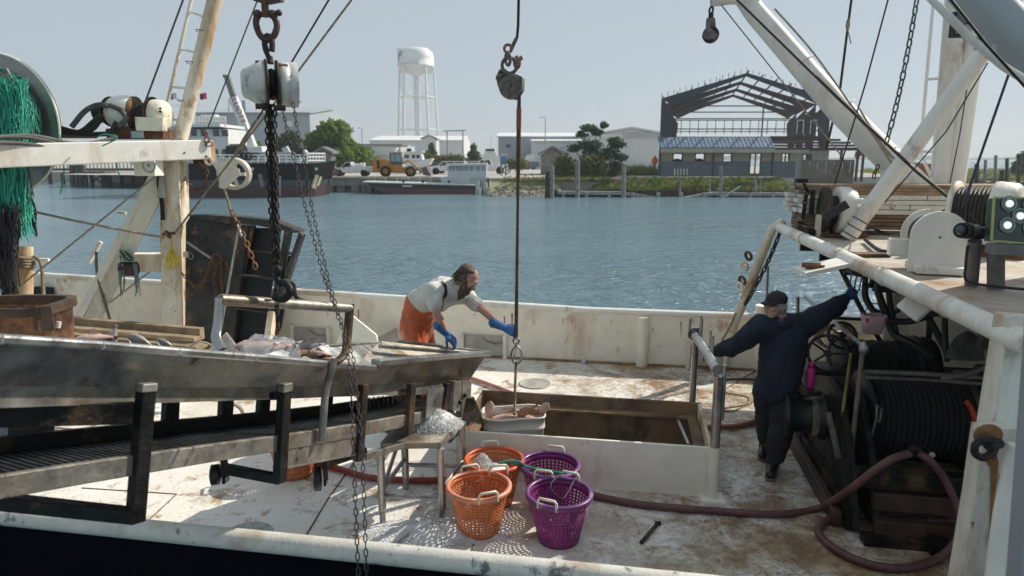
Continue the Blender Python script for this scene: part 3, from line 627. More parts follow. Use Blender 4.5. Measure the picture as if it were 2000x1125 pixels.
# skirt roof, fascia, walls
zs0, zs1 = bz(268), bz(290, BY - 1.4)
xs = gx(1500, BY)
m1 = MB(); m1.prism([(x0 - .3, BY, zs0), (x0 - .3, BY - 1.7, zs1 + .12), (x0 - .3, BY - 1.7, zs1 + .02), (x0 - .3, BY, zs0 - .12)], (xs - x0 + .3, 0, 0)); m1.build('skirt_roof', BLUER, t)
mb = MB()
for i in range(28): x = x0 - .2 + (xs - x0) * i / 27; mb.beam((x, BY - .02, zs0 + .03), (x, BY - 1.7, zs1 + .15), .05, .04)
mb.build('roof_seams', M('pale_seam', (.3, .35, .4), .6, bump=0), t)
for i, py in enumerate((271, 275.5, 280, 284.5, 289)):
    f = i / 4; MB().box(((xs + gx(1615 + i * 17, BY)) / 2, BY - 1.7 * f, zs0 + (zs1 - zs0) * f), (gx(1615 + i * 17, BY) - xs, .16, .24)).build('purlin', PURL, t)
MB().box(((x0 + gx(1560, BY)) / 2, BY - 1.6, bz(293.5, BY - 1.6)), (gx(1560, BY) - x0 + .5, .2, .5)).build('fascia', BEIGE, t)
MB().box(((x0 + gx(1660, BY)) / 2 + 7, BY - 1.45, bz(291, BY - 1.5)), (8, .2, .35)).build('porch_beam', PURL, t)
for px in (1640, 1672, 1683): x = gx(px, BY - 1.4); MB().box((x, BY - 1.4, (bz(292) + zb0) / 2 - .3), (.22, .22, bz(292) - zb0 + .6)).build('porch_post', PURL, t)
zc, zw = bz(315), bz(292)
xr = gx(1615, BY)
holes = [(1313, 1331, 300, 322), (1356, 1374, 300, 322), (1410, 1427, 300, 323), (1463, 1484, 300, 340), (1524, 1539, 300, 323), (1565, 1581, 302, 320)]
xcur = x0
for i, (a, b, c, d) in enumerate(holes):
    xa, xb2 = gx(a, BY), gx(b, BY); z1, z0 = bz(c), bz(d)
    MB().box(((xcur + xa) / 2, BY, (zw + zc) / 2), (xa - xcur, .2, zw - zc)).build('siding', BEIGE, t)
    MB().box(((xa + xb2) / 2, BY, (zw + z1) / 2), (xb2 - xa, .2, zw - z1)).build('siding', BEIGE, t)
    if z0 > zc: MB().box(((xa + xb2) / 2, BY, (z0 + zc) / 2), (xb2 - xa, .2, z0 - zc)).build('siding', BEIGE, t)
    fr = MB()
    for x in (xa, xb2): fr.box((x, BY - .02, (z0 + z1) / 2), (.1, .28, z1 - z0))
    for z in (z0, z1): fr.box(((xa + xb2) / 2, BY - .02, z), (xb2 - xa, .28, .1))
    if i in (3, 4): fr.box(((xa + xb2) / 2, BY - .02, (z0 + z1) / 2), (.1, .2, z1 - z0))
    fr.build('window_frame', DKB, t); xcur = xb2
MB().box(((xcur + xr) / 2, BY, (zw + zc) / 2), (xr - xcur, .2, zw - zc)).build('siding', BEIGE, t)
xd0, xd1 = gx(1463, BY), gx(1484, BY)
for a, b in ((x0, xd0), (xd1, xr)):
    MB().box(((a + b) / 2, BY - .02, (zc + zb0) / 2 - .1), (b - a, .3, zc - zb0 + .2)).build('block_wall', BLOCKM, t)
for px in (1287, 1391, 1506): x = gx(px, BY); MB().box((x, BY - .2, (zw + zb0) / 2), (.14, .16, zw - zb0)).build('downpipe', DKB, t)
for k in range(5): x = gx(1316 + k * 6, BY); MB().box((x, BY - .32, bz(336)), (.13, .3, .7)).build('bollard_stub', FARWHITE, t)
# back wall with openings lets daylight through: only corner returns
MB().box((x0, BY + 6, (zw + zb0) / 2), (.2, 12, zw - zb0)).build('side_wall', BEIGE, t)
for a, b, l in ((1313, 1331, 'arched'), (1356, 1374, 'arched')):
    x = gx((a + b) / 2, BY + 12); mb = MB(); mb.cyl((x, BY + 12, bz(322, BY + 12)), (x, BY + 12.4, bz(322, BY + 12)), .8, n=18); one('arched_form', mb, BLACK, 'dark rounded mound seen through the ' + ('leftmost' if a == 1313 else 'second') + ' shed window', 'mound')
for o in t.children if False else [c for c in bpy.data.objects if c.parent and c.parent.name.startswith('unfinished_shed')]:
    for v_ in o.data.vertices:
        if v_.co.y > -7.9: v_.co.x += (v_.co.y + 8.0) * .27
# orange-vested worker far away beside the shed
t = T('person', 'distant worker in an orange shirt standing left of the unfinished shed', 'person', P(1278, 334, Y=79))
b0 = P(1278, 334, Y=79); mb = MB()
for s in (-.1, .1): mb.cap(b0 + V((s, 0, .1)), b0 + V((s * .9, 0, .85)), .07, .1, 8)
mb.cap(b0 + V((0, 0, .85)), b0 + V((0, 0, 1.4)), .16, .2, 8); mb.cap(b0 + V((0, 0, 1.5)), b0 + V((0, 0, 1.65)), .1, .1, 8)
for s in (-1, 1): mb.cap(b0 + V((s * .24, 0, 1.35)), b0 + V((s * .3, .0, .8)), .07, .05, 8)
remesh(mb.build('body', M('tan_trousers', (.25, .17, .12), .8, bump=0), t), .035, 2)
mb = MB(); mb.cap(b0 + V((0, 0, .92)), b0 + V((0, 0, 1.38)), .2, .23, 10)
for s in (-1, 1): mb.cap(b0 + V((s * .24, 0, 1.35)), b0 + V((s * .28, .0, 1.05)), .09, .085, 8)
remesh(mb.build('shirt', M('orange_shirt', (.75, .16, .03), .8, bump=0), t), .035, 2)
# ============================================================ far vehicles and vessels
TYRE = M('tyre', (.015, .015, .016), .8, bump=0); RIM = M('rim_grey', (.35, .35, .35), .4, .6, bump=0)
CARW = M('car_white', (.75, .76, .76), .3, var=.02, bump=0, coat=.5); CARGREY = M('car_grey_blue', (.12, .15, .18), .3, var=.05, bump=0, coat=.5)
YEL = M('loader_yellow', (.46, .20, .035), .5, var=.12, vs=2, bump=0); CHR = M('chrome', (.5, .5, .5), .2, .9, bump=0); LENS = M('lens_clear', (.7, .72, .72), .15, bump=0)
def wheel(parent, c, r, wd, s, rimm=RIM):
    mb = MB(); c = V(c); mb.lathe(c - V((0, wd / 2, 0)), (0, 1, 0), [(r * .55, 0), (r * .92, 0), (r, wd * .2), (r, wd * .8), (r * .92, wd), (r * .55, wd)], 20); o = mb.build('wheel', TYRE, parent)
    mb = MB(); mb.lathe(c - V((0, wd / 2, 0)), (0, 1, 0), [(.01, wd * .1), (r * .2, wd * .08), (r * .3, wd * .25), (r * .58, wd * .2), (r * .58, wd * .8), (.01, wd * .8)], 16); mb.build('rim', rimm, o)
def vehicle(name, label, px, py, Y, Ln, face, mat, style, group=None, cat='pickup truck'):
    g = P(px, py, Y=Y); g.z = GZ + .02; t = T(name, label, cat, g, group); s = face; Wd = 1.9; k = Ln / 5.6
    def q(x, z, y=0): return g + V((s * x * k, y, z * k))
    hl = .5
    if style == 'pickup': prof = [(2.8, .45), (2.8, .95), (2.65, 1.08), (1.35, 1.15), (.75, 1.82), (-.45, 1.85), (-.7, 1.2), (-2.75, 1.2), (-2.8, .5)]
    elif style == 'utility': prof = [(2.8, .45), (2.8, .95), (2.65, 1.08), (1.35, 1.18), (.75, 1.86), (.05, 1.88), (-.12, 1.3), (-.2, 1.3), (-2.8, 1.3), (-2.8, .6)]
    else: prof = [(2.8, .45), (2.8, .95), (2.6, 1.1), (1.45, 1.2), (.75, 1.78), (-2.3, 1.8), (-2.75, 1.2), (-2.8, .5)]
    mb = MB(); mb.prism([q(x, z, -Wd / 2) for x, z in prof], (0, Wd, 0)); mb.build('body', mat, t, bevel=.05)
    win = {'pickup': [[(1.2, 1.2), (.7, 1.74), (.3, 1.74), (.3, 1.2)], [(.2, 1.2), (.2, 1.74), (-.4, 1.74), (-.52, 1.2)]], 'utility': [[(1.2, 1.24), (.7, 1.78), (.12, 1.78), (.12, 1.24)]],
           'suv': [[(1.25, 1.22), (.7, 1.7), (.3, 1.7), (.3, 1.22)], [(.2, 1.22), (.2, 1.7), (-.8, 1.7), (-.8, 1.22)], [(-.9, 1.22), (-.9, 1.7), (-2.1, 1.7), (-2.4, 1.22)]]}[style]
    for wq in win:
        mb = MB(); mb.prism([q(x, z, -Wd / 2 - .012) for x, z in wq], (0, .03, 0)); mb.build('side_window', GLASS, t)
    mb = MB(); mb.add([q(1.37, 1.2, -.8), q(1.37, 1.2, .8), q(.8, 1.8, .7), q(.8, 1.8, -.7)], [(0, 1, 2, 3)]); mb.build('windscreen', GLASS, t)
    for x in (1.75, -1.7):
        mb = MB(); mb.cyl(q(x, .42, -Wd / 2 - .008), q(x, .42, -Wd / 2 + .02), .5 * k, n=18); mb.build('wheel_arch', BLACK, t)
        for y in (-Wd / 2 + .1, Wd / 2 - .1): wheel(t, q(x, .4, y), .4 * k, .25, s)
    for y in (-.7, .7): MB().box(q(2.76, .85, y), (.12, .35, .18)).build('headlight', LENS, t)
    MB().box(q(2.84, .5, 0), (.14, Wd, .2)).build('bumper', CHR, t)
    MB().box(q(2.8, .8, 0), (.06, .9, .26)).build('grille', BLACK, t)
    MB().box(q(1.0, 1.2, -Wd / 2 - .12), (.12, .2, .18)).build('mirror', BLACK, t)
    mb = MB(); mb.box(q(.25, .82, -Wd / 2 - .004), (.02, .01, .7)); mb.box(q(-.55, .82, -Wd / 2 - .004), (.02, .01, .7)); mb.build('door_seam', BLACK, t)
    if style == 'utility':
        for i, x in enumerate((-.35, -1.05, -1.95)): MB().box(q(x, 1.0, -Wd / 2 - .01), (.55 * k, .03, .4)).build('locker_door', mat, t, bevel=.01)
        mb = MB()
        for x in (-.2, -1.2): mb.cyl(q(x, 1.3, -.7), q(x, 1.75, -.7), .03, n=6); mb.cyl(q(x, 1.3, .7), q(x, 1.75, .7), .03, n=6)
        mb.cyl(q(-.2, 1.75, -.7), q(-1.2, 1.75, -.7), .04, n=6); mb.build('ladder_rack', BLACK, t)
        MB().box(q(-.7, 1.55, .1), (.7, .9, .4)).build('tool_chest', CARW, t, bevel=.04); MB().cyl(q(-1.5, 1.3, 0), q(-1.5, 1.8, 0), .18).build('tank', CARW, t)
    return t
vehicle('pickup_truck', 'white utility pickup with side lockers parked left of the yellow loader', 690, 338, 84.5, 5.0, -1, CARW, 'utility')
vehicle('pickup_truck', 'white pickup parked behind the crew boat cabin, nose to the left', 951, 334, 96, 6.0, -1, CARW, 'pickup')
vehicle('suv', 'white car parked behind the left end of the crew boat', 877, 336, 94, 5.4, -1, CARW, 'suv', cat='car')
vehicle('suv', 'small dark grey-blue car behind the loader bucket', 845, 334, 100, 4.6, -1, CARGREY, 'suv', cat='car')
vehicle('suv', 'white car half hidden between the crew boat and the other white pickup', 912, 333, 108, 5.2, -1, CARW, 'suv', cat='car')
# loader
g = P(785, 340, Y=83); g.z = GZ + .02; t = T('wheel_loader', 'yellow articulated wheel loader with dark cab and lowered bucket on the quay', 'wheel loader', g)
def q(px, py, dy=0): r = P(px, py, Y=83 + dy); return V((r.x, r.y, r.z + (g.z - P(785, 341, Y=83).z)))
mb = MB(); mb.prism([q(x, y, -.8) for x, y in ((727, 334), (727, 309), (732, 306), (752, 308), (762, 315), (768, 333))], (0, 1.7, 0)); mb.build('engine_hood', YEL, t, bevel=.08)
mb = MB(); mb.prism([q(x, y, -.83) for x, y in ((735, 310), (741, 310), (741, 326), (737, 326))], (0, .03, 0)); mb.build('vent_grille', BLACK, t)
mb = MB(); mb.prism([q(x, y, -.7) for x, y in ((764, 333), (764, 318), (780, 318), (790, 326), (798, 330), (798, 335), (768, 335))], (0, 1.4, 0)); mb.build('chassis', YEL, t, bevel=.05)
mb = MB(); mb.prism([q(x, y, -.75) for x, y in ((760, 318), (761, 295), (781, 294), (785, 318))], (0, 1.5, 0)); cb = mb.build('cab', M('loader_cab', (.05, .07, .08), .4, bump=0), t, bevel=.05)
for pl in (((763, 312), (763.5, 297), (770, 297), (770, 312)), ((772, 312), (772, 297), (780, 296.5), (782, 312))):
    mb = MB(); mb.prism([q(x, y, -.77) for x, y in pl], (0, .02, 0)); mb.build('window', M('cab_glass', (.25, .33, .34), .1, bump=0), cb)
mb = MB(); mb.prism([q(x, y, -.9) for x, y in ((758.5, 295.5), (758.5, 293), (784, 292.5), (784, 295))], (0, 1.8, 0)); mb.build('cab_roof', M('cab_roof_tan', (.5, .42, .33), .6, bump=0), t, bevel=.04)
for yy in (-.5, .5):
    mb = MB()
    for a, b in (((785, 317), (798, 310)), ((798, 310), (815, 325)), ((815, 325), (829, 334)), ((790, 325), (806, 322))): mb.beam(q(*a, yy), q(*b, yy), .18, .42, up=(0, 1, 0))
    mb.build('lift_arm', YEL, t)
mb = MB(); mb.prism([q(x, y, -1.3) for x, y in ((826, 338), (828, 323), (832, 321), (836, 330), (842, 339.5), (834, 340))], (0, 2.6, 0)); mb.build('bucket', M('bucket_steel', (.10, .075, .06), .6, var=.3, bump=0), t, bevel=.03)
for px in (753, 802):
    for yy in (-.95, .95): wheel(t, q(px, 331.5, yy), .66, .55, 1, YEL)
# boat on trailer
g = P(818, 330, Y=97); g.z = GZ + .6
t = T('trailer_boat', 'white cabin motorboat standing on blocks behind the wheel loader', 'motorboat', g)
def q(px, py, dy=0): return P(px, py, Y=97 + dy)
mb = MB(); mb.prism([q(x, y, -1.3) for x, y in ((790, 327), (792, 318), (845, 309), (838, 322), (825, 327))], (0, 2.6, 0)); mb.build('hull', FARWHITE, t, bevel=.15)
mb = MB(); mb.prism([q(x, y, -1) for x, y in ((786, 318), (788, 299), (822, 298), (826, 312))], (0, 2, 0)); cb = mb.build('cabin', FARWHITE, t, bevel=.05)
for a, b in ((790, 799), (804, 811), (813, 820)): mb = MB(); mb.prism([q(x, y, -1.02) for x, y in ((a, 309), (a, 302), (b, 302), (b, 309))], (0, .03, 0)); mb.build('window', GLASS, cb)
MB().beam(q(784, 297.5), q(828, 296.5), 2.2, .15).build('cabin_roof', FARWHITE, t); MB().cyl(q(795, 294), q(803, 294), .3, n=10).build('radar', BLACK, t)
for px in (797, 822): MB().box(q(px, 331), (.3, 1.2, 1.1)).build('block', DOCKW, t)
# another boat + bits far behind
g = P(760, 305, Y=112); t = T('stored_boat', 'shrink-wrapped white boat with a long pale bow above the loader cab', 'motorboat', V((g.x, 112, GZ)))
mb = MB(); mb.prism([P(x, y, Y=111) for x, y in ((725, 286), (775, 288), (768, 300), (735, 303))], (0, 2.6, 0)); mb.build('hull', FARWHITE, t, bevel=.2)
mb = MB(); mb.prism([P(x, y, Y=111) for x, y in ((735, 303), (768, 300), (764, 330), (738, 330))], (0, 2.2, 0)); mb.build('cover', M('pale_tarp', (.55, .57, .58), .8, bump=.2), t, bevel=.2)
g = P(957, 322, Y=120); t = T('stored_yacht', 'pale sport yacht with tall mast beyond the bushes left of the strap', 'yacht', V((g.x, 120, GZ)))
mb = MB(); mb.prism([P(x, y, Y=119) for x, y in ((940, 325), (942, 305), (952, 290), (964, 290), (972, 305), (978, 310), (976, 325))], (0, 3, 0)); mb.build('hull', FARWHITE, t, bevel=.2)
MB().cyl(P(959, 295, Y=120), P(959, 262, Y=120), .07, n=6).build('mast', FARWHITE, t); MB().box(P(957, 293, Y=118.9), (1.6, .1, .35)).build('window', GLASS, t)
# fuel pump stand and truck beyond
q0 = P(983, 345, Y=86); t = T('fuel_stand', 'grey dockside fuel stand topped with a blue sign box', 'fuel stand', V((q0.x, 86, GZ)))
for px in (979, 988): a = P(px, 318, Y=86); MB().cyl((a.x, 86, GZ), a, .1, n=6).build('post', GREYWOOD, t)
a = P(982.5, 311, Y=86); MB().box(a, (.75, .4, .65)).build('sign_box', M('sign_blue', (.06, .20, .42), .5, bump=0), t); MB().box(P(985, 302, Y=86), (.9, .9, .1)).build('canopy', FARWHITE, t); MB().torus(P(990, 332, Y=85.8), (0, 1, 0), .45, .06, 16, 5).build('hose_reel', BLACK, t)
g = P(1035, 328, Y=135); t = T('box_truck', 'small white truck with blue cab far behind the olive hedge', 'truck', V((g.x, 135, GZ)))
mb = MB(); mb.prism([P(x, y, Y=134) for x, y in ((1024, 325), (1026, 308), (1030, 302), (1044, 302), (1044, 325))], (0, 2.4, 0)); mb.build('body', FARWHITE, t, bevel=.1); MB().box(P(1037, 321, Y=133.9), (3.2, .3, 1)).build('bonnet', CARGREY, t)
for px in (1029, 1042): wheel(t, P(px, 327, Y=134), .45, .3, 1)
g = P(665, 335, Y=86); 
t = T('fuel_tank', 'small orange-red tank on a red cradle at the quay edge by the ship bow', 'tank', P(637, 337, Y=84)); MB().cyl(P(631, 326, Y=84), P(645, 326, Y=84), .42, n=14).build('tank', M('orange_tank', (.5, .12, .05), .5, bump=0), t, bevel=.05); MB().box(P(645, 331, Y=83.6), (1.2, .8, .5)).build('cradle', M('red_cradle', (.4, .03, .03), .5, bump=0), t)
mb = MB()
for k in range(5): mb.torus(P(652 + k * .8, 336 - k * .3, Y=82), (0.2, 1, .2 * k), .38, .08, 14, 5)
one('cable_coil', mb, GREYHOSE, 'coiled hose heap on the quay edge below the white utility pickup', 'hose coil')

# barge and crew boat
HULLK = M('barge_black', (.014, .016, .02), .5, bump=0, spots=.06, scol=(.1, .05, .03), ss=3); HULLR = M('barge_red', (.13, .055, .055), .7, var=.25, vs=.5, bump=0)
BYY = 75.5; t = T('deck_barge', 'long low black barge with faded red bottom moored along the quay', 'barge', P(830, 378, Y=BYY))
def q(px, py, dy=0): return P(px, py, Y=BYY + dy)
mb = MB(); mb.prism([q(x, y) for x, y in ((714, 355.5), (935, 361.5), (935, 370), (775, 368), (722, 364))], (0, 3.4, 0)); mb.build('hull', HULLK, t)
mb = MB(); mb.prism([q(x, y, .02) for x, y in ((722, 364.1), (775, 368.1), (935, 370.1), (935, 381), (782, 381), (745, 377))], (0, 3.3, 0)); mb.build('bottom', HULLR, t)
MB().beam(q(714, 354.7, 1.7), q(935, 360.8, 1.7), 3.5, .12).build('deck_edge', M('pale_deck_edge', (.55, .55, .52), .7, bump=0), t)
for px in (788, 826, 877): MB().cyl(q(px, 357, .4), q(px, 352, .4), .13, n=8).build('bollard', BLACK, t)
for k in range(6): MB().box(q(787 + k * 3.2, 363.5, -.03), (.13, .03, .17)).build('name_letter', FARWHITE, t)
t = T('crew_boat', 'small pale workboat with a many-windowed cabin at the right end of the barge', 'workboat', P(912, 375, Y=78))
def q(px, py, dy=0): return P(px, py, Y=77.5 + dy)
GREYP = M('pale_blue_grey_paint', (.50, .55, .58), .5, var=.04, bump=0)
mb = MB(); mb.prism([q(x, y) for x, y in ((858, 346), (950, 343), (950, 372), (870, 372))], (0, 2.4, 0)); mb.build('hull', GREYP, t)
mb = MB(); mb.prism([q(x, y, -.1) for x, y in ((875, 348), (873, 326), (878, 323), (950, 321), (950, 358), (905, 360))], (0, 2.3, 0)); cb = mb.build('cabin', GREYP, t, bevel=.04)
MB().beam(q(874, 321.5, 1), q(952, 320, 1), 2.8, .18).build('cabin_roof', FARWHITE, t)
for a, b, c in ((876, 881, 2), (882, 888, 2), (890, 897, 2), (898, 905, 1), (907, 914, 0), (917, 925, 0), (929, 938, 0), (941, 948, 0)):
    mb = MB(); mb.prism([q(x, y, -.13) for x, y in ((a + c, 333), (a, 325), (b, 325), (b + c, 333))], (0, .04, 0)); mb.build('window', M('pale_glass', (.22, .27, .29), .1, bump=0) if a == 876 else bpy.data.materials['pale_glass'], cb)
mb = MB()
for px in (921, 930, 940): mb.cyl(q(px, 360, -.5), q(px, 349, -.5), .04, n=6)
mb.cyl(q(921, 349, -.5), q(940, 349, -.5), .04, n=6); mb.build('handrail', GALV, t)
t = T('piling_cluster', 'short green-topped pilings and white fender posts beside the crew boat', 'pilings', P(942, 380, Y=74))
for px, a, m in ((932, 353, GREENP), (948, 356, GREENP), (938, 366, FARWHITE), (953, 366, FARWHITE), (959, 364, FARWHITE)):
    z = P(px, a, Y=74); MB().cyl((z.x, 74, WZ - .5), z, .2, n=8).build('piling', m, t)

# moored supply vessel on the left
SY = 69.0
HP = M('ship_hull_paint', (.2, .2, .2), .6, bump=0, spec=.2)
def bandmat():
    m = HP; nt = m.node_tree; L = nt.links.new; p = nt.nodes['Principled BSDF']
    tc = _n(nt, 'ShaderNodeTexCoord'); sp = _n(nt, 'ShaderNodeSeparateXYZ'); L(tc.outputs['Object'], sp.inputs[0])
    r = _n(nt, 'ShaderNodeValToRGB'); mr = _n(nt, 'ShaderNodeMapRange'); L(sp.outputs['Z'], mr.inputs[0]); mr.inputs[1].default_value = 0; mr.inputs[2].default_value = 4
    L(mr.outputs[0], r.inputs[0]); r.color_ramp.interpolation = 'CONSTANT'; e = r.color_ramp.elements
    e[0].position = 0; e[0].color = (.11, .07, .065, 1); e[1].position = .28; e[1].color = (.085, .105, .125, 1)
    x = e.new(.42); x.color = (.007, .009, .013, 1)
    ns = _n(nt, 'ShaderNodeTexNoise'); ns.inputs['Scale'].default_value = .7; ns.inputs['Detail'].default_value = 6; L(tc.outputs['Object'], ns.inputs['Vector'])
    mx = _n(nt, 'ShaderNodeMix', data_type='RGBA'); mx.blend_type = 'MULTIPLY'; mx.inputs[0].default_value = .6; L(r.outputs[0], mx.inputs[6]); L(ns.outputs['Color'], mx.inputs[7]); L(mx.outputs[2], p.inputs['Base Color'])
bandmat()
t = T('supply_vessel', 'moored dark-hulled supply ship with white wheelhouse and rails on the left', 'ship', P(440, 385, Y=SY))
base = P(440, 385, Y=SY)
def q(px, py, dy=0): return P(px, py, Y=SY + dy)
# hull: station loft bow at right
zt = q(600, 319).z; zw = WZ - .5
mb = MB(); st = [(285, 0, 0), (540, 0, 0), (575, .4, 0), (604, 1.6, 0), (622, 3.0, .35), (634, 4.4, 1.0)]
rows = []
for px, inn, rk in st:
    x = q(px, 350).x; bx = x - rk * 2.0
    rows.append([V((bx, SY + inn, zw)), V((x - rk * .8, SY + inn * .95, WZ + 1.4)), V((x, SY + inn * .9, zt + rk * .25)), V((x, SY + 9 - inn * .9, zt + rk * .25)), V((x - rk * .8, SY + 9 - inn * .95, WZ + 1.4)), V((bx, SY + 9 - inn, zw))])
n = len(rows[0]); mb.add([p for r in rows for p in r], [(i * n + k, (i + 1) * n + k, (i + 1) * n + k + 1, i * n + k + 1) for i in range(len(rows) - 1) for k in range(n - 1)] + [tuple((len(rows) - 1) * n + k for k in range(n))])
hl = mb.build('hull', HP, t)

SH = FARWHITE

an = MB(); an.beam(q(619, 342, 1.6), q(612, 363, 1.3), .3, .3); an.beam(q(609, 364, 1.1), q(617, 365, 1.4), .25, .35); an.beam(q(626, 345, 2.4), q(619, 363, 2.0), .25, .25); an.build('anchor', M('anchor_buff', (.55, .48, .34), .6, bump=0), t)
for px, py in ((493, 330), (618, 330)): MB().cyl(q(px, py, -.06), q(px, py, .05), .14, n=10).build('porthole', SH, t)
for k in range(8): MB().box(q(547, 345 + k * 5, -.03 + .04), (.12, .2, .12)).build('draft_mark', SH, t)
MB().beam(q(508, 340, -.15), q(514, 365, -.15), .5, .3).build('fender_strip', M('rusty_fender', (.22, .19, .15), .8, bump=0), t)
# deck house
def house(name, x0, x1, y0, y1, dy, dep, mat=SH, bevel=.05):
    a = q(x0, y0, dy); b = q(x1, y1, dy); mb = MB(); mb.box(((a.x + b.x) / 2, SY + dy + dep / 2, (a.z + b.z) / 2), (b.x - a.x, dep, abs(a.z - b.z))); return mb.build(name, mat, t, bevel=bevel)
house('deck_house', 250, 434, 290, 322, 2, 6); h = house('wheelhouse', 330, 447, 252, 292, 2.4, 5)
MB().beam(q(320, 248.5, 4.6), q(455, 247.5, 4.6), 6.5, .28).build('wheelhouse_roof', SH, t)
for a, b in ((342, 352), (355, 368), (372, 384), (391, 402), (415, 428), (432, 445)):
    aa = q(a, 253, 2.3); bb = q(b, 266, 2.3); MB().box(((aa.x + bb.x) / 2, SY + 2.4, (aa.z + bb.z) / 2), (bb.x - aa.x, .12, aa.z - bb.z)).build('window', GLASS, h)
for px, py in ((300, 305), (325, 305), (420, 300)): MB().box(q(px, py, 2), (.7, .12, .9)).build('window', GLASS, t)
def rails(x0, x1, y0, y1, dy, n, dyb=0, mat=SH, name='railing'):
    mb = MB()
    for i in range(n + 1): f = i / n; px = x0 + (x1 - x0) * f; d = dy + dyb * f; mb.cyl(q(px, y1, d), q(px, y0, d), .09, n=6)
    for k in range(3): py = y0 + (y1 - y0) * k / 2.6; mb.cyl(q(x0, py, dy), q(x1, py, dy + dyb), .08, n=6)
    mb.build(name, mat, t)
rails(380, 600, 303, 319, .15, 16); rails(600, 634, 300, 318, 1.3, 6, 3.2); rails(382, 440, 232, 247, 2.6, 9); rails(382, 440, 228, 247, 6, 9); rails(355, 415, 322, 336, .1, 12); rails(250, 330, 300, 316, .1, 12)
MB().beam(q(396, 226, 4), q(424, 226, 4), 1, .2).build('radar_arm', SH, t); MB().cyl(q(408, 247, 4), q(408, 226, 4), .12, n=8).build('radar_mast', SH, t)
mm = MB(); mm.cyl(q(372, 247, 4), q(372, 150, 4), .1, .06, n=8); mm.cyl(q(330, 206, 4), q(392, 206, 4), .05, n=6); mm.cyl(q(340, 172, 4), q(385, 175, 4), .05, n=6); mm.build('signal_mast', SH, t)
MB().cyl(q(448, 300, 3), q(478, 300, 3), 1.0, n=14).build('winch_drum', BLACK, t)
mb = MB(); mb.box(q(462, 305, 4), (6, 3, .9)); mb.box(q(540, 308, 4), (5, 3, 1.2)); mb.build('deck_gear', M('deck_gear_grey', (.40, .41, .41), .6, bump=0), t, bevel=.1)
for k in range(3): MB().torus(q(467 + k * 9, 305, 0), (0, 1, 0), .33, .1, 14, 6).build('tyre_fender', TYRE, t)
for px in (580, 596): MB().sphere(q(px, 298, 3), .32, n=8).build('deck_light', SH, t)
MB().beam(q(556, 288, 3), q(566, 306, 3), .5, .6).build('windlass', GREYP, t); MB().cyl(q(575, 301, 3), q(590, 301, 3), .5, n=10).build('windlass_drum', BLACK, t)
for px, lab, c in ((338, 'small dark blue and white flag on the ship mast', (.2, .22, .28)), (397, 'small red and dark blue flag on the ship mast', (.02, .03, .08))):
    a = q(px - 7, 182, 4); mb = MB()
    for i in range(6): pass
    vs = []; 
    for i in range(7):
        for k in range(2): vs.append(a + V((i * .11, .08 * math.sin(i * 1.3), -.62 * k - .05 * math.sin(i))))
    mb.add(vs, [(i * 2, i * 2 + 1, i * 2 + 3, i * 2 + 2) for i in range(3)]); mb.m = 1; mb.add(vs, [(i * 2, i * 2 + 1, i * 2 + 3, i * 2 + 2) for i in range(3, 6)])
    o = one('flag', mb, [M('flag_dark', c, .8, bump=0), M('flag_red', (.55, .03, .05) if px > 350 else (.45, .42, .44), .8, bump=0)], lab, 'flag')
    o.modifiers.new('s', 'SOLIDIFY').thickness = .02
# crane on the land
t = T('crane', 'white telescopic crane with a raked lettered boom behind the supply ship', 'crane', V((P(492, 310, Y=88).x, 88, GZ)))
def q(px, py, dy=0): return P(px, py, Y=86 + dy)
MB().beam(q(497, 296), q(455, 190), .9, .9, up=(0, 1, 0)).build('boom', FARWHITE, t); MB().beam(q(461, 205), q(443, 148), .6, .6, up=(0, 1, 0)).build('boom_tip', M('boom_grey', (.16, .17, .17), .6, bump=0), t)
MB().beam(q(446, 150), q(437, 149), .5, .35).build('boom_head', BLACK, t)
MB().beam(q(485, 300), q(472, 245), .35, .35, up=(0, 1, 0)).build('lift_cylinder', FARWHITE, t); MB().box(q(492, 302), (3.4, 2.4, 2)).build('turret', FARWHITE, t, bevel=.1); MB().box(q(492, 318), (7, 2.5, 1.2)).build('carrier', GREYP, t, bevel=.1)
a = q(467.3, 203, -.55); b = q(456, 217, 0)
bd = (q(497, 296) - q(455, 190)).normalized(); X = bd; Yv = V((0, 1, 0)).cross(X) * 1; Rm = Matrix((X, V((0, -1, 0)).cross(X), V((0, -1, 0)))).transposed()
text('ELLIOTT', .95, q(465, 213, -.48), Rm, M('lettering_red', (.25, .03, .05), .6, bump=0), t)
# red excavator and bits on the right shore
RED = M('excavator_red', (.38, .07, .03), .5, var=.1, bump=0)
t = T('excavator', 'orange-red excavator with a bent arm beyond the white mast legs', 'excavator', P(1800, 350, Y=92))
def q(px, py, dy=0): return P(px, py, Y=90 + dy)
MB().beam(q(1676, 299), q(1760, 312), .5, .6).build('stick', RED, t); MB().beam(q(1676, 296), q(1674, 308), .5, .5).build('bucket_link', RED, t); MB().beam(q(1758, 322), q(1815, 327), .8, .9).build('boom', RED, t)
mb = MB(); mb.prism([q(x, y, -1) for x, y in ((1795, 356), (1795, 335), (1816, 328), (1818, 356))], (0, 2.4, 0)); mb.build('cab', RED, t, bevel=.08)
mb = MB(); mb.prism([q(x, y, -.8) for x, y in ((1775, 360), (1775, 345), (1800, 342), (1830, 345), (1830, 362))], (0, 2, 0)); mb.build('engine_house', M('excavator_dark', (.12, .02, .02), .6, bump=0), t, bevel=.08); MB().beam(q(1768, 364, -1), q(1832, 364, -1), .7, .7).build('track', BLACK, t)
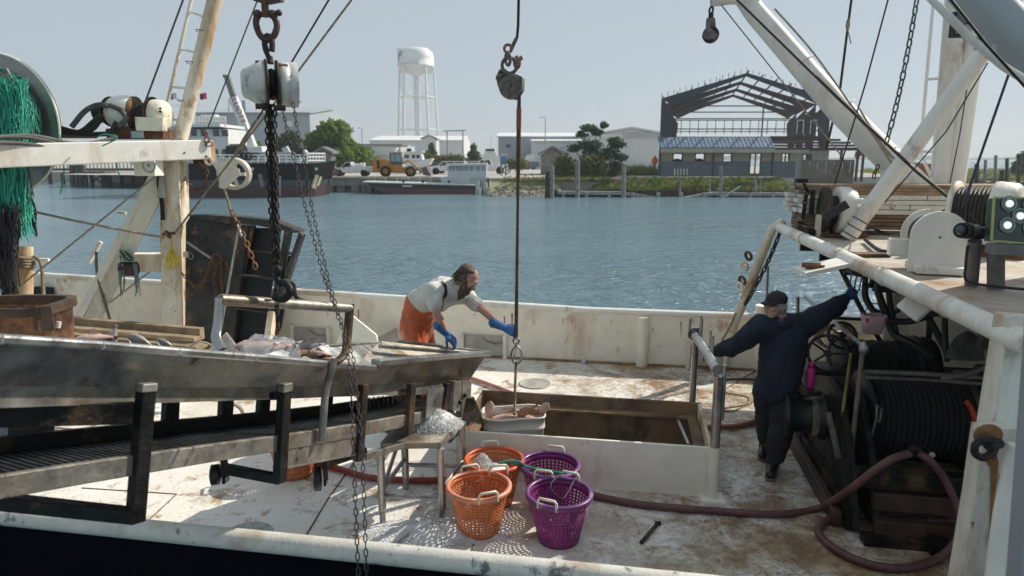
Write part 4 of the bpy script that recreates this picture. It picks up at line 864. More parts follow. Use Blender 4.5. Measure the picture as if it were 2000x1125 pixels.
# ============================================================ OUR BOAT: deck, bulwarks, hatch
def deck_mat():
    m = bpy.data.materials.new('worn_white_deck'); m.use_nodes = True; t = m.node_tree; p = t.nodes['Principled BSDF']; L = t.links.new
    tc = _n(t, 'ShaderNodeTexCoord'); co = tc.outputs['Object']
    def noise(sc, det=6, rough=.6, dist=0, off=0):
        n = _n(t, 'ShaderNodeTexNoise'); n.inputs['Scale'].default_value = sc; n.inputs['Detail'].default_value = det; n.inputs['Roughness'].default_value = rough; n.inputs['Distortion'].default_value = dist
        mp = _n(t, 'ShaderNodeMapping'); mp.inputs['Location'].default_value = (off, off * .7, 0); L(co, mp.inputs[0]); L(mp.outputs[0], n.inputs['Vector']); return n.outputs['Fac']
    def ramp(f, a, b, ca=(0, 0, 0, 1), cb=(1, 1, 1, 1)):
        r = _n(t, 'ShaderNodeValToRGB'); L(f, r.inputs[0]); e = r.color_ramp.elements; e[0].position = a; e[1].position = b; e[0].color = ca; e[1].color = cb; return r.outputs[0]
    def mix(f, a, b, mode='MIX'):
        x = _n(t, 'ShaderNodeMix', data_type='RGBA', blend_type=mode)
        L(f, x.inputs[0])
        if isinstance(a, tuple): x.inputs[6].default_value = a
        else: L(a, x.inputs[6])
        if isinstance(b, tuple): x.inputs[7].default_value = b
        else: L(b, x.inputs[7])
        return x.outputs[2]
    def mul(a, b):
        x = _n(t, 'ShaderNodeMath', operation='MULTIPLY'); L(a, x.inputs[0])
        if isinstance(b, (int, float)): x.inputs[1].default_value = b
        else: L(b, x.inputs[1])
        return x.outputs[0]
    base = ramp(noise(1.6, 6), .3, .7, (.77, .735, .66, 1), (.89, .87, .82, 1))
    big = ramp(noise(.75, 4, .6, .5, 4), .44, .66)
    sp = _n(t, 'ShaderNodeSeparateXYZ'); L(co, sp.inputs[0]); wr0 = _n(t, 'ShaderNodeMapRange'); L(sp.outputs['X'], wr0.inputs[0]); wr0.inputs[1].default_value = -.3; wr0.inputs[2].default_value = 1.3; wr0.inputs[3].default_value = .28; wr0.inputs[4].default_value = .9
    c = mix(mul(big, wr0.outputs[0]), base, (.50, .37, .21, 1))                     # broad yellow-brown staining, painted weaker on the sunlit side
    mid = mul(ramp(noise(3.2, 9, .72, .6, 9), .54, .63), .9)
    c = mix(mid, c, (.34, .21, .10, 1))                                 # rust bloom
    sm = ramp(noise(9, 9, .75, .3, 2), .63, .68)
    c = mix(mul(sm, .85), c, (.13, .065, .03, 1))                       # chips down to rust
    ed = _n(t, 'ShaderNodeTexVoronoi', feature='DISTANCE_TO_EDGE'); ed.inputs['Scale'].default_value = 3.0
    wv = _n(t, 'ShaderNodeTexNoise'); wv.inputs['Scale'].default_value = 2.5; wv.inputs['Detail'].default_value = 5; L(co, wv.inputs['Vector'])
    vm = _n(t, 'ShaderNodeVectorMath', operation='MULTIPLY_ADD'); L(wv.outputs['Color'], vm.inputs[0]); vm.inputs[1].default_value = (.9, .9, .9); L(co, vm.inputs[2]); L(vm.outputs[0], ed.inputs['Vector'])
    ring = mul(ramp(ed.outputs['Distance'], .0, .03, (1, 1, 1, 1), (0, 0, 0, 1)), ramp(noise(1.2, 3, .5, 0, 7), .5, .62))
    c = mix(mul(ring, .5), c, (.33, .2, .1, 1))                         # thin cracked-paint rings
    # rust-brown stains by the winch, darkened further to match the shade there
    wear_shade = _n(t, 'ShaderNodeMapRange'); L(sp.outputs['X'], wear_shade.inputs[0]); wear_shade.inputs[1].default_value = -.1; wear_shade.inputs[2].default_value = 1.7
    c = mix(mul(mul(ramp(noise(2.6, 10, .75, .5, 12), .42, .6), wear_shade.outputs[0]), .95), c, (.25, .145, .065, 1))
    c = mix(mul(mul(ramp(noise(16, 10, .8, .8, 31), .5, .58), wear_shade.outputs[0]), .75), c, (.17, .105, .055, 1))
    c = mix(mul(ramp(noise(22, 8, .8, .5, 40), .66, .69), .8), c, (.10, .055, .03, 1))
    wt = mul(ramp(noise(1.1, 3, .5, 0, 20), .45, .6), wear_shade.outputs[0])
    L(c, p.inputs['Base Color'])
    rr = _n(t, 'ShaderNodeMapRange'); L(wt, rr.inputs[0]); rr.inputs[3].default_value = .55; rr.inputs[4].default_value = .22; L(rr.outputs[0], p.inputs['Roughness'])
    b = _n(t, 'ShaderNodeBump'); b.inputs['Strength'].default_value = .5; b.inputs['Distance'].default_value = .012
    a = _n(t, 'ShaderNodeMath', operation='ADD'); L(noise(30, 5), a.inputs[0]); L(noise(7, 4, .6, 1.5), a.inputs[1]); L(a.outputs[0], b.inputs['Height']); L(b.outputs[0], p.inputs['Normal'])
    return m
DECK = deck_mat()
HU0, HU1, HV0, HV1 = -1.55, .80, 5.9, 7.08
VN, VF = 3.43, 9.86
us = [-10, HU0 + .04, HU1 - .04, 9]; vs_ = [VN + .02, HV0 + .04, HV1 - .04, VF]
mb = MB()
for i in range(3):
    for j in range(3):
        if (i, j) == (1, 1): continue
        mb.add([B(us[i], vs_[j], 0), B(us[i + 1], vs_[j], 0), B(us[i + 1], vs_[j + 1], 0), B(us[i], vs_[j + 1], 0)], [(0, 1, 2, 3)])
deck = tag(mb.build('deck', DECK), kind='structure')
WELD = M('rusty_weld', (.20, .10, .05), .8, var=.4, vs=12, bump=.5)
PLATEG = M('grey_port_plate', (.42, .40, .35), .6, var=.15, vs=4, rust=.2, bump=.2)
def seam(pts, r=.008):
    MB().tube([P(x, y, z=.002) for x, y in pts], r, 6, flat=.6).build('weld_seam', WELD, deck)
seam([(690, 905), (640, 975), (588, 1062)]); seam([(935, 1040), (905, 1110)]); seam([(160, 953), (345, 965), (275, 1030)])
for px, py, r in ((1045, 750, .22), (483, 1047, .2), (100, 1005, .12), (985, 1115, .2)):
    c = P(px, py, z=.0); mb = MB(); mb.lathe(c, ZH, [(r, .001), (r, .012), (r * .93, .014), (r * .9, .008), (r * .3, .010), (.01, .016)], 28); o = mb.build('drain_lid', GALV if px != 1045 else PLATEG, deck)
HULLIN = M('hull_navy', (.001, .002, .005), .7, spec=.05, var=.25, vs=1.5, bump=.1, spots=.05, scol=(.05, .07, .1), ss=10)
def zb(u): return .765 + max(0, -u - .5) * .028
# far bulwark
t = T('bulwark', 'cream steel bulwark with rust streaks along the far side of the deck', 'bulwark', B(0, VF, 0))
uu = [-10 + i * .5 for i in range(33)]
mb = MB()
for k in range(len(uu) - 1):
    a, b = uu[k], uu[k + 1]
    mb.add([B(a, VF, -.02), B(b, VF, -.02), B(b, VF, zb(b)), B(a, VF, zb(a)), B(a, VF + .09, -1.2), B(b, VF + .09, -1.2), B(b, VF + .09, zb(b)), B(a, VF + .09, zb(a))], [(0, 1, 2, 3), (5, 4, 7, 6)])
mb.build('plating', CREAM, t)
MB().tube([B(u, VF + .045, zb(u) + .02) for u in uu], .062, 10, flat=.8).build('cap_rail', WHITE, t)
mb = MB(); mb.tube([B(u, VF - .012, .012) for u in uu], .022, 6); mb.build('waterway_bead', M('waterway_rust', (.30, .19, .09), .9, var=.4, vs=5, bump=.5), t)
for px, py in ((1255, 660), (800, 650)):
    c = P(px, py, v=VF - .02); u = c.dot(UH); MB().cyl(B(u, VF - .02, 0), B(u, VF - .02, zb(u) - .03), .085, n=14).build('stiffener', CREAM, t)
def chain_link_mesh(name, L, Wd, r, mat, n=8, k=5):
    """one oval link, long axis Z, lying in the XZ plane"""
    R = Wd / 2 - r; h = L / 2 - Wd / 2; pts = []
    for i in range(n + 1): a = math.pi * i / n; pts.append(V((R * math.cos(a), 0, h + R * math.sin(a))))
    for i in range(n + 1): a = math.pi + math.pi * i / n; pts.append(V((R * math.cos(a), 0, -h + R * math.sin(a))))
    mb = MB(); mb.tube(pts, r, k, closed=True); o = mb.build(name, mat); me = o.data; bpy.data.objects.remove(o); return me
def chain(parent, pts, me, pitch, name='chain_link', twist=0, maxn=300):
    """place links along the polyline pts, alternating by 90 degrees"""
    pts = [V(p) for p in pts]; seg = [(pts[i + 1] - pts[i]).length for i in range(len(pts) - 1)]; tot = sum(seg); n = int(tot / pitch); d = pitch / 2; i = 0; acc = 0
    for k in range(min(n, maxn)):
        while i < len(seg) - 1 and acc + seg[i] < d: acc += seg[i]; i += 1
        p = pts[i].lerp(pts[i + 1], (d - acc) / seg[i]); z = (pts[i + 1] - pts[i]).normalized()
        M3 = frame(z, V((1, .2, 0))); M3 = M3 @ Matrix.Rotation(twist + (math.pi / 2 if k % 2 else 0) + rnd.uniform(-.15, .15), 3, 'Z')
        inst(name, me, Matrix.Translation(p) @ M3.to_4x4(), parent); d += pitch
LINK_RUST = chain_link_mesh('rusty_link', .062, .040, .006, RUST); LINK_GREY = chain_link_mesh('grey_link', .045, .028, .0045, GALV)
def freeing_port(px0, px1, pyt, lab):
    a = P(px0, 690, v=VF - .03).dot(UH); b = P(px1, 690, v=VF - .03).dot(UH); h = .36
    p = T('freeing_port', lab, 'freeing port', B((a + b) / 2, VF - .03, 0))
    MB().box(B((a + b) / 2, VF - .035, .20), (b - a, .025, .30), RB).build('flap', PLATEG, p, bevel=.005)
    for u in (a - .03, b + .03): MB().box(B(u, VF - .05, .19), (.055, .09, .38), RB).build('jamb', WHITE, p, bevel=.006)
    chain(p, sag(B(a + (b - a) * .45, VF - .06, .33), B(b + .05, VF - .07, .30), .07, 10), LINK_GREY, .036)
    return p
freeing_port(908, 983, 655, 'grey freeing-port flap with a small chain behind the hopper tip, left of the strap')
freeing_port(1348, 1412, 678, 'grey freeing-port flap behind the hatch roller rail')
freeing_port(578, 642, 630, 'grey freeing-port flap with a chain beside the upright trawl door')
# angled wing plates inside the bulwark
mb = MB(); pts = [P(648, 690, v=9.2), P(682, 612, v=9.5), P(735, 655, v=9.35), P(740, 690, v=9.2)]; mb.prism(pts, VH * .04); one('wing_plate', mb, CREAM, 'cream angled steel plate by the bulwark between hoop handle and bending worker', 'steel plate', bevel=.006)
mb = MB(); pts = [P(735, 660, v=9.45), P(775, 640, v=9.7), P(775, 690, v=9.5), P(738, 690, v=9.45)]; mb.prism(pts, VH * .03); one('wing_plate', mb, PLATEG, 'grey sloping plate right behind the orange overalls', 'steel plate', bevel=.006)
mb = MB(); mb.cyl(P(1136, 707, z=.02), P(1138, 707, z=.02) + V((.04, 0, 0)), .05, .03, 10); one('paper_cup', mb, M('pale_cup', (.6, .66, .68), .5, bump=0), 'small pale cup lying at the foot of the far bulwark', 'cup')
RUN = M('rust_run', (.24, .095, .025), .8, var=.35, vs=20, bump=.1, col2=(.38, .20, .07))
for px, y0, y1, w_ in ((985, 618, 640, .02), (1000, 612, 648, .025), (1006, 640, 668, .012), (1249, 642, 655, .012), (1247, 690, 712, .03), (1275, 640, 650, .012), (700, 605, 640, .02), (640, 600, 618, .012), (865, 618, 632, .012), (1100, 622, 636, .01), (1330, 628, 660, .014)):
    a = P(px, y0, v=VF - .006); b = P(px, y1, v=VF - .006); s = UH * w_ / 2; m_ = a.lerp(b, .4); mb = MB(); mb.add([a - s, a + s, m_ + s * .8, b + s * .15, b - s * .15, m_ - s * .7], [(0, 1, 2, 3, 4, 5)]); o = mb.build('rust_streak', RUN, t); o.modifiers.new('s', 'SOLIDIFY').thickness = .002
# near bulwark
t = T('bulwark', 'near bulwark with a chipped white pipe rail over navy hull plating', 'bulwark', B(0, VN, 0))
CHIP = M('chipped_white_pipe', (.62, .60, .54), .55, rust=.1, rs=2, var=.08, bump=.2, spots=.33, scol=(.15, .15, .15), ss=5)
MB().tube([B(u, VN, .74) for u in (-9, -5, -3, -1, 1, 3, 5)], .062, 14).build('pipe_rail', CHIP, t)
mb = MB(); mb.prism([B(-9, VN - .02, .72), B(-9, VN + .02, .72), B(-9, VN + .02, 0), B(-9, VN + .02, -1.2), B(-9, VN - .02, -1.2)], UH * 14); mb.build('plating', HULLIN, t)
# hatch coaming
t = T('hatch_coaming', 'low cream steel hatch coaming round the open fish hold', 'hatch', B((HU0 + HU1) / 2, HV0, 0))
HZ = .475; INN = M('hold_brown_steel', (.20, .14, .09), .7, var=.35, vs=3, rust=.5, rcol=(.10, .05, .025), streak=1, bump=.3)
mb = MB(); mb.prism([B(HU0, HV0, -.01), B(HU0, HV0, HZ), B(HU0, HV0 + .03, HZ), B(HU0, HV0 + .03, -.01)], UH * (HU1 - HU0)); mb.build('front_wall', CREAM, t, bevel=.008)
mb = MB(); mb.prism([B(HU0, HV1 - .03, -.01), B(HU0, HV1 - .03, HZ - .003), B(HU0, HV1, HZ - .003), B(HU0, HV1, -.01)], UH * (HU1 - HU0)); mb.build('back_wall', INN, t, bevel=.008)
for u in (HU0 + .015, HU1 - .015): MB().box(B(u, (HV0 + HV1) / 2, HZ / 2 - .006), (.03, HV1 - HV0 - .062, HZ), RB).build('end_wall', RUSTY if u > 0 else INN, t, bevel=.006)
for v in (HV0 + .09, HV1 - .09): MB().box(B((HU0 + HU1) / 2, v, HZ - .14), (HU1 - HU0 - .1, .11, .02), RB).build('ledge', INN, t)
for u in (HU0 + .09, HU1 - .09): MB().box(B(u, (HV0 + HV1) / 2, HZ - .137), (.10, HV1 - HV0 - .3, .02), RB).build('ledge', INN, t)
MB().box(B((HU0 + HU1) / 2, HV1 - .02, -.9), (HU1 - HU0, .02, 1.78), RB).build('hold_wall', INN, t)
MB().box(B((HU0 + HU1) / 2, HV0 + .05, -.9), (HU1 - HU0, .02, 1.78), RB).build('hold_wall', INN, t)
for u in (HU0 + .03, HU1 - .03): MB().box(B(u, (HV0 + HV1) / 2, -.9), (.02, HV1 - HV0 - .1, 1.78), RB).build('hold_wall', INN, t)
MB().box(B((HU0 + HU1) / 2, (HV0 + HV1) / 2, -1.8), (HU1 - HU0 + .1, HV1 - HV0 + .1, .03), RB).build('hold_floor', INN, t)
PIPEW = M('pale_pipe', (.55, .55, .53), .4, .2, var=.1, bump=.1)
MB().tube([P(915, 790, z=.30), P(1100, 800, z=.30), P(1325, 815, z=.30)], .018, 8).build('bar', PIPEW, t); MB().tube([P(1322, 815, z=.30), P(1345, 868, z=.30)], .016, 8).build('bar', PIPEW, t)
# roller rail at the right end of the hatch
t = T('hatch_rail', 'stainless roller rail with upright pins on two posts at the right end of the hatch', 'rail', B(HU1 + .06, HV0, 0))
pn = P(1390, 975, z=0); pf = P(1352, 783, z=.45); zr_ = 1.2
tn = V((pn.x, pn.y, zr_ - .05)); tf = V((pf.x, pf.y, zr_ + .06))
MB().cyl(pn, V((pn.x, pn.y, .5)), .048, n=14).build('post_sleeve', CREAM, t); MB().cyl(V((pn.x, pn.y, .5)), tn, .042, n=14).build('post', STEEL, t); MB().cyl(V((pn.x + .045, pn.y, .75)), V((pn.x + .045, pn.y, 1.25)), .02, n=10).build('pin', STEEL, t)
MB().box(V((pn.x, pn.y, .012)), (.2, .2, .024), RB).build('base_plate', CREAM, t)
MB().cyl(V((pf.x, pf.y, 0)), tf + V((0, 0, .0)), .036, n=14).build('post', STEEL, t)
ra = P(1354, 650, Y=pf.y); rb = P(1401, 722, Y=pn.y)
MB().cyl(ra, rb, .042, n=16).build('roller_pipe', STEEL, t)
dr = (rb - ra)
for f, s, l0, l1 in ((.02, -1, -.05, .16), (.12, 1, -.12, .22), (.16, 1, -.12, .2), (.52, 1, -.14, .2), (.62, 1, -.14, .18), (.75, 1, -.22, .0), (.3, 1, -.2, 0)):
    q0 = ra + dr * f + V((.045 * (1 if s > 0 else -1), 0, 0)); MB().cyl(q0 + V((0, 0, l0)), q0 + V((0, 0, l1)), .014, n=10).build('pin', STEEL, t)
mb = MB()
for k in range(3): mb.torus(ra + dr * .06 + V((0, k * .012, 0)), dr, .055, .007, 14, 5)
mb.build('lashing', REDHOSE, t)

# ============================================================ offloading hopper and inclined conveyor
NA = V((-.40, 6.2, 0)); NB = V((-.912, .41, 0))
def Q(px, py, w=0):
    r = ray(px, py); tt = (w + NB.dot(NA)) / NB.dot(r); return V((0, 0, CAMH)) + r * tt
t = T('fish_hopper', 'long stainless fish hopper trough with an inclined conveyor belt underneath', 'conveyor', V((-1.3, 4.3, .3)))
rim = [(-130, 648), (0, 655), (200, 668), (350, 681), (500, 693), (640, 706), (735, 714)]
crs = [(-130, 752), (0, 754), (200, 756), (350, 757), (500, 756), (640, 752), (735, 750)]
chn = [(-130, 802), (0, 797), (200, 790), (350, 786), (500, 781), (640, 775), (735, 772)]
mb = MB(); A = [Q(x, y, 0) for x, y in rim] + [Q(950, 693, .0)]; Cc = [Q(x, y, .13) for x, y in crs] + [Q(916, 744, .13)]; n = len(A)
mb.add(A + Cc, [(i, n + i, n + i + 1, i + 1) for i in range(n - 1)]); o = mb.build('near_wall', STEEL2, t); o.modifiers.new('s', 'SOLIDIFY').thickness = .006
D = [Q(x, y, .13) for x, y in chn] + [Q(912, 770, .13)]
mb = MB(); mb.add(Cc + D, [(i, n + i, n + i + 1, i + 1) for i in range(n - 1)]); o = mb.build('lower_channel', STEEL2, t); o.modifiers.new('s', 'SOLIDIFY').thickness = .02
# rolled rim lip
mb = MB(); L_ = A[:-1]; dn = V((0, 0, -.035)); out = -NB * .006
for i in range(len(L_) - 1): mb.beam(L_[i] + dn * .55 + NB * .03, L_[i + 1] + dn * .55 + NB * .03, .075, .045, ext=.004)
mb.build('rim_lip', STEEL, t, bevel=.012)
# far wall and pan
wf = .62
Ff = [Q(-130, 668, .55), Q(0, 676, .55), Q(200, 687, .55), Q(350, 696, .58), Q(480, 694, .62), Q(640, 674, .70), Q(742, 667, .80)]
tip = Q(952, 688, .10); Fb = [c + NB * .32 for c in Cc[:-1]]
m_ = len(Ff); mb = MB(); mb.add(Ff + Fb, [(i, i + 1, m_ + i + 1, m_ + i) for i in range(m_ - 1)]); o = mb.build('far_wall', STEEL, t); o.modifiers.new('s', 'SOLIDIFY').thickness = .006
mb = MB(); mb.add(Fb + Cc[:-1], [(i, i + 1, m_ + i + 1, m_ + i) for i in range(m_ - 1)]); mb.add([Fb[-1], Cc[-2], Cc[-1]], [(0, 1, 2)]); o = mb.build('pan', STEEL, t)
mb = MB(); mb.add([Ff[-1], Q(948, 690, .35), Cc[-1] + NB * .1, Fb[-1]], [(0, 1, 2, 3)]); mb.add([Q(948, 690, .35), A[-1], Cc[-1], Cc[-1] + NB * .1], [(0, 1, 2, 3)]); o = mb.build('end_wall', STEEL2, t); o.modifiers.new('s', 'SOLIDIFY').thickness = .006
MB().beam(Ff[-2] + V((0, 0, -.01)), Ff[-1] + V((0, 0, -.01)), .05, .03).build('far_rim', STEEL, t, bevel=.006)
MB().beam(Q(735, 708, .02), Q(952, 690, .02), .09, .05, ext=.01).build('end_rail', STEEL, t, bevel=.01)
MB().beam(Q(742, 676, .62), Q(935, 692, .34), .05, .035).build('end_rail', STEEL, t, bevel=.006); MB().beam(Q(772, 666, .82), Q(955, 689, .40), .05, .04).build('end_rail', STEEL, t, bevel=.006)
# belt unit
bt = [(-130, 952), (0, 930), (140, 908), (285, 887), (420, 868), (540, 852), (640, 837), (715, 825), (800, 809), (885, 793)]
E = [Q(x, y, .05) for x, y in bt]; n = len(E)
mb = MB()
for i in range(n - 1): mb.beam(E[i] + V((0, 0, -.045)), E[i + 1] + V((0, 0, -.045)), .035, .1, ext=.002)
mb.build('side_rail', STEEL2, t, bevel=.006)
G_ = [e + NB * .36 for e in E]
mb = MB()
for i in range(n - 1): mb.beam(G_[i] + V((0, 0, .02)), G_[i + 1] + V((0, 0, .02)), .03, .12, ext=.002)
mb.build('side_rail', BLACKST, t)
BELT = M('black_belt', (.012, .013, .014), .45, var=.4, vs=20, bump=.5, bs=50, spots=.12, scol=(.25, .26, .27), ss=16)
mb = MB()
for i in range(n - 1):
    a, b = E[i], E[i + 1]; L0 = (b - a).length; kk = max(2, int(L0 / .035))
    for k in range(kk):
        p = a.lerp(b, k / kk) + NB * .02; q0 = a.lerp(b, (k + .62) / kk) + NB * .02; s = NB * .33; u = V((0, 0, .008)); d0 = V((0, 0, -.012))
        mb.add([p + u, q0 + u, q0 + s + u, p + s + u, p + d0, q0 + d0, q0 + s + d0, p + s + d0], [(0, 1, 2, 3), (0, 4, 5, 1), (4, 0, 3, 7), (1, 5, 6, 2)])
tag(mb.build('belt_slats', BELT, t), kind='stuff')
mb = MB(); mb.add([e + NB * .02 + V((0, 0, -.02)) for e in E] + [e + NB * .35 + V((0, 0, -.02)) for e in E], [(i, i + 1, n + i + 1, n + i) for i in range(n - 1)]); mb.build('belt', BELT, t)
# deeper box section and sloping tray
mb = MB(); mb.prism([Q(562, 858, .04), Q(706, 836, .04), Q(706, 884, .04), Q(560, 912, .04)], NB * .05); mb.build('gearbox_panel', STEEL2, t, bevel=.006)
mb = MB(); mb.prism([Q(560, 912, .03), Q(708, 884, .03), Q(706, 878, .3), Q(600, 900, .3)], V((0, 0, -.012))); mb.build('tray', STEEL2, t)
MB().beam(Q(714, 893, .04), Q(872, 843, .04), .02, .05).build('flat_bar', STEEL2, t, bevel=.004)
# frames
def post(x0, y0, x1, y1, w, wd, th, mat=DKRUST, nm='frame_post'): MB().beam(Q(x0, y0, w), Q(x1, y1, w), th, wd, up=(-NB.y, NB.x, 0) if False else tuple(V((.41, .912, 0)))).build(nm, mat, t, bevel=.006)
post(286, 752, 264, 1020, .03, .075, .06, BLACKST); post(556, 752, 546, 942, .03, .07, .06, BLACKST); post(710, 750, 700, 900, .03, .07, .05); post(804, 748, 797, 850, .03, .08, .05); post(874, 748, 862, 838, .03, .08, .05)
post(288, 748, 286, 765, .02, .085, .05, STEEL2, 'post_cap'); post(558, 748, 557, 765, .02, .08, .05, STEEL2, 'post_cap')
MB().beam(Q(-40, 975, .5), Q(266, 1008, .03), .06, .07).build('cross_bar', BLACKST, t, bevel=.006)
MB().beam(Q(432, 914, .36), Q(548, 936, .03), .05, .06).build('cross_bar', BLACKST, t, bevel=.006)
MB().beam(Q(-100, 812, .3), Q(290, 806, .06), .05, .1).build('cross_bar', BLACKST, t); MB().beam(Q(320, 774, .42), Q(556, 772, .1), .04, .05).build('cross_bar', BLACKST, t); MB().beam(Q(560, 772, .42), Q(806, 764, .1), .04, .04).build('cross_bar', BLACKST, t)
MB().beam(Q(640, 905, .2), Q(715, 880, .06), .04, .05).build('cross_bar', BLACKST, t)
for x, y0, y1 in ((334, 775, 835), (442, 775, 822), (515, 775, 815), (640, 770, 800)): post(x, y0, x - 3, y1, .42, .09, .05, BLACKST)
mb = MB(); mb.prism([Q(14, 790, .52), Q(104, 790, .52), Q(108, 858, .52), Q(16, 862, .52)], NB * .2); mb.build('motor_cover', M('grey_cover', (.20, .205, .20), .5, .3, var=.2, vs=5, bump=.2, spots=.15, scol=(.4, .4, .4), ss=12), t, bevel=.008)
# curved hoop leg going under the trough
mb = MB(); mb.tube(spline([Q(653, 700, -.03), Q(645, 730, -.02), Q(636, 765, .02), Q(632, 810, .0), Q(628, 862, .0)], 5), .026, 10, flat=.6); mb.build('strap_leg', STEEL2, t)
# discharge end plates
mb = MB(); mb.prism([Q(836, 762, .0), Q(868, 756, .0), Q(860, 808, .0), Q(832, 818, .0)], NB * .01); mb.build('end_plate', STEEL, t)
for x0, x1, y0, y1 in ((888, 902, 745, 803), (904, 921, 745, 830)): mb = MB(); mb.prism([Q(x0, y0, -.02), Q(x1, y0, -.02), Q(x1 - 3, y1, -.02), Q(x0 - 3, y1, -.02)], NB * .06); mb.build('end_bracket', STEEL2, t, bevel=.006)
for px, py in ((899, 785), (908, 772), (915, 800)): MB().sphere(Q(px, py, -.03), .022, n=8).build('bolt', BLACKST, t)
MB().cyl(Q(916, 790, -.05), Q(916, 790, .1), .06, n=14).build('shaft_bearing', BLACKST, t)
mb = MB()
for k in range(7): x = 712 + k * 9; mb.box(Q(x, 788 - k, .40), (.016, .03, .09))
mb.build('vent_slots', STEEL, t)
# casters
for px, py, r in ((620, 935, .09), (420, 928, .06)):
    c = Q(px, py, .22); mb = MB(); mb.lathe(c - V((.03, 0, 0)), (1, .25, 0), [(.01, 0), (r * .5, 0), (r, .008), (r, .052), (r * .5, .06), (.01, .06)], 18); w_ = mb.build('caster', RUBBER, t); MB().box(c + V((.06, 0, .07)), (.015, .07, .22)).build('fork', BLACKST, w_); MB().sphere(c + V((.07, -.01, -.02)), .02, n=6).build('axle_nut', GALV, w_)
# tines hanging hoop handle (spreader)
t2 = T('lifting_hoop', 'square steel lifting hoop standing over the trough of fish', 'lifting hoop', Q(560, 700, .3))
sa, sb = Q(428, 590, .30), Q(684, 606, .05)
sa = Q(430, 585, .25); sb = Q(684, 602, .10)
MB().cyl(sa, sb, .034, n=14).build('crossbar', STEEL2, t2)
mb = MB(); mb.tube(spline([sa + V((0, 0, .01)), Q(426, 630, .25), Q(422, 660, .22), Q(432, 684, .15)], 6), .03, 10, flat=.45); mb.build('leg', STEEL, t2)
mb = MB(); mb.tube(spline([sb + V((0, 0, .03)), Q(679, 650, .08), Q(674, 690, .04), Q(655, 708, .01)], 6), .032, 10, flat=.6); mb.build('leg', DKRUST, t2)
mb = MB(); mb.tube(spline([Q(520, 587, .2), Q(535, 581, .2), Q(540, 560, .2), Q(556, 549, .2), Q(573, 556, .2), Q(578, 580, .18), Q(598, 589, .18)], 5), .014, 8); mb.build('lifting_eye', DKRUST, t2)
MB().beam(Q(513, 585, .2), Q(600, 591, .17), .05, .012).build('pad', DKRUST, t2)

# ------------------------------------------------------------ fish and plastic in the trough
FISHM = M('fish_grey_skin', (.20, .19, .19), .3, var=.4, vs=12, bump=.1, spec=.7, col2=(.38, .34, .32)); FISHP = M('fish_pale_pink', (.55, .36, .30), .4, var=.25, vs=10, bump=.1, spec=.6); FISHB = M('fish_brown', (.32, .17, .09), .4, var=.3, vs=12, bump=.15)
def fish(name, c, d, L, r, mat, lab, up=ZH, group=None):
    d = V(d).normalized(); mb = MB(); L, r = (L * .68, r * .68) if c.x < -1.6 and c.z > 1 else (L, r); sd = d.cross(V(up)).normalized()
    pr = [(0, .15), (.08, .55), (.25, 1), (.5, .95), (.75, .5), (.9, .22)]
    pts = [c + d * L * (f - .5) for f, _ in pr]; mb.tube(pts, [r * k for _, k in pr], 9, flat=.55)
    e = c + d * L * .4; mb.add([e, e + d * L * .16 + sd * r * 1.1, e + d * L * .11, e + d * L * .16 - sd * r * 1.1, e + V(up) * r * .2], [(0, 1, 2, 4), (0, 4, 2, 3), (0, 2, 1), (0, 3, 2)])
    m2 = c - d * L * .05 + V(up) * r * .5; mb.add([m2 - d * L * .15, m2 + V(up) * r * .7, m2 + d * L * .2], [(0, 1, 2)])
    return one(name, mb, mat, lab, 'fish', group)
for i, (px, py, w, L, r, mt, d, lab) in enumerate((
    (590, 676, .3, .30, .055, FISHM, (1, .1, .05), 'dark silver fish on top of the heap beside the plastic'), (606, 690, .22, .26, .05, FISHM, (.8, -.5, 0), 'dark fish lying behind the pale fillet near the hoop leg'),
    (586, 690, .18, .15, .045, FISHB, (.9, .2, .1), 'brown curled fish in front of the dark silver one'), (625, 694, .15, .2, .05, FISHP, (1, .1, -.1), 'pale split fish close to the right hoop leg'), (634, 701, .1, .14, .03, FISHB, (.9, -.3, 0), 'small brown fish at the near rim by the hoop leg'),
    (188, 660, .28, .28, .06, FISHP, (1, .2, 0), 'pinkish fish showing above the trough rim at far left'), (218, 664, .25, .22, .05, FISHM, (.3, .3, 1), 'silver fish tail poking up beside the pinkish fish'), (275, 667, .25, .22, .05, FISHM, (.9, .1, -.5), 'silver-red fish showing above the rim in the middle left'), (325, 673, .25, .16, .035, FISHM, (.9, .1, -.6), 'last small silver fish above the rim before the hoop'))):
    fish('fish', Q(px, py, w), d, L, r, mt, lab, group='fish in the hopper')
PLAST = M('clear_plastic', (.66, .72, .78), .16, var=.15, vs=9, bump=.5, bs=18, spec=.9, alpha=.26)
mb = MB(); gx_, gy_ = 16, 9; vs = []
for j in range(gy_):
    for i in range(gx_):
        px = 470 + 118 * i / (gx_ - 1); hump = math.sin(math.pi * i / (gx_ - 1)) ** .6 * (1 - abs(j - 3) / 6)
        base_ = Q(px, 694, .08 + .3 * j / (gy_ - 1)); vs.append(base_ + V((0, 0, .04 + .10 * hump + rnd.uniform(-.016, .016) - .03 * j * 0 - (.1 if j in (0,) else 0))))
mb.add(vs, [(j * gx_ + i, j * gx_ + i + 1, (j + 1) * gx_ + i + 1, (j + 1) * gx_ + i) for j in range(gy_ - 1) for i in range(gx_ - 1)], False)
o = one('plastic_sheet', mb, PLAST, 'crumpled clear plastic sheet over the fish in the trough', 'plastic sheet')
for px, py, mt in ((500, 688, FISHP), (545, 686, FISHM), (525, 692, FISHP)): fish('fish', Q(px, py - 4, .2) + V((0, 0, .03)), (1, .15, .03), .26, .06, mt, {500: 'pink fish under the left end of the plastic sheet', 545: 'silver fish under the right end of the plastic sheet', 525: 'pink fish under the middle of the plastic sheet'}[px], group='fish in the hopper')

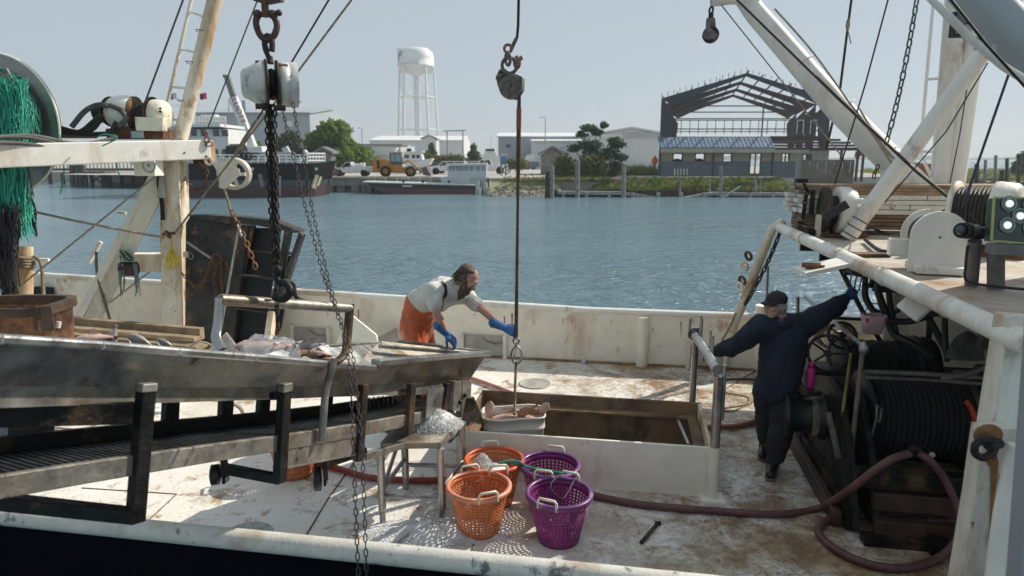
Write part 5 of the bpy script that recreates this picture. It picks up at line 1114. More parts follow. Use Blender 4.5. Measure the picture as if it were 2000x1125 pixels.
# ------------------------------------------------------------ ice stand, ice
t = T('ice_stand', 'stainless pipe-legged stand heaped with ice under the conveyor end', 'stand', P(805, 1020, z=0))
fl, fr = P(748, 1022, z=0), P(864, 1020, z=0); bl, br = P(793, 955, z=0), P(905, 958, z=0); zt_ = .66
for p in (fl, fr, bl, br):
    MB().cyl(p + V((0, 0, .12)), V((p.x, p.y, zt_)), .033, n=14).build('leg', STEEL, t); MB().cyl(p, p + V((0, 0, .16)), .026, n=12).build('foot', GALV, t)
for a, b, z in ((fl, fr, .24), (bl, br, .24), (fl, bl, .3), (fr, br, .3)): MB().cyl(a + V((0, 0, z)), b + V((0, 0, z)), .02, n=10).build('stretcher', GALV, t)
MB().cyl(fl + V((0, 0, .28)), V((bl.x, bl.y, .62)), .018, n=10).build('brace', GALV, t)
mb = MB(); mb.prism([V((p.x, p.y, zt_)) for p in (fl, fr, br, bl)], (0, 0, .05)); mb.build('top', STEEL2, t, bevel=.008)
MB().beam(P(870, 850, Y=5.9), P(930, 790, Y=6.2), .03, .2).build('chute_side', STEEL2, t)
ICE = leafm('crushed_ice', (.84, .85, .84), (.90, .90, .89)); ICE2 = M('packed_ice', (.84, .845, .84), .6, var=.05, vs=20, bump=.9, bs=70)
def chips(name, label, gen, n, s):
    mb = MB()
    for _ in range(n):
        c = gen(); r = s * rnd.uniform(.5, 1.4); q0 = [c + V((rnd.uniform(-1, 1), rnd.uniform(-1, 1), rnd.uniform(-.8, .8))) * r for _ in range(4)]
        mb.add(q0, [(0, 2, 1), (0, 1, 3), (1, 2, 3), (2, 0, 3)])
    return tag(mb.build(name, ICE), label, None, None, 'stuff')
def pilegen(c, rx, ry, h):
    def g():
        a = rnd.uniform(0, 6.28); q0 = rnd.random() ** .6; return V(c) + V((math.cos(a) * rx * q0, math.sin(a) * ry * q0, max(0, h * (1 - q0 ** 1.5)) * rnd.uniform(.75, 1.05)))
    return g
cs = V(((fl.x + br.x) / 2 + .1, (fl.y + br.y) / 2 + .05, zt_ + .05))
chips('ice_heap', 'heap of crushed ice on the stainless stand', pilegen(cs + V((-.02, .06, 0)), .26, .2, .15), 5600, .009)
mb = MB(); mb.sphere(cs + V((-.02, .06, -.02)), .18, (1.2, .9, .8), 26); tag(mb.build('ice_core', ICE2, jitter=.009), 'solid middle of the ice heap', None, None, 'stuff')
c1 = P(845, 1040, z=0)
mb = MB(); N = 40; vs = [c1 + V((math.cos(6.2832 * i / N) * .58 * k * (1 + .12 * math.sin(i * 1.9) + .08 * math.sin(i * .7)), math.sin(6.2832 * i / N) * .23 * k * (1 + .15 * math.sin(i * 1.3)), .085 * (1 - k ** 1.6) * (1 + .25 * math.sin(i + k * 9)) + .002)) for k in (1, .85, .7, .55, .4, .25, .1, .01) for i in range(N)]
mb.add(vs, [(j * N + i, j * N + (i + 1) % N, (j + 1) * N + (i + 1) % N, (j + 1) * N + i) for j in range(7) for i in range(N)], True); tag(mb.build('ice_mound', ICE2, jitter=.006), 'low mound of melting ice on the deck', None, None, 'stuff')
chips('spilled_ice', 'crushed ice spilled on the deck around the stand', pilegen(c1, .58, .25, .085), 5200, .0085)
chips('spilled_ice_scatter', 'scattered ice chips on the deck', pilegen(P(830, 1000, z=0), .62, .45, .012), 2600, .006)
chips('spilled_ice_scatter', 'scattered ice chips beside the baskets', pilegen(P(1010, 1000, z=0), .4, .25, .01), 900, .006)

# ------------------------------------------------------------ baskets
def basket_mats(nm, c): return M(nm, c, .35, var=.12, vs=5, bump=.08, bs=30, spec=.5, spots=.26, scol=tuple(min(1, x * 1.15 + .13) for x in c), ss=8)
ORANGE = basket_mats('orange_plastic', (.60, .18, .06)); ORRIM = basket_mats('salmon_rim', (.66, .27, .16)); PURPLE = basket_mats('purple_plastic', (.22, .022, .16)); PUR2 = basket_mats('purple_rim', (.15, .045, .17)); HAND = M('cream_handle', (.72, .68, .55), .4, var=.1, bump=.05)
BR0, BR1, BH = .165, .245, .40
def make_basket(label, body, rimm, hnd, loc, rot, group='bushel baskets on the deck', hnd2=True):
    t = T('fish_basket', label, 'basket', (0, 0, 0), group)
    mb = MB(); nc, nr = 40, 11
    def pt(a, z): r = BR0 + (BR1 - BR0) * (z / BH); return V((r * math.cos(a), r * math.sin(a), z))
    z0, z1 = .055, BH - .06; da = 2 * math.pi / nc; dz = (z1 - z0) / nr
    for zlo, zhi in ((0, z0), (z1, BH - .01)): mb.lathe((0, 0, 0), ZH, [(BR0 + (BR1 - BR0) * zlo / BH, zlo), (BR0 + (BR1 - BR0) * zhi / BH, zhi)], nc)
    for j in range(nr):
        for i in range(nc):
            a, z = i * da, z0 + j * dz; fa, fz = .24, .22
            o_ = [pt(a, z), pt(a + da, z), pt(a + da, z + dz), pt(a, z + dz)]; q_ = [pt(a + da * fa, z + dz * fz), pt(a + da * (1 - fa), z + dz * fz), pt(a + da * (1 - fa), z + dz * (1 - fz)), pt(a + da * fa, z + dz * (1 - fz))]
            mb.add(o_ + q_, [(0, 1, 5, 4), (1, 2, 6, 5), (2, 3, 7, 6), (3, 0, 4, 7)], True)
    mb.lathe((0, 0, .006), ZH, [(.005, 0), (BR0, 0)], nc)
    for k in range(12): pass
    o = mb.build('body', body, t, local=True); o.modifiers.new('s', 'SOLIDIFY').thickness = .004
    mb = MB(); mb.lathe((0, 0, 0), ZH, [(BR1 - .012, BH - .012), (BR1 - .010, BH + .006), (BR1 + .012, BH + .010), (BR1 + .024, BH), (BR1 + .024, BH - .025), (BR1 + .016, BH - .028), (BR1 + .014, BH - .008)], nc, close=True); mb.build('rim', rimm, t, local=True)
    for a in (0, math.pi):
        d = V((math.cos(a), math.sin(a), 0)); s = V((-d.y, d.x, 0)); b = d * (BR1 + .005)
        mb = MB(); mb.tube([b - s * .075 + V((0, 0, BH - .03)), b - s * .075 + V((0, 0, BH + .035)) + d * .0, b - s * .06 + V((0, 0, BH + .055)) + d * .004, b + s * .06 + V((0, 0, BH + .055)) + d * .004, b + s * .075 + V((0, 0, BH + .035)), b + s * .075 + V((0, 0, BH - .03))], .011, 8); mb.build('handle', hnd, t, local=True)
    m = Matrix.Translation(V(loc)) @ Matrix.Rotation(rot, 4, 'Z'); t.matrix_world = m; W[t.name] = m
    return t
def bpos(px, pyb): return P(px, pyb, z=0)
def basket_at(px, pyrim):
    q0 = P(px, pyrim, z=BH); return V((q0.x, q0.y, .004))
b1 = make_basket('front orange basket with salmon rim next to the ice stand', ORANGE, ORRIM, HAND, basket_at(935, 948), R_(-70))
def rebasket(src, label, body, rimm, loc, rot):
    m = Matrix.Translation(V(loc)) @ Matrix.Rotation(rot, 4, 'Z'); c = dup(src, m, label)
    for ch in c.children:
        if ch.name.startswith(('body', 'rim')):
            ch.data = ch.data.copy(); ch.data.materials[0] = body if ch.name.startswith('body') else rimm
    return c
rebasket(b1, 'rear red-orange basket holding ice against the hatch wall', ORANGE, M('deep_orange_rim', (.60, .10, .03), .35, var=.1, bump=.08), basket_at(965, 897), R_(-80))
rebasket(b1, 'rear purple basket against the hatch wall', PURPLE, PUR2, basket_at(1074, 907), R_(75))
rebasket(b1, 'front purple basket standing alone with handles raised', PURPLE, PUR2, basket_at(1092, 962), R_(65))
rebasket(b1, 'orange basket standing under the conveyor frame at left', ORANGE, ORRIM, P(567, 940, z=0) + V((0, .16, .004)), R_(20))
q0 = basket_at(965, 897); chips('basket_ice', 'ice in the rear orange basket', pilegen(q0 + V((-.10, .02, .30)), .11, .11, .14), 1500, .009)
mb = MB(); mb.sphere(q0 + V((-.02, 0, .25)), .2, (1, 1, .35), 14); tag(mb.build('basket_ice_core', ICE2), 'ice filling the rear orange basket', None, None, 'stuff')
GREENT = M('green_twine', (.02, .30, .20), .7, var=.3, vs=20, bump=.6)
rp = [P(975, 905, z=.45), P(1010, 905, z=.42), P(1030, 912, z=.43), P(1060, 917, z=.44), P(1100, 925, z=.46)]; mb = MB(); mb.tube(spline(rp, 6), .009, 7); mb.tube(spline([rp[0], P(990, 900, z=.46), rp[1] + V((0, 0, .02)), rp[2]], 6), .008, 7)
one('green_twine', mb, GREENT, 'green and tan twine tied between the basket handles', 'twine')
mb = MB(); mb.tube(spline([P(1092, 928, z=.46), P(1075, 950, z=.44), P(1098, 975, z=.40), P(1120, 940, z=.45)], 6), .007, 6); one('black_cord', mb, BLACK, 'black cord looped over the front purple basket handle', 'cord')
mb = MB(); a = P(1285, 1022, z=.015); b = P(1252, 1060, z=.015); mb.beam(a, b, .025, .02); mb.box(a, (.05, .03, .024)); one('steel_bar', mb, DKRUST, 'short dark steel bar lying on the deck right of the front purple basket', 'tool')

# ------------------------------------------------------------ hoses on the deck
def hose(label, pts, r, mat, cat='hose', nm='hose', k=7): mb = MB(); mb.tube(spline(pts, k), r, 10); return one(nm, mb, mat, label, cat)
D_ = lambda x, y, z=.035: P(x, y, z=z)
hose('long dark red hose running along the hatch foot and up onto the winch', [D_(1150, 966), D_(1250, 985), D_(1400, 998), D_(1520, 1004), D_(1600, 992), P(1655, 960, Y=5.12), P(1700, 925, Y=4.98), P(1740, 898, Y=4.96), P(1775, 886, Y=5.0)], .032, REDHOSE)
hose('dark red hose loop dropping from the winch and circling on the deck', [P(1795, 886, Y=5.0), P(1822, 905, Y=4.96), P(1850, 945, Y=4.93), P(1872, 1000, Y=4.85), P(1870, 1050, Y=4.72), D_(1830, 1092), D_(1760, 1110), D_(1690, 1100), D_(1630, 1072), D_(1600, 1042), D_(1605, 1022), D_(1640, 1010), D_(1700, 1008, .04), P(1800, 1000, z=.06), P(1900, 985, z=.1)], .032, REDHOSE)
hose('red hose crossing the deck behind the casters towards the ice stand', [D_(600, 900), D_(650, 912), D_(720, 932), D_(800, 938), D_(860, 938), D_(930, 938), D_(1000, 945)], .03, M('bright_red_hose', (.30, .045, .035), .5, var=.2, bump=.15))
hose('pinkish hose behind the hatch coming from the hopper end', [D_(880, 728), D_(930, 742), D_(985, 762), D_(1020, 775)], .028, M('pink_hose', (.48, .22, .17), .5, var=.2, bump=.15))
hose('short brown-red hose right of the hatch rail', [D_(1330, 842), D_(1390, 834), D_(1440, 832), D_(1500, 815)], .03, M('brown_hose', (.30, .10, .06), .45, var=.2, bump=.15))
hose('thin tan line coiled loosely on the deck behind the hatch rail', [D_(1475, 725, .01), D_(1440, 745, .01), D_(1415, 765, .01), D_(1460, 775, .01), D_(1455, 790, .01), D_(1410, 798, .01), D_(1430, 803, .01), D_(1470, 785, .01)], .007, ROPE, 'rope', 'deck_line')
hose('dark cable on the deck running toward the mast foot', [D_(1390, 745, .012), D_(1440, 740, .012), D_(1500, 742, .012)], .011, RUBBER, 'cable', 'deck_cable')
hose('pale hose on the deck left of the conveyor frame', [D_(108, 835, .02), D_(160, 838, .02), D_(200, 822, .02)], .012, PALEROPE)
mb = MB(); mb.torus(P(460, 805, z=.12), (.3, 1, .2), .1, .022, 18, 8); one('hose_coil', mb, PALEROPE, 'small pink-white hose coil beyond the conveyor belt', 'hose coil')

# ------------------------------------------------------------ lifting strap, hook, tote
ST = P(1008, 690, Y=6.85)
t = T('lifting_strap', 'brown webbing strap hanging from the shackle cluster down to the hook', 'strap', ST)
STRAP = M('brown_webbing', (.13, .085, .06), .85, var=.3, vs=8, bump=.5, wave=120)
a = P(1014, 185, Y=6.6); b = P(1008, 660, Y=6.85)
mb = MB(); pts = [a.lerp(b, i / 12) for i in range(13)]; mb.tube(pts, [.017, .019, .022, .022, .018, .014, .014, .016, .016, .016, .018, .02, .018], 6, flat=.4); mb.build('webbing', STRAP, t)
mb = MB(); mb.tube([a.lerp(b, .05), a.lerp(b, .13)], .024, 6, flat=.45); mb.build('sleeve', M('red_sleeve', (.28, .08, .05), .8, bump=.2), t)
t = T('cargo_hook', 'galvanised hook with eye hanging under the gloved hand', 'hook', ST)
mb = MB(); mb.torus(P(1008, 666, Y=6.85), VH, .03, .011, 18, 8); mb.build('eye', GALV, t)
mb = MB(); c0 = P(1008, 692, Y=6.85); mb.tube(spline([P(1008, 674, Y=6.85), P(1001, 684, Y=6.85), P(998, 696, Y=6.85), P(1004, 708, Y=6.85), P(1014, 708, Y=6.85), P(1019, 697, Y=6.85), P(1017, 684, Y=6.85), P(1010, 676, Y=6.85)], 5), [.009 + .005 * math.sin(math.pi * i / 35) for i in range(36)], 8); mb.build('shank', GALV, t)
MB().cyl(P(1003, 705, Y=6.85), P(1009, 674, Y=6.84), .005, n=6).build('latch', STEEL, t)
mb = MB(); mb.tube([P(1008, 706, Y=6.85), P(1006, 760, Y=6.8), P(1005, 806, Y=6.66)], .014, 8); one('rope_sling', mb, ROPE, 'short tan rope sling between hook and the white fish tote', 'rope')
TOTE = M('white_plastic_tote', (.74, .70, .66), .45, var=.06, vs=3, bump=.15, spots=.1, scol=(.55, .35, .28), ss=4)
tc0 = P(1004, 800, Y=6.72)
t = T('fish_tote', 'white tub of fish hanging in the hatch opening from the rope sling', 'tote', V((tc0.x, tc0.y, -.15)))
wl = P(940, 797, Y=6.72).x; wr = P(1066, 797, Y=6.72).x; zt2 = P(1000, 802, Y=6.6).z - .07
mb = MB(); k = .86; N = 28; prof = []
def rr(a, hx, hy, e=5): c, s = math.cos(a), math.sin(a); q0 = (abs(c) ** e + abs(s) ** e) ** (-1 / e); return c * q0 * hx, s * q0 * hy
hx, hy = (wr - wl) / 2, .2; cx = (wl + wr) / 2; vs = []
lev = [(.0, 1.0, 0), (0, .97, 1), (-.13, .955, 0), (-.135, .975, 0), (-.155, .975, 0), (-.16, .95, 0), (-.33, .90, 0)]
for dz, kk, inn in ((.0, .94, 0), (.005, 1.0, 0), (-.02, 1.0, 0), (-.022, .975, 0), (-.11, .96, 0), (-.115, .975, 0), (-.135, .972, 0), (-.14, .95, 0), (-.36, .88, 0)):
    for i in range(N): x, y = rr(2 * math.pi * i / N, hx * kk, hy * kk); vs.append(V((cx + x, 6.74 + y, zt2 + dz + .012 * math.sin(x * 9))))
m_ = len(vs) // N; mb.add(vs, [(j * N + (i + 1) % N, j * N + i, (j + 1) * N + i, (j + 1) * N + (i + 1) % N) for j in range(m_ - 1) for i in range(N)], True); mb.f.append([(m_ - 1) * N + i for i in range(N)]); mb.sm.append(False); mb.mi.append(0)
o = mb.build('tub', TOTE, t); o.modifiers.new('s', 'SOLIDIFY').thickness = .006
MB().sphere(P(1005, 808, Y=6.55), .02, n=8).build('rope_knot', ROPE, t)
for i, (px, py, mt, L, d, lab) in enumerate(((955, 792, FISHP, .2, (-.2, 0, -1), 'pink fish tail rising at the left end of the white tote'), (1000, 793, FISHP, .26, (1, .1, -.1), 'pink fish across the middle of the white tote'), (1030, 792, FISHB, .24, (.8, 0, .45), 'brown fish head pointing up in the white tote'), (1045, 795, FISHB, .22, (1, .1, -.35), 'brown fish lying under the raised head in the tote'), (1060, 792, FISHP, .2, (-.6, .1, -.8), 'pale pink fish tail at the right end of the white tote'))):
    fish('fish', P(px, py + 9, Y=6.72), d, L, .05, mt, lab, up=(0, -1, .1), group='fish in the white tote')
mb = MB(); mb.sphere(V((cx, 6.74, zt2 - .1)), .3, (.9, .5, .22), 14); one('fish_pile', mb, FISHP, 'pinkish mass of fish filling the white tote', 'fish pile', kind='stuff')
# ============================================================ LEFT: gantry, net drum, winch, trawl door, hoist
# gantry
GD = 10.4
def g(px, py, d=GD): return P(px, py, d=d)
t = T('gantry', 'rust-streaked cream gantry with upright post, slanted brace and top beam at the stern', 'gantry', g(340, 660))
pb = g(343, 690); pt_ = g(338, 305)
MB().beam(g(347, 690), g(339, 305), .31, .31, up=(0, 1, 0)).build('post', RUSTY, t, bevel=.015)
a = g(-60, 306, 8.15); b = g(402, 292, 10.5); bd = (b - a).normalized()
MB().beam(a, b, .28, .29).build('top_beam', WHITE, t, bevel=.015)
mb = MB(); mb.prism([g(302, 318, 10.3), g(356, 318, 10.3), g(356, 420, 10.3), g(345, 345, 10.3), g(325, 330, 10.3)], VH * .05); mb.build('gusset', RUSTY, t)
MB().beam(g(322, 318, 10.45), g(152, 640, 10.2), .12, .30, up=(0, 1, 0)).build('brace', CREAM, t, bevel=.012)
MB().beam(g(328, 330, 10.3), g(172, 640, 10.1), .22, .05, up=(0, 1, 0)).build('brace_flange', RUSTY, t, bevel=.006)
MB().beam(g(250, 512, 10.6), g(330, 512, 10.6), .2, .28).build('cross_tie', CREAM, t, bevel=.01)
MB().box(b + bd * .03 + V((0, 0, -.02)), (.06, .30, .31), RB).build('end_cap', RUSTY, t)
mb = MB(); mb.prism([g(375, 310), g(402, 308), g(403, 318), g(392, 326), g(380, 322)], VH * .06); mb.build('hook_lug', RUST, t)
MB().torus(g(372, 500, 10.2), VH, .045, .01, 16, 6).build('ring', GALV, t); MB().box(g(364, 497, 10.2), (.07, .06, .08)).build('ring_lug', RUSTY, t)
MB().cyl(g(230, 415, 10.5), g(246, 416, 10.5), .02, n=8).build('peg', RUSTY, t)
MB().beam(g(197, 472, 10.4), g(173, 514, 10.4), .05, .07, up=(0, 1, 0)).build('cleat', CREAM, t, bevel=.006)
# derrick mast with ladder
t = T('derrick_boom', 'leaning white pipe boom with a rusty side ladder on the gantry', 'boom', g(357, 268))
MB().tube([g(352, 272), g(425, -20), g(520, -420)], [.105, .115, .12], 18).build('boom_pipe', RUSTY, t)
MB().tube([g(326, 205), g(378, -20), g(400, -110)], .027, 8).build('ladder_rail', RUSTY, t)
for (x0, y0, x1, y1) in ((329, 232, 345, 234), (336, 168, 366, 173), (354, 96, 384, 103), (373, 23, 400, 34)):
    MB().cyl(g(x0, y0), g(x1, y1), .017, n=8).build('rung', CREAM, t)
for x, y in ((418, 2), (398, 64), (378, 125), (362, 200)): MB().torus(g(x, y), (g(425, -20) - g(352, 272)), .112, .006, 20, 5).build('band', DKROPE, t)
# winch on the beam
t = T('gantry_winch', 'rusty white hydraulic winch bolted on top of the gantry beam', 'winch', g(265, 270))
wd_ = 10.1
def h(px, py, d=wd_): return P(px, py, d=d)
MB().beam(h(220, 262), h(330, 262), .34, .15).build('base_frame', RUST, t, bevel=.008)
MB().box(h(269, 263, 9.9), (.18, .02, .1)).build('name_plate', M('blue_grey_plate', (.4, .45, .5), .4, bump=0), t)
MB().drum(h(212, 218), h(266, 222), [(.05, 0), (.17, .02), (.2, .12), (.24, .35), (.255, .6), (.25, .85), (.24, 1), (.01, 1)], 24).build('gear_case', WHITE, t)
MB().drum(h(205, 217), h(215, 218), [(.01, 0), (.15, 0), (.2, .5), (.22, 1)], 20).build('motor_flange', RUST, t)
MB().drum(h(188, 222), h(208, 219), [(.01, 0), (.14, .0), (.15, 1)], 16).build('motor', RUBBER, t)
MB().drum(h(263, 222), h(320, 226), [(.25, 0), (.25, .06), (.14, .08), (.14, .55), (.26, .57), (.26, .66)], 24).build('spool', RUST, t)
mb = MB()
for k in range(7): f = .12 + k * .08; mb.torus(h(263, 222).lerp(h(320, 226), f), h(320, 226) - h(263, 222), .15, .017, 24, 6)
mb.build('wound_wire', WIRE, t)
MB().drum(h(300, 224), h(328, 226), [(.22, 0), (.225, .3), (.21, .8), (.17, 1), (.01, 1.05)], 24).build('end_drum', RUSTY, t)
mb = MB(); mb.prism([h(262, 228, 9.85), h(318, 230, 9.85), h(318, 256, 9.85), h(266, 255, 9.85)], VH * .1); mb.build('guard', RUSTY, t, bevel=.01)
for k, y in enumerate((216, 222)): MB().cyl(h(313, y - 4, 9.84), h(313, y - 4, 9.86), .018, n=8).build('bolt_hole', BLACK, t)
for i, (pts, mt) in enumerate((([(210, 206), (190, 205), (165, 218), (140, 248)], GREYHOSE), ([(198, 225), (180, 240), (160, 256), (132, 262)], RUBBER), ([(228, 238), (216, 258), (195, 262), (150, 262), (120, 258)], RUBBER), ([(215, 205), (235, 215), (246, 232), (232, 246)], GREYHOSE), ([(196, 232), (180, 252), (150, 258), (118, 250)], RUBBER))):
    mb = MB(); mb.tube(spline([h(x, y, 9.82) for x, y in pts], 8), .037, 10); mb.build('hose', mt, t)
# hoses lashed on the beam
for i, pts in enumerate(([(-40, 275), (60, 268), (150, 284), (215, 275), (228, 268)], [(-40, 270), (60, 272), (140, 288), (205, 284)], [(-40, 280), (40, 283), (120, 292), (180, 288), (226, 270)])):
    mb = MB(); mb.tube(spline([P(x, y - 3, d=8.1 + (x + 60) / 462 * 2.35 - .18) for x, y in pts], 7), .027, 9); one('lashed_hose', mb, GREYHOSE, ['thick grey hose lashed highest along the gantry beam', 'middle grey hose lashed along the gantry beam', 'lowest grey hose sagging along the gantry beam'][i], 'hose')
MB().beam(h(125, 266, 9.9), h(185, 266, 9.9), .12, .06).build('plank', WOOD, t)
for i, pts in enumerate(([(115, 262), (117, 290), (125, 330), (118, 380)], [(222, 262), (226, 300), (230, 335), (234, 340)], [(190, 268), (205, 262), (228, 270), (200, 285)], [(77, 262), (76, 285), (82, 292)])):
    mb = MB(); mb.tube(spline([P(x, y, d=9.0 if i != 1 else 9.5) for x, y in pts], 6), .009, 6); one('green_twine', mb, GREENT, ['long green twine dangling from the lashed hoses at left', 'green twine dangling from the beam below the winch', 'green twine wrapped round the hose ends', 'short green twine knotted round the lashed hoses far left'][i], 'twine')
# cover box with wheel relief
t = T('wheel_cover_box', 'cream box with a silver spoked wheel cover on its face below the beam', 'box', g(290, 345))
bx = g(290, 325, 9.9); F_ = (-V((bx.x, bx.y, 0))).normalized(); X_ = V((-F_.y, F_.x, 0)); RW = Matrix((X_, -F_ * -1 if False else F_, ZH)).transposed()
MB().box(bx, (.33, .2, .27), RB).build('case', CREAM, t, bevel=.006)
ax = -VH; wc = g(291, 323, 9.78)
MB().torus(wc, ax, .098, .010, 28, 8).build('wheel_rim', GALV, t); MB().cyl(wc + VH * .012, wc + VH * .016, .095, n=24).build('wheel_well', BLACK, t)
for k in range(5):
    for s in (-.18, .18): a_ = 2 * math.pi * k / 5 + s + .3; e_ = wc + UH * math.cos(a_) * .09 + ZH * math.sin(a_) * .09; MB().beam(wc + (e_ - wc) * .25, e_, .014, .016, up=tuple(VH)).build('spoke', FARWHITE, t)
MB().cyl(wc - VH * .008, wc + VH * .006, .024, n=12).build('hub', GALV, t)
# net drum
ND = 9.35; dc = P(0, 244, d=9.75); R0 = 136 / FPX * 9.7
t = T('net_drum', 'big steel net reel wound with green and black trawl net', 'net reel', dc - V((0, 0, 1.1)))
FL = M('brushed_reel_steel', (.30, .30, .29), .38, .7, var=.15, vs=3, rust=.12, bump=.15, bs=20)
MB().drum(dc + VH * .02, dc - VH * .02, [(.01, 0), (R0 * .985, 0), (R0, .2), (R0, .8), (R0 * .985, 1), (.01, 1)], 72).build('flange', FL, t)
MB().torus(dc - VH * .02, VH, R0 * .99, .018, 72, 6).build('flange_edge', CREAM, t)
MB().drum(dc - VH * .03, dc - VH * 1.3, [(.7, 0), (.72, .2), (.68, .6), (.7, 1)], 40).build('core', M('dark_net_core', (.03, .045, .04), .9, bump=.6), t)
NETG = M('green_net', (.02, .30, .20), .8, var=.5, vs=6, bump=.4, col2=(.06, .48, .34)); NETD = M('dark_grey_net', (.035, .036, .036), .9, var=.4, vs=6, bump=.4); NETM = M('mottled_net', (.10, .14, .12), .9, var=.6, vs=14, bump=.5)
def strands(n, gen, r, k=6):
    mb = MB()
    for _ in range(n): mb.tube(spline(gen(), 3), r * rnd.uniform(.6, 1.3), 4, cap=False)
    return mb
def netarc():
    w_ = rnd.uniform(.1, .95); rr_ = rnd.uniform(.70, .80); a0 = R_(rnd.uniform(-60, 10)); a1 = R_(rnd.uniform(40, 110)); return [dc - VH * (w_ + .06 * math.sin(3 * k)) + UH * (rr_ + rnd.uniform(-.015, .02)) * math.cos(a0 + (a1 - a0) * k / 7) + ZH * (rr_ + rnd.uniform(-.015, .02)) * math.sin(a0 + (a1 - a0) * k / 7) for k in range(8)]
tag(strands(420, netarc, .006).build('net_windings', NETG, t), kind='stuff'); tag(strands(200, netarc, .006).build('net_windings', NETM, t), kind='stuff')
def fallgen(x0, x1, y0, y1, d0, sw=14):
    def f():
        x = rnd.uniform(x0, x1); dd = d0 + rnd.uniform(-.2, .12); ys = y0 + rnd.uniform(0, 40); ye = y1 + rnd.uniform(-60, 20); out = []
        for k in range(6): fq = k / 5; out.append(P(x + (18 * math.sin(fq * 2.2 + x * .1)) * fq + rnd.uniform(-sw, sw) * .35 + fq * 6, ys + (ye - ys) * fq, d=dd + .05 * math.sin(k * 2 + x)))
        return out
    return f
tag(strands(800, fallgen(-45, 46, 150, 455, 8.8, 34), .0065).build('hanging_green_net', NETG, t), kind='stuff')
tag(strands(220, fallgen(5, 48, 150, 400, 8.85), .0055).build('hanging_mesh', NETM, t), kind='stuff')
tag(strands(520, fallgen(-50, 36, 395, 575, 8.7, 20), .008).build('hanging_dark_net', NETD, t), kind='stuff')
def crossgen():
    y = rnd.uniform(160, 420); x = rnd.uniform(-40, 30); return [P(x + 9 * k, y + 10 * math.sin(x + k * 1.7) + rnd.uniform(-8, 8), d=8.72 + rnd.uniform(-.06, .04)) for k in range(4)]
tag(strands(420, crossgen, .006).build('net_cross_strands', NETG, t), kind='stuff')
mb = MB(); mb.sphere(P(-12, 470, d=8.9), .33, (1, .5, 1.6), 14); tag(mb.build('bunched_net', NETD, t, jitter=.03), kind='stuff')
mb = MB(); mb.sphere(P(-15, 330, d=9.0), .33, (1, .5, 1.7), 14); tag(mb.build('bunched_green_net', M('deep_green_net', (.01, .13, .09), .9, var=.5, vs=9, bump=.6), t, jitter=.03), kind='stuff')
mb = MB()
for k in range(5): mb.tube(spline([P(0 + k * 3, 150 - k * 4, d=8.8), P(18 + k * 2, 165, d=8.8), P(32, 195 + k * 8, d=8.8), P(38 + k * 3, 230, d=8.8)], 5), .022, 7)
mb.build('headline_rope', M('grey_net_rope', (.26, .25, .22), .9, var=.4, vs=20, bump=.8), t)
mb = MB()
for k in range(6): mb.torus(P(62, 405 + k * 6, d=9.6), (1, .4 + .1 * k, .2), .13 + .012 * k, .016, 18, 7)
one('rope_hank', mb, RUBBER, 'hank of black rope hanging under the reel flange', 'rope hank')
# ropes on the left
def rope(label, pts, r, mat, nm='rope', cat='rope'): mb = MB(); mb.tube(pts, r, 8); return one(nm, mb, mat, label, cat)
rope('cream rope running from the net reel to the shackle on the gantry post', sag(P(-30, 390, d=9.2), P(322, 464, d=10.15), .03), .018, PALEROPE)
rope('thin cream line crossing diagonally from the beam end down to the lower left', [P(362, 297, d=10.1), P(30, 566, d=9.6)], .013, PALEROPE)
rope('grey line rising diagonally behind the slanted brace', [P(170, 625, d=10.8), P(322, 508, d=10.9)], .014, PALEROPE)
rope('tan rope from the gantry post shackle up through the sheave to the upper right', [P(344, 452, d=10.1), P(500, 250, d=10.0), P(690, -5, d=9.8), P(790, -130, d=9.8)], .016, ROPE)
rope('grey frayed rope beside the tan one up behind the hoist block', [P(455, 310, d=10.2), P(520, 205, d=10.1), P(645, -5, d=9.9), P(720, -130, d=9.9)], .014, DKROPE)
mb = MB(); mb.tube([P(455, 308, d=10.15), P(478, 272, d=10.15), P(502, 232, d=10.1)], [.012, .035, .014], 8); one('rope_splice', mb, ROPE, 'thick frayed splice on the grey rope above the sheave', 'rope splice')
rope('dark wire rising from the gantry winch drum', [P(276, 220, d=9.95), P(365, -20, d=9.9), P(420, -160, d=9.9)], .014, M('purple_wire', (.05, .035, .05), .6, bump=.4, wave=90))
rope('thin dark wire from the beam end up past the hoist shackle', [P(405, 252, d=10.4), P(507, -10, d=10.2), P(560, -150, d=10.2)], .011, WIRE)
mb = MB(); mb.tube(spline([P(188, 492, d=10.2), P(190, 535, d=10.15), P(205, 590, d=10.1), P(222, 650, d=10.0)], 6), .022, 8); one('hanging_hose', mb, ROPE, 'dark tan rope hanging from the cleat on the slanted brace', 'rope')
t = T('shackle_cluster', 'small rusty shackle cluster at the tip of the gantry beam', 'shackle', P(403, 275, d=10.4))
for i, (x, y, a_) in enumerate(((402, 262, 0), (405, 272, 1.2), (402, 280, .4), (409, 280, 2))): MB().torus(P(x, y, d=10.35), (math.cos(a_), math.sin(a_), .4), .045, .013, 14, 7).build('shackle', [RUST, M('faded_red_wrap', (.3, .12, .1), .8), RUST, GALV][i], t)
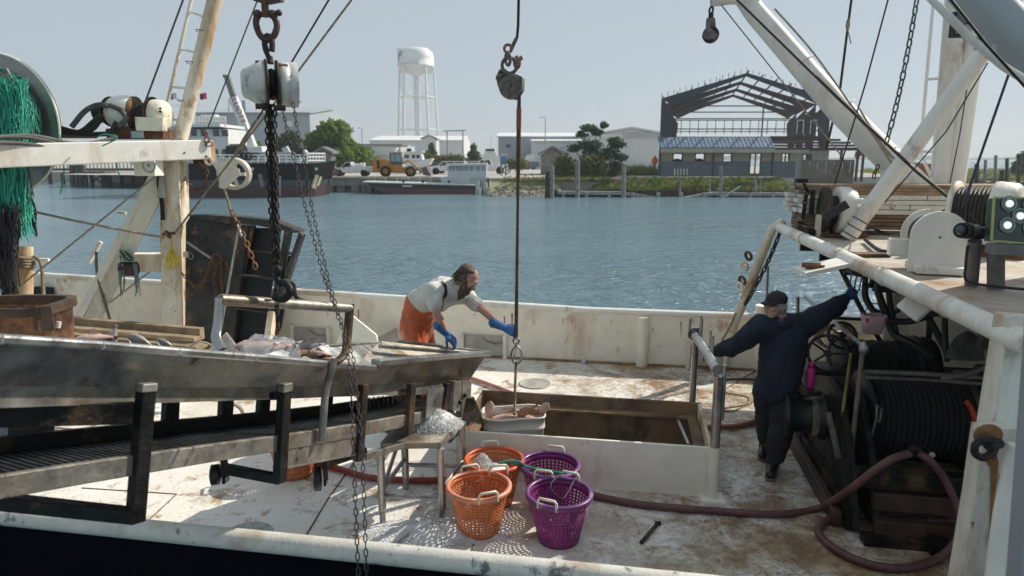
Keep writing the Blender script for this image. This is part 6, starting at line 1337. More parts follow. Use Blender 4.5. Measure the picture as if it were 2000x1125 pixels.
# sheave block
t = T('snatch_block', 'large white sheave block hanging from the gantry beam hook', 'snatch block', P(455, 340, d=10.3))
SHV = M('worn_ivory', (.62, .58, .48), .5, rust=.2, var=.08, bump=.15)
sc_ = P(456, 340, d=10.35); ax = V((-.12, .99, .05)).normalized()
MB().drum(sc_ - ax * .03, sc_ + ax * .14, [(.185, 0), (.24, 0), (.24, .12), (.205, .3), (.205, .7), (.24, .88), (.24, 1), (.185, 1), (.185, 0)], 32).build('sheave', SHV, t)
for k in range(5):
    a_ = 2 * math.pi * k / 5; e_ = sc_ - ax * .02 + UH * math.cos(a_) * .2 + ZH * math.sin(a_) * .2; MB().beam(sc_ - ax * .02, e_, .05, .03, up=tuple(ax)).build('spoke', SHV, t)
mb = MB(); mb.prism([P(414, 316, d=10.2), P(442, 320, d=10.2), P(468, 330, d=10.2), P(470, 342, d=10.2), P(462, 348, d=10.2), P(440, 370, d=10.2), P(428, 366, d=10.2), P(430, 345, d=10.2)], -ax * .02); mb.build('cheek_plate', SHV, t, bevel=.004)
mb = MB(); mb.prism([P(440, 312, d=10.25), P(466, 312, d=10.25), P(464, 320, d=10.25), P(450, 345, d=10.25), P(440, 370, d=10.25), P(428, 366, d=10.25)], -ax * .015); mb.build('cheek_strap', SHV, t, bevel=.004)
MB().cyl(sc_ - ax * .12, sc_, .03, n=10).build('axle', DKRUST, t); MB().torus(P(408, 315, d=10.25), ax, .05, .02, 16, 8).build('swivel_eye', SHV, t)
mb = MB(); mb.tube(spline([P(402, 305, d=10.3), P(408, 316, d=10.3), P(400, 326, d=10.3), P(388, 320, d=10.3)], 6), .024, 8); mb.build('hook', RUST, t)
CHL = chain_link_mesh('rust_link', .085, .058, .009, RUST)
t = T('rusty_chain', 'loop of rusty chain hanging below the beam end hook', 'chain', P(395, 370, d=10.35)); chain(t, spline([P(404, 318, d=10.3), P(404, 350, d=10.3), P(392, 370, d=10.3), P(374, 365, d=10.3), P(358, 345, d=10.35), P(345, 322, d=10.35)], 8), CHL, .062)
rope('short tan lanyard hanging from the sheave to the shackles', spline([P(438, 368, d=10.2), P(446, 395, d=10.2), P(452, 418, d=10.2)], 5), .02, ROPE)
t = T('gallows_chain', 'rust-orange shackles and chain hanging across the trawl door', 'chain', P(470, 450, d=9.9)); CHL2 = chain_link_mesh('orange_link', .12, .075, .012, M('orange_rust', (.28, .13, .06), .75, .3, var=.4, vs=12, bump=.4))
chain(t, [P(452, 412, d=9.9), P(462, 432, d=9.9), P(470, 450, d=9.9), P(482, 475, d=9.85), P(502, 530, d=9.8)], CHL2, .085)
for x, y in ((466, 445), (470, 456)): MB().torus(P(x, y, d=9.88), (1, .3, .2), .05, .016, 14, 8).build('shackle', GALV, t)
rope('pale grey pole-like rope falling from the shackles behind the hoop leg', [P(465, 452, d=9.85), P(440, 590, d=9.7), P(432, 640, d=9.65)], .018, GALV, 'tension_rod', 'rod')
# trawl door
t = T('trawl_door', 'dark rusty steel trawl door standing upright against the bulwark', 'trawl door', P(470, 690, d=10.2))
DOOR = M('dark_door_steel', (.05, .049, .044), .55, .4, var=.4, vs=3, rust=.1, rcol=(.13, .065, .03), rs=2.5, bump=.3, bs=14, spots=.12, scol=(.22, .20, .17), ss=8)
def dd(px, py, o=0): return P(px, py, d=10.25 + o)
mb = MB(); prof = [(362, 440), (366, 425), (378, 420), (430, 428), (480, 440), (508, 438), (450, 540), (460, 680), (362, 690)]
mb.prism([dd(x, y) for x, y in ((361, 690), (363, 436), (372, 421), (395, 422), (470, 440), (497, 441), (476, 540), (452, 690))], VH * .05); mb.build('main_plate', DOOR, t, bevel=.01)
mb = MB(); mb.prism([dd(x, y, -.06) for x, y in ((366, 420), (400, 420), (470, 424), (530, 430), (575, 448), (586, 452), (578, 455), (500, 440), (440, 437), (372, 424))], VH * .22); mb.build('top_lip', DOOR, t, bevel=.01)
for i, pl in enumerate((((470, 445), (484, 445), (452, 690), (440, 690)), ((556, 445), (566, 446), (522, 690), (512, 690)), ((584, 452), (590, 460), (530, 640), (524, 632)))):
    mb = MB(); mb.prism([dd(x, y, -.05) for x, y in pl], VH * .12); mb.build('rib', DOOR, t, bevel=.006)
BD = M('door_black', (.012, .017, .020), .5, .3, var=.4, vs=4, bump=.2)
mb = MB(); mb.prism([dd(x, y, .12) for x, y in ((480, 445), (548, 446), (510, 690), (446, 690))], VH * .04); mb.build('back_plate', BD, t)
mb = MB(); mb.prism([dd(x, y, .1) for x, y in ((553, 500), (574, 500), (548, 640), (524, 690), (510, 690))], VH * .04); mb.build('lower_plate', BD, t)
for (x0, y0, x1, y1) in ((462, 535, 545, 545), (540, 492, 578, 496), (478, 488, 545, 494), (450, 600, 530, 610)): MB().beam(dd(x0, y0, -.04), dd(x1, y1, -.04), .1, .025).build('web', DOOR, t)
mb = MB(); mb.prism([dd(x, y, -.1) for x, y in ((354, 672), (470, 680), (530, 690), (530, 700), (354, 700))], VH * .2); mb.build('shoe', RUST, t, bevel=.01)
t2 = T('door_chain', 'tangle of orange-rusted chain draped on the trawl door', 'chain', P(430, 590, d=10.1))
LK = chain_link_mesh('door_link', .07, .045, .008, RUST)
for pts in ([(424, 505), (418, 540), (422, 575), (420, 592)], [(432, 505), (432, 545), (436, 580)], [(418, 510), (390, 560), (365, 545), (352, 528)], [(440, 510), (450, 530), (462, 500), (468, 480)], [(415, 500), (400, 545), (385, 570), (368, 575)], [(380, 445), (376, 455), (388, 452)]):
    chain(t2, spline([P(x, y, d=10.1) for x, y in pts], 5), LK, .05)
MB().beam(P(365, 472, d=10.1), P(412, 504, d=10.1), .03, .03).build('turnbuckle', GALV, t2); MB().torus(P(424, 505, d=10.08), VH, .07, .02, 14, 7).build('big_shackle', RUST, t2)
# yellow rope bunch, float, bollard, rusty bin, planks
YELR = M('yellow_rope', (.62, .45, .03), .8, var=.25, vs=15, bump=.6)
mb = MB()
for k in range(60): a_ = rnd.uniform(0, 6.28); mb.tube(spline([P(336, 465, d=10.05), P(335 + 3 * math.cos(a_), 490, d=10.02), P(337 + 12 * math.cos(a_), 505 + 10 * math.sin(a_), d=10.0), P(337 + 14 * math.cos(a_ + .6), 520 + 8 * math.sin(a_), d=10.0)], 4), .006, 5)
tag(one('yellow_rope_bunch', mb, YELR, 'bright yellow rope bunch tied to the gantry post', 'rope bunch'), kind=None)
t = T('post_shackle', 'rusty shackle pad on the gantry post above the yellow rope', 'shackle', P(330, 470, d=10.1)); MB().torus(P(328, 458, d=10.1), (1, .2, .5), .05, .022, 16, 8).build('bow', RUST, t); MB().cyl(P(318, 458, d=10.08), P(342, 455, d=10.08), .022, n=8).build('pin', RUST, t)
t = T('rope_float', 'dark float tangled in green and white netting on the brace', 'float', P(250, 530, d=10.2)); mb = MB(); mb.cyl(P(238, 525, d=10.2), P(266, 525, d=10.2), .11, n=14); mb.build('float_body', M('maroon_float', (.06, .03, .03), .6, bump=.2), t, bevel=.02)
def tang():
    a_ = rnd.uniform(0, 6.28); return [P(248 + 14 * math.cos(a_ + k), 500 + 12 * math.sin(a_ * 1.3 + k * 1.4), d=10.15 + rnd.uniform(-.1, .1)) for k in range(5)]
tag(strands(60, tang, .008).build('tangled_twine', GREENT, t), kind='stuff'); tag(strands(40, tang, .007).build('tangled_line', M('white_line', (.55, .52, .46), .9), t), kind='stuff')
def dang():
    x = rnd.choice((232, 238, 262, 266)); return [P(x + 2 * k + rnd.uniform(-3, 3), 515 + k * 22 * rnd.uniform(.5, 1), d=10.1) for k in range(4)]
tag(strands(30, dang, .006).build('dangling_line', M('grey_green_line', (.16, .24, .22), .9), t), kind='stuff')
mb = MB(); mb.tube(spline([P(312, 325, d=10.2), P(310, 360, d=10.2), P(316, 395, d=10.2), P(318, 430, d=10.2)], 5), .03, 8); one('hanging_strap', mb, BLACK, 'black strap hanging in the corner between brace and post', 'strap')
mb = strands(40, lambda: [P(314 + rnd.uniform(-6, 6) * k * .4, 330 + k * 14, d=10.15) for k in range(5)], .005); one('frayed_tassel', mb, M('pale_green_fray', (.42, .46, .38), .9), 'frayed pale tassel tied beside the black strap', 'rope tassel')
t = T('bollard', 'rusty cream bollard wound with tan mooring rope', 'bollard', P(48, 590, d=10.6)); MB().cyl(P(48, 600, d=10.6), P(48, 482, d=10.6), .115, n=18).build('post', RUSTY, t, bevel=.02); MB().cyl(P(66, 507, d=10.6), P(96, 508, d=10.6), .03, n=10).build('arm', CREAM, t); MB().box(P(14, 535, d=10.4), (.12, .12, .9)).build('fairlead_post', RUST, t)
mb = MB(); zz = P(48, 512, d=10.6); 
for k in range(4): mb.torus(zz - V((0, 0, .045 * k - .07)), (0.05, .1, 1), .135, .026, 24, 8)
mb.tube(spline([P(66, 500, d=10.5), P(80, 515, d=10.5), P(84, 560, d=10.5), P(86, 600, d=10.5)], 5), .026, 8); one('mooring_rope', mb, ROPE, 'tan mooring rope wrapped round the bollard at left', 'rope')
mb = MB(); mb.prism([P(66, 560, v=VF - .1), P(100, 562, v=VF - .1), P(112, 650, v=VF - .1), P(60, 650, v=VF - .1)], VH * .05); one('fairlead_plate', mb, BLACK, 'black opening plate in the bulwark behind the bollard', 'plate')
t = T('rusty_bin', 'rusty open steel bin with a wooden rim at far left behind the trough', 'bin', P(60, 660, d=7.2))
def bn(px, py, o=0): return P(px, py, d=7.1 + o)
cc = bn(10, 650); rx = 92 / FPX * 7.1; N = 26; vs = []
zt3 = bn(60, 600).z
for dz, k in ((-.6, .93), (-.06, .98), (-.05, 1.03), (0.02, 1.05), (.03, 1.0), (-.02, .92), (-.3, .88)):
    for i in range(N): x, y = rr(2 * math.pi * i / N, rx * k, .36 * k, 4); vs.append(V((cc.x + x, cc.y + .2 + y, zt3 + dz)))
mb = MB(); mb.add(vs, [(j * N + i, j * N + (i + 1) % N, (j + 1) * N + (i + 1) % N, (j + 1) * N + i) for j in range(6) for i in range(N)], True); mb.build('shell', RUST, t)
vs = []
for dz, k in ((.0, 1.07), (.09, 1.07), (.09, .90), (.0, .9)):
    for i in range(N): x, y = rr(2 * math.pi * i / N, rx * k, .36 * k, 4); vs.append(V((cc.x + x, cc.y + .2 + y, zt3 + dz - .06)))
mb = MB(); mb.add(vs, [(j * N + i, j * N + (i + 1) % N, ((j + 1) % 4) * N + (i + 1) % N, ((j + 1) % 4) * N + i) for j in range(4) for i in range(N)], False); mb.build('rim_board', WETWOOD, t)
for k, px in enumerate((30, 62, 92)): MB().box(bn(px, 622, -.12), (.13, .02, .26)).build('plank', WETWOOD, t, bevel=.006)
mb = MB(); mb.cyl(bn(112, 640, .1), bn(114, 628, .1), .03, n=10); one('crumpled_bag', mb, M('red_white_bag', (.55, .35, .33), .7, var=.5, vs=30, bump=.4, col2=(.7, .7, .7)), 'crumpled red and white bag wedged beside the rusty bin', 'bag')
t = T('plank_stack', 'weathered wooden planks lying along the deck behind the trough', 'planks', P(250, 660, d=9.3))
for i, (x0, y0, x1, y1, wd2, h2) in enumerate(((118, 628, 395, 652, .10, .16), (110, 648, 395, 678, .24, .05), (110, 660, 400, 690, .2, .05), (120, 640, 385, 662, .12, .05))): MB().beam(P(x0, y0, d=9.6 - i * .15), P(x1, y1, d=9.2 - i * .15), wd2, h2).build('plank', WOOD, t, bevel=.006)
mb = MB(); mb.tube(spline([P(360, 690, d=8.6), P(385, 668, d=8.6), P(415, 675, d=8.6), P(430, 690, d=8.6)], 6), .014, 7); one('loose_line', mb, PALEROPE, 'pale loose line at the plank ends by the hoop leg', 'rope')
mb = MB(); mb.prism([P(400, 690, d=8.4), P(440, 650, d=8.6), P(470, 690, d=8.4)], VH * .04); one('wedge_plate', mb, GREYWOOD, 'grey triangular plate leaning behind the left hoop leg', 'plate')
mb = MB(); mb.beam(P(532, 612, d=9.3), P(520, 700, d=9.0), .08, .14, up=(0, 1, 0)); one('wood_prop', mb, RUSTY, 'rusty cream prop behind the lower chain', 'prop')

# ------------------------------------------------------------ chain hoist
HD = 4.35
def c_(px, py, d=HD): return P(px, py, d=d)
HOISTP = M('hoist_grey_white', (.60, .59, .55), .45, .1, rust=.25, rcol=(.2, .09, .03), rs=5, var=.08, bump=.2)
t = T('chain_hoist', 'off-white manual chain hoist hanging from a big rusty shackle', 'chain hoist', c_(530, 205))
ha = (V((.93, .37, 0))).normalized()                    # gearbox axis, seen obliquely
k_ = HD / FPX
hc = c_(528, 165)
def hx_(o): return hc + ha * o
MB().drum(hx_(-.175), hx_(-.03), [(.01, 0), (.06, .0), (.085, .08), (.10, .3), (.125, .6), (.142, .85), (.142, 1), (.01, 1)], 28).build('gear_cover', HOISTP, t)
MB().drum(hx_(-.03), hx_(-.015), [(.01, 0), (.155, 0), (.155, 1), (.01, 1)], 28).build('side_plate', DKRUST, t)
MB().drum(hx_(-.015), hx_(.035), [(.09, 0), (.10, .5), (.09, 1)], 24).build('load_sheave', BLACKST, t)
MB().drum(hx_(.035), hx_(.05), [(.01, 0), (.15, 0), (.15, 1), (.01, 1)], 28).build('side_plate', DKRUST, t)
MB().drum(hx_(.05), hx_(.12), [(.01, 0), (.135, 0), (.14, .4), (.138, 1), (.01, 1)], 28).build('brake_cover', HOISTP, t)
MB().drum(hx_(.12), hx_(.16), [(.01, 0), (.13, 0), (.10, .3), (.10, .7), (.13, 1), (.01, 1)], 26).build('hand_wheel', BLACKST, t)
MB().drum(hx_(.115), hx_(.165), [(.138, 0), (.143, .5), (.138, 1)], 26).build('wheel_guard', HOISTP, t)
for x, y in ((512, 124), (552, 130), (512, 208), (548, 211)): c = c_(x, y, HD - .06); MB().cyl(c - ha * .04, c + ha * .03, .017, n=8).build('stay_bolt', DKRUST, t)
pl = hx_(-.178); MB().box(c_(494, 158, HD - .12), (.02, .07, .09), frame(ha)).build('rating_plate', GALV, t, bevel=.006)
# top hook and shackle
mb = MB(); mb.tube(spline([c_(527, 118), c_(520, 100), c_(517, 82), c_(522, 70), c_(531, 80), c_(531, 100)], 6), [.016] * 6 + [.019] * 25, 10); mb.build('top_hook', DKRUST, t)
MB().cyl(c_(528, 124), c_(528, 110), .022, .016, 10).build('hook_swivel', DKRUST, t)
t2 = T('bow_shackle', 'big rusty bow shackle with a pin above the chain hoist', 'shackle', c_(520, 80))
RS = M('red_brown_shackle', (.09, .05, .04), .6, .4, var=.3, vs=14, bump=.2)
mb = MB(); mb.tube(spline([c_(504, 28), c_(500, 45), c_(508, 68), c_(522, 78), c_(536, 68), c_(541, 48), c_(534, 30)], 6), [.021] * 37, 10); mb.build('bow', RS, t2)
MB().sphere(c_(503, 28), .03, n=10).build('ear', RS, t2); MB().sphere(c_(532, 28), .03, n=10).build('ear', RS, t2); MB().cyl(c_(496, 30), c_(545, 25), .016, n=10).build('pin', RS, t2); MB().sphere(c_(545, 25), .022, n=8).build('pin_head', RS, t2)
MB().cyl(c_(519, 32), c_(517, 4), .024, n=10).build('link', DKRUST, t2)
mb = MB(); mb.prism([c_(490, -30, HD - .02), c_(545, -30, HD - .02), c_(548, 1, HD - .02), c_(520, 6, HD - .02), c_(494, 1, HD - .02)], VH * .05); one('lifting_lug', mb, RS, 'rusty steel lug at the top edge above the bow shackle', 'lug')
# chains
LOADL = chain_link_mesh('load_link', .052, .033, .0062, M('greasy_chain', (.028, .023, .021), .55, .6, var=.4, vs=30, rust=.2, bump=.3)); HANDL = chain_link_mesh('hand_link', .042, .022, .0033, M('hand_chain_steel', (.06, .048, .043), .55, .6, var=.4, vs=30, bump=.2))
t = T('load_chain', 'thick bundle of black load chain from hoist down to the hoop hook', 'chain', c_(540, 570, 4.2))
for i, (x0, x1, dz, yb) in enumerate(((520, 537, 0, 545), (528, 543, .03, 660), (536, 546, .0, 540), (525, 541, -.03, 530), (533, 545, -.03, 535))):
    pts = [c_(x0, 205, HD + dz), c_((x0 + x1) / 2 - 1, 390, HD - .05 + dz), c_(x1, yb, 4.25 + dz)]; chain(t, pts, LOADL, .037, twist=i * .7)
t = T('hand_chain', 'thin brown hand chain loop hanging past the trough to the rail', 'chain', P(710, 1120, d=3.25))
chain(t, [c_(572, 200, 4.3), c_(612, 420, 4.15), c_(645, 560, 4.0), c_(690, 700, 3.75), c_(708, 880, 3.5), c_(716, 1125, 3.25), c_(718, 1200, 3.2)], HANDL, .0335, maxn=150)
chain(t, [c_(551, 210, 4.3), c_(590, 380, 4.15), c_(632, 540, 3.95), c_(668, 640, 3.75), c_(684, 720, 3.6), c_(690, 880, 3.42), c_(700, 1125, 3.2), c_(702, 1200, 3.15)], HANDL, .0335, maxn=150)
t = T('lower_hook', 'black hoist hook gripping the eye of the lifting hoop', 'hook', c_(550, 575, 4.2)); mb = MB()
mb.tube(spline([c_(540, 530, 4.2), c_(543, 550, 4.2), c_(560, 556, 4.2), c_(566, 570, 4.2), c_(556, 583, 4.2), c_(541, 584, 4.2), c_(535, 576, 4.2)], 6), [.018 + .008 * math.sin(math.pi * i / 36) for i in range(37)], 10); mb.build('shank', BLACKST, t)
MB().sphere(c_(541, 530, 4.2), .033, (1, .8, 1.3), 10).build('swivel', BLACKST, t)

# ------------------------------------------------------------ shackle cluster and cable on the strap
t = T('shackle_cluster', 'jumble of weathered shackles and thimbles above the brown strap', 'shackles', P(995, 190, Y=6.6))
WGREY = M('weathered_shackle', (.17, .155, .14), .6, .5, var=.35, vs=14, rust=.2, bump=.3); WPINK = M('faded_pink_wrap', (.28, .13, .13), .8, var=.3, vs=20, bump=.4)
def s_(px, py, o=0): return P(px, py, Y=6.6 + o)
MB().tube([s_(1008, 76), s_(1004, 84), s_(998, 98)], .018, 8).build('ferrule', WGREY, t)
for c, ax_, R0_, r0, mt in (((992, 95), (.3, 1, .2), .035, .014, WPINK), ((992, 115), (1, .4, .1), .055, .016, WGREY), ((995, 128), (.2, 1, .3), .07, .017, WGREY), ((984, 150), (.6, .6, .3), .06, .018, WGREY), ((990, 160), (.2, 1, .1), .075, .022, WGREY), ((1000, 172), (1, .5, .2), .08, .024, WGREY)):
    MB().torus(s_(*c), ax_, R0_, r0, 18, 8).build('shackle', mt, t)
MB().cyl(s_(1003, 122), s_(1020, 112), .02, n=8).build('pin', WPINK, t); MB().sphere(s_(1010, 122), .05, (.8, .7, 1.3), 10).build('wrap', WPINK, t); MB().sphere(s_(976, 152), .04, n=10).build('pin_head', WGREY, t)
MB().drum(s_(998, 168, -.06), s_(1000, 170, .06), [(.01, 0), (.10, 0), (.12, .4), (.12, .6), (.10, 1), (.01, 1)], 20).build('sheave', WGREY, t)
mb = MB(); mb.prism([s_(x, y, -.08) for x, y in ((1008, 145), (1020, 150), (1019, 175), (1008, 190), (1000, 194), (995, 178))], VH * .16); mb.build('cheek', WGREY, t, bevel=.02)
mb = MB(); mb.tube([s_(1013, -60), s_(1013, 0), s_(1012, 50), s_(1010, 72), s_(1006, 82)], .013, 8); one('hoist_cable', mb, BLACK, 'black cable running up from the shackle cluster out of frame', 'cable')
# ============================================================ RIGHT: upper deck, lumber, winches, masts
UZ = 2.08; UE = 2.0
t = T('upper_deck', 'raised white-edged upper deck over the winch with a thick rounded pipe edge', 'upper deck', B(UE, 6.8, UZ))
UDM = M('upper_deck_paint', (.50, .46, .40), .6, rust=.45, rcol=(.22, .11, .05), rs=1.3, var=.12, bump=.3, bs=20)
MB().box(B(UE + 3.5, 6.86, UZ - .04), (7, 5.9, .06), RB).build('deck_plate', UDM, t)
MB().tube([B(UE - .0, v, UZ) for v in (3.7, 5, 6.5, 8, 9.75)], .066, 16).build('edge_pipe', WHITE, t)
for v in (4.4, 5.3, 6.2, 7.1, 8.0, 8.9): MB().box(B(UE + 3.5, v, UZ - .14), (6.8, .06, .14), RB).build('deck_beam', DKRUST, t)
def bracket(px, py):
    q0 = P(px, py, u=UE); v0 = q0.dot(VH); b = MB()
    b.prism([B(UE - .02, v0 - .16, UZ + .02), B(UE - .46, v0 - .28, UZ - .07), B(UE - .50, v0 + .06, UZ - .07), B(UE - .02, v0 + .2, UZ + .02)], (0, 0, -.035)); b.build('fork_bracket', WHITE, t, bevel=.008)
    for k in range(2): MB().box(B(UE - .36, v0 - .16 + k * .13, UZ - .035), (.16, .014, .04), RB).build('slot', RUST, t)
bracket(1668, 488)
for v in (4.6, 5.7, 7.0, 8.3): MB().torus(B(UE, v, UZ), VH, .067, .007, 20, 6).build('weld_bead', WHITE, t)
a = P(1822, 568, z=UZ - .02); b = P(1770, 614, z=UZ - .2)
MB().beam(a, b, .19, .05, up=(.3, -.4, 1)).build('fork_bracket', WHITE, t, bevel=.015); MB().beam(a.lerp(b, .62) + V((0, 0, .024)), b + V((0, 0, .024)) - (b - a) * .05, .03, .012, up=(.3, -.4, 1)).build('slot', DKRUST, t)
# corner pillar and raking leg at the far end
MB().cyl(P(1483, 722, z=0), V((P(1483, 722, z=0).x, P(1483, 722, z=0).y, .95)), .11, n=18).build('pillar', CREAM, t)
MB().cyl(P(1497, 600, Y=9.2), P(1500, 520, Y=9.2), .02, n=8).build('pipe_stub', GALV, t)
MB().tube([P(1428, 650, Y=9.2), P(1470, 545, Y=9.2), P(1508, 448, Y=9.2), P(1530, 432, Y=9.2)], .06, 12).build('raking_leg', RUSTY, t)
t2 = T('stopper_chain', 'dark chain and shackles hanging along the raking leg at the deck corner', 'chain', P(1460, 590, Y=9.0)); CK = chain_link_mesh('dark_link', .10, .07, .013, DKRUST)
chain(t2, spline([P(1527, 445, Y=9.0), P(1505, 500, Y=9.0), P(1478, 555, Y=9.0), P(1452, 600, Y=9.0)], 6), CK, .07); chain(t2, spline([P(1437, 612, Y=9.1), P(1425, 640, Y=9.1), P(1408, 668, Y=9.2)], 6), LINK_RUST, .045)
for x, y in ((1462, 500), (1455, 520), (1450, 548), (1446, 560)): MB().torus(P(x, y, Y=9.05), (1, .4, .3), .055, .02, 14, 7).build('shackle', [RUSTY, GALV, RUST, GALV][(y // 10) % 4], t2)
# side wall under the deck and house front
t = T('shelter_wall', 'cream side wall with recessed panel under the upper deck beyond the winch', 'wall', B(4.2, 9.6, 0))
MB().box(B(4.7, 9.62, .8 + .22), (2.6, .05, 2.02), RB).build('panel', CREAM, t)
MB().box(B(4.25, 9.56, 1.1), (.7, .04, 1.0), RB).build('door', CREAM, t, bevel=.01)
for u in (3.42, 5.0): MB().box(B(u, 9.56, 1.02), (.08, .08, 2.0), RB).build('stanchion', WHITE, t)
MB().box(B(6.0, 6.9, 1.0), (.06, 5.6, 2.0), RB).build('house_front', NAVY, t)  # cream wall given a dark colour in place of the shade under the deck
# solid black box painted in place of shaded recesses behind the winch
MB().box(B(5.0, 7.6, .9), (.5, 1.6, 1.8), RB).build('recess_shade_box', BLACK, t, bevel=.02)

# near corner support legs
t = T('support_leg', 'white steel leg with rust stains and a padeye at the near deck corner', 'support leg', B(2.05, 3.6, 0))
def s_(px, py, Y=3.45): return P(px, py, Y=Y)
mb = MB(); mb.prism([s_(1973, 618), s_(2030, 622), s_(1990, 850), s_(1936, 840)], (0, .12, 0)); mb.build('upper_post', WHITE, t, bevel=.012)
LEGW = M('rust_run_white', (.70, .68, .61), .5, rust=.5, rcol=(.28, .11, .03), rs=1.6, streak=1, var=.06, bump=.2)
mb = MB(); mb.prism([s_(1922, 838, 3.3), s_(1986, 838, 3.3), s_(1984, 900, 3.3), s_(1925, 1180, 3.3), s_(1868, 1180, 3.3), s_(1905, 960, 3.3)], (0, .1, 0)); mb.build('lower_leg', LEGW, t, bevel=.03, seg=3)
mb = MB(); mb.tube([s_(1988, 870, 3.2), s_(1960, 1000, 3.2), s_(1936, 1170, 3.2)], .045, 12); mb.build('side_pipe', WHITE, t)
for pl in (((1925, 880), (1946, 884), (1950, 905), (1940, 1000), (1932, 1060), (1934, 990), (1936, 915), (1924, 900)), ((1897, 1020), (1903, 1018), (1900, 1034)), ((1960, 866), (1985, 866), (1980, 874))):
    mb = MB(); mb.prism([s_(x, y, 3.297) for x, y in pl], (0, -.002, 0)); mb.build('rust_run', RUN, t)
mb = MB(); mb.sphere(s_(1930, 850, 3.26), .075, (1, .4, .8), 14); mb.build('padeye', RUST, t)
mb = MB(); mb.tube(spline([s_(1944, 862, 3.18), s_(1925, 858, 3.15), s_(1906, 868, 3.15), s_(1905, 886, 3.15), s_(1922, 894, 3.15), s_(1938, 884, 3.16), s_(1945, 868, 3.18)], 6), .019, 10); mb.build('shackle', DKRUST, t); MB().cyl(s_(1930, 870, 3.16), s_(1952, 866, 3.2), .026, n=10).build('shackle_pin', DKRUST, t)
mb = MB(); mb.prism([P(2034, 600, Y=2.5), P(2140, 600, Y=2.5), P(2120, 1250, Y=2.5), P(1984, 1250, Y=2.5)], (0, .08, 0)); one('deckhouse', mb, M('pale_grey_panel', (.30, .31, .32), .5, var=.05, vs=2, bump=.05), 'smooth grey steel house side at the right edge beside the rusty leg', 'house side', bevel=.01)

t = T('wheelhouse', 'unseen wheelhouse block added beyond the right edge to shade the deck', 'wheelhouse', B(6.6, 5.6, UZ))  # guessed house added out of view to keep light off the deck
MB().box(B(6.8, 5.5, 3.6), (4.2, 3.6, 3.0), RB).build('shade_block', WHITE, t, bevel=.03)
for v in (4.4, 5.5, 6.6): MB().box(B(4.69, v, 4.1), (.03, .8, .7), RB).build('window', GLASS, t)
# lumber stack
t = T('lumber_stack', 'stack of white and brown wooden planks chained on the upper deck', 'lumber stack', B(3.5, 9.1, UZ))
WHW2 = WHWOOD; rows = [(WOOD, 2.16), (WOOD, 2.205), (WOOD, 2.25), (WOOD, 2.295), (WHW2, 2.35), (WHW2, 2.41), (WHW2, 2.47), (WHW2, 2.53), (WOOD, 2.58), (WOOD, 2.622), (WOOD, 2.662)]
BROWN = M('brown_wet_planks', (.20, .13, .085), .8, var=.3, vs=4, bump=.5, bs=16)
for i, (m_, z) in enumerate(rows):
    hgt = .054 if m_ is WHW2 else .04
    for j in range(3):
        v = 9.06 + j * .24; u0 = 2.12 + rnd.uniform(-.05, .06) - (.12 if m_ is WHW2 and j == 2 else 0); u1 = 5.4 + rnd.uniform(-.4, .4) if m_ is WHW2 else (4.0 + rnd.uniform(-.1, .35) if i < 4 else 4.35 + rnd.uniform(-.05, .25))
        if j == 0 and m_ is WHW2 and i % 2: # split lengths
            um = rnd.uniform(2.5, 4.2); spans = [(u0, um - .01), (um, u1)]
        else: spans = [(u0, u1)]
        for a_, b_ in spans: MB().box(B((a_ + b_) / 2, v, z + rnd.uniform(-.002, .002)), (b_ - a_, .225, hgt), RB).build('plank', (BROWN if i < 4 else m_), t, bevel=.006)
for j in range(3): MB().box(B(5.0, 9.06 + j * .24, 2.16 + .1), (2.2, .225, .22), RB).build('plank', BROWN, t, bevel=.006)
for j in range(2): MB().box(B(5.6, 9.1 + j * .3, 2.61), (1.8, .28, .06), RB).build('plank', WHW2, t, bevel=.006)
MB().box(B(2.22, 9.2, 2.115), (.12, .8, .04), RB).build('bearer', BLACKST, t); MB().box(B(2.2, 8.92, 2.47), (.05, .05, .3), RB).build('stop_post', DKRUST, t)
t2 = T('lashing_chain', 'black chain lashing over the left end of the lumber stack', 'chain', P(1568, 430, Y=8.3)); LB = chain_link_mesh('black_link', .085, .058, .012, BLACKST)
chain(t2, [P(1570, 358, v=8.93), P(1577, 372, v=8.92), P(1572, 395, v=8.92), P(1568, 430, v=8.92)], LB, .055); MB().box(P(1565, 353, v=9.0), (.13, .1, .05)).build('binder', BLACKST, t2)
t = T('concrete_block', 'streaked grey concrete block standing behind the lumber stack', 'concrete block', B(2.7, 9.55, UZ))
a = P(1566, 312, v=9.42); b_ = P(1670, 311, v=9.42)
mb = MB(); mb.prism([B(a.dot(UH), 9.42, UZ), B(a.dot(UH), 9.42, a.z), B(a.dot(UH), 9.74, a.z), B(a.dot(UH), 9.74, UZ)], UH * (b_ - a).dot(UH)); mb.build('block', M('grey_streaked_concrete', (.25, .245, .23), .9, var=.25, vs=2.5, bump=.3, bs=30, rust=.0, spots=.2, scol=(.13, .125, .12), ss=3), t, bevel=.01)
for k in range(6): q0 = P(1582 + k * 16, 316, v=9.416); MB().beam(q0, q0 - V((.01 * (k % 2), 0, .04 + .05 * (k * 7 % 3))), .003, .006, up=tuple(UH)).build('paint_drip', FARWHITE, t)

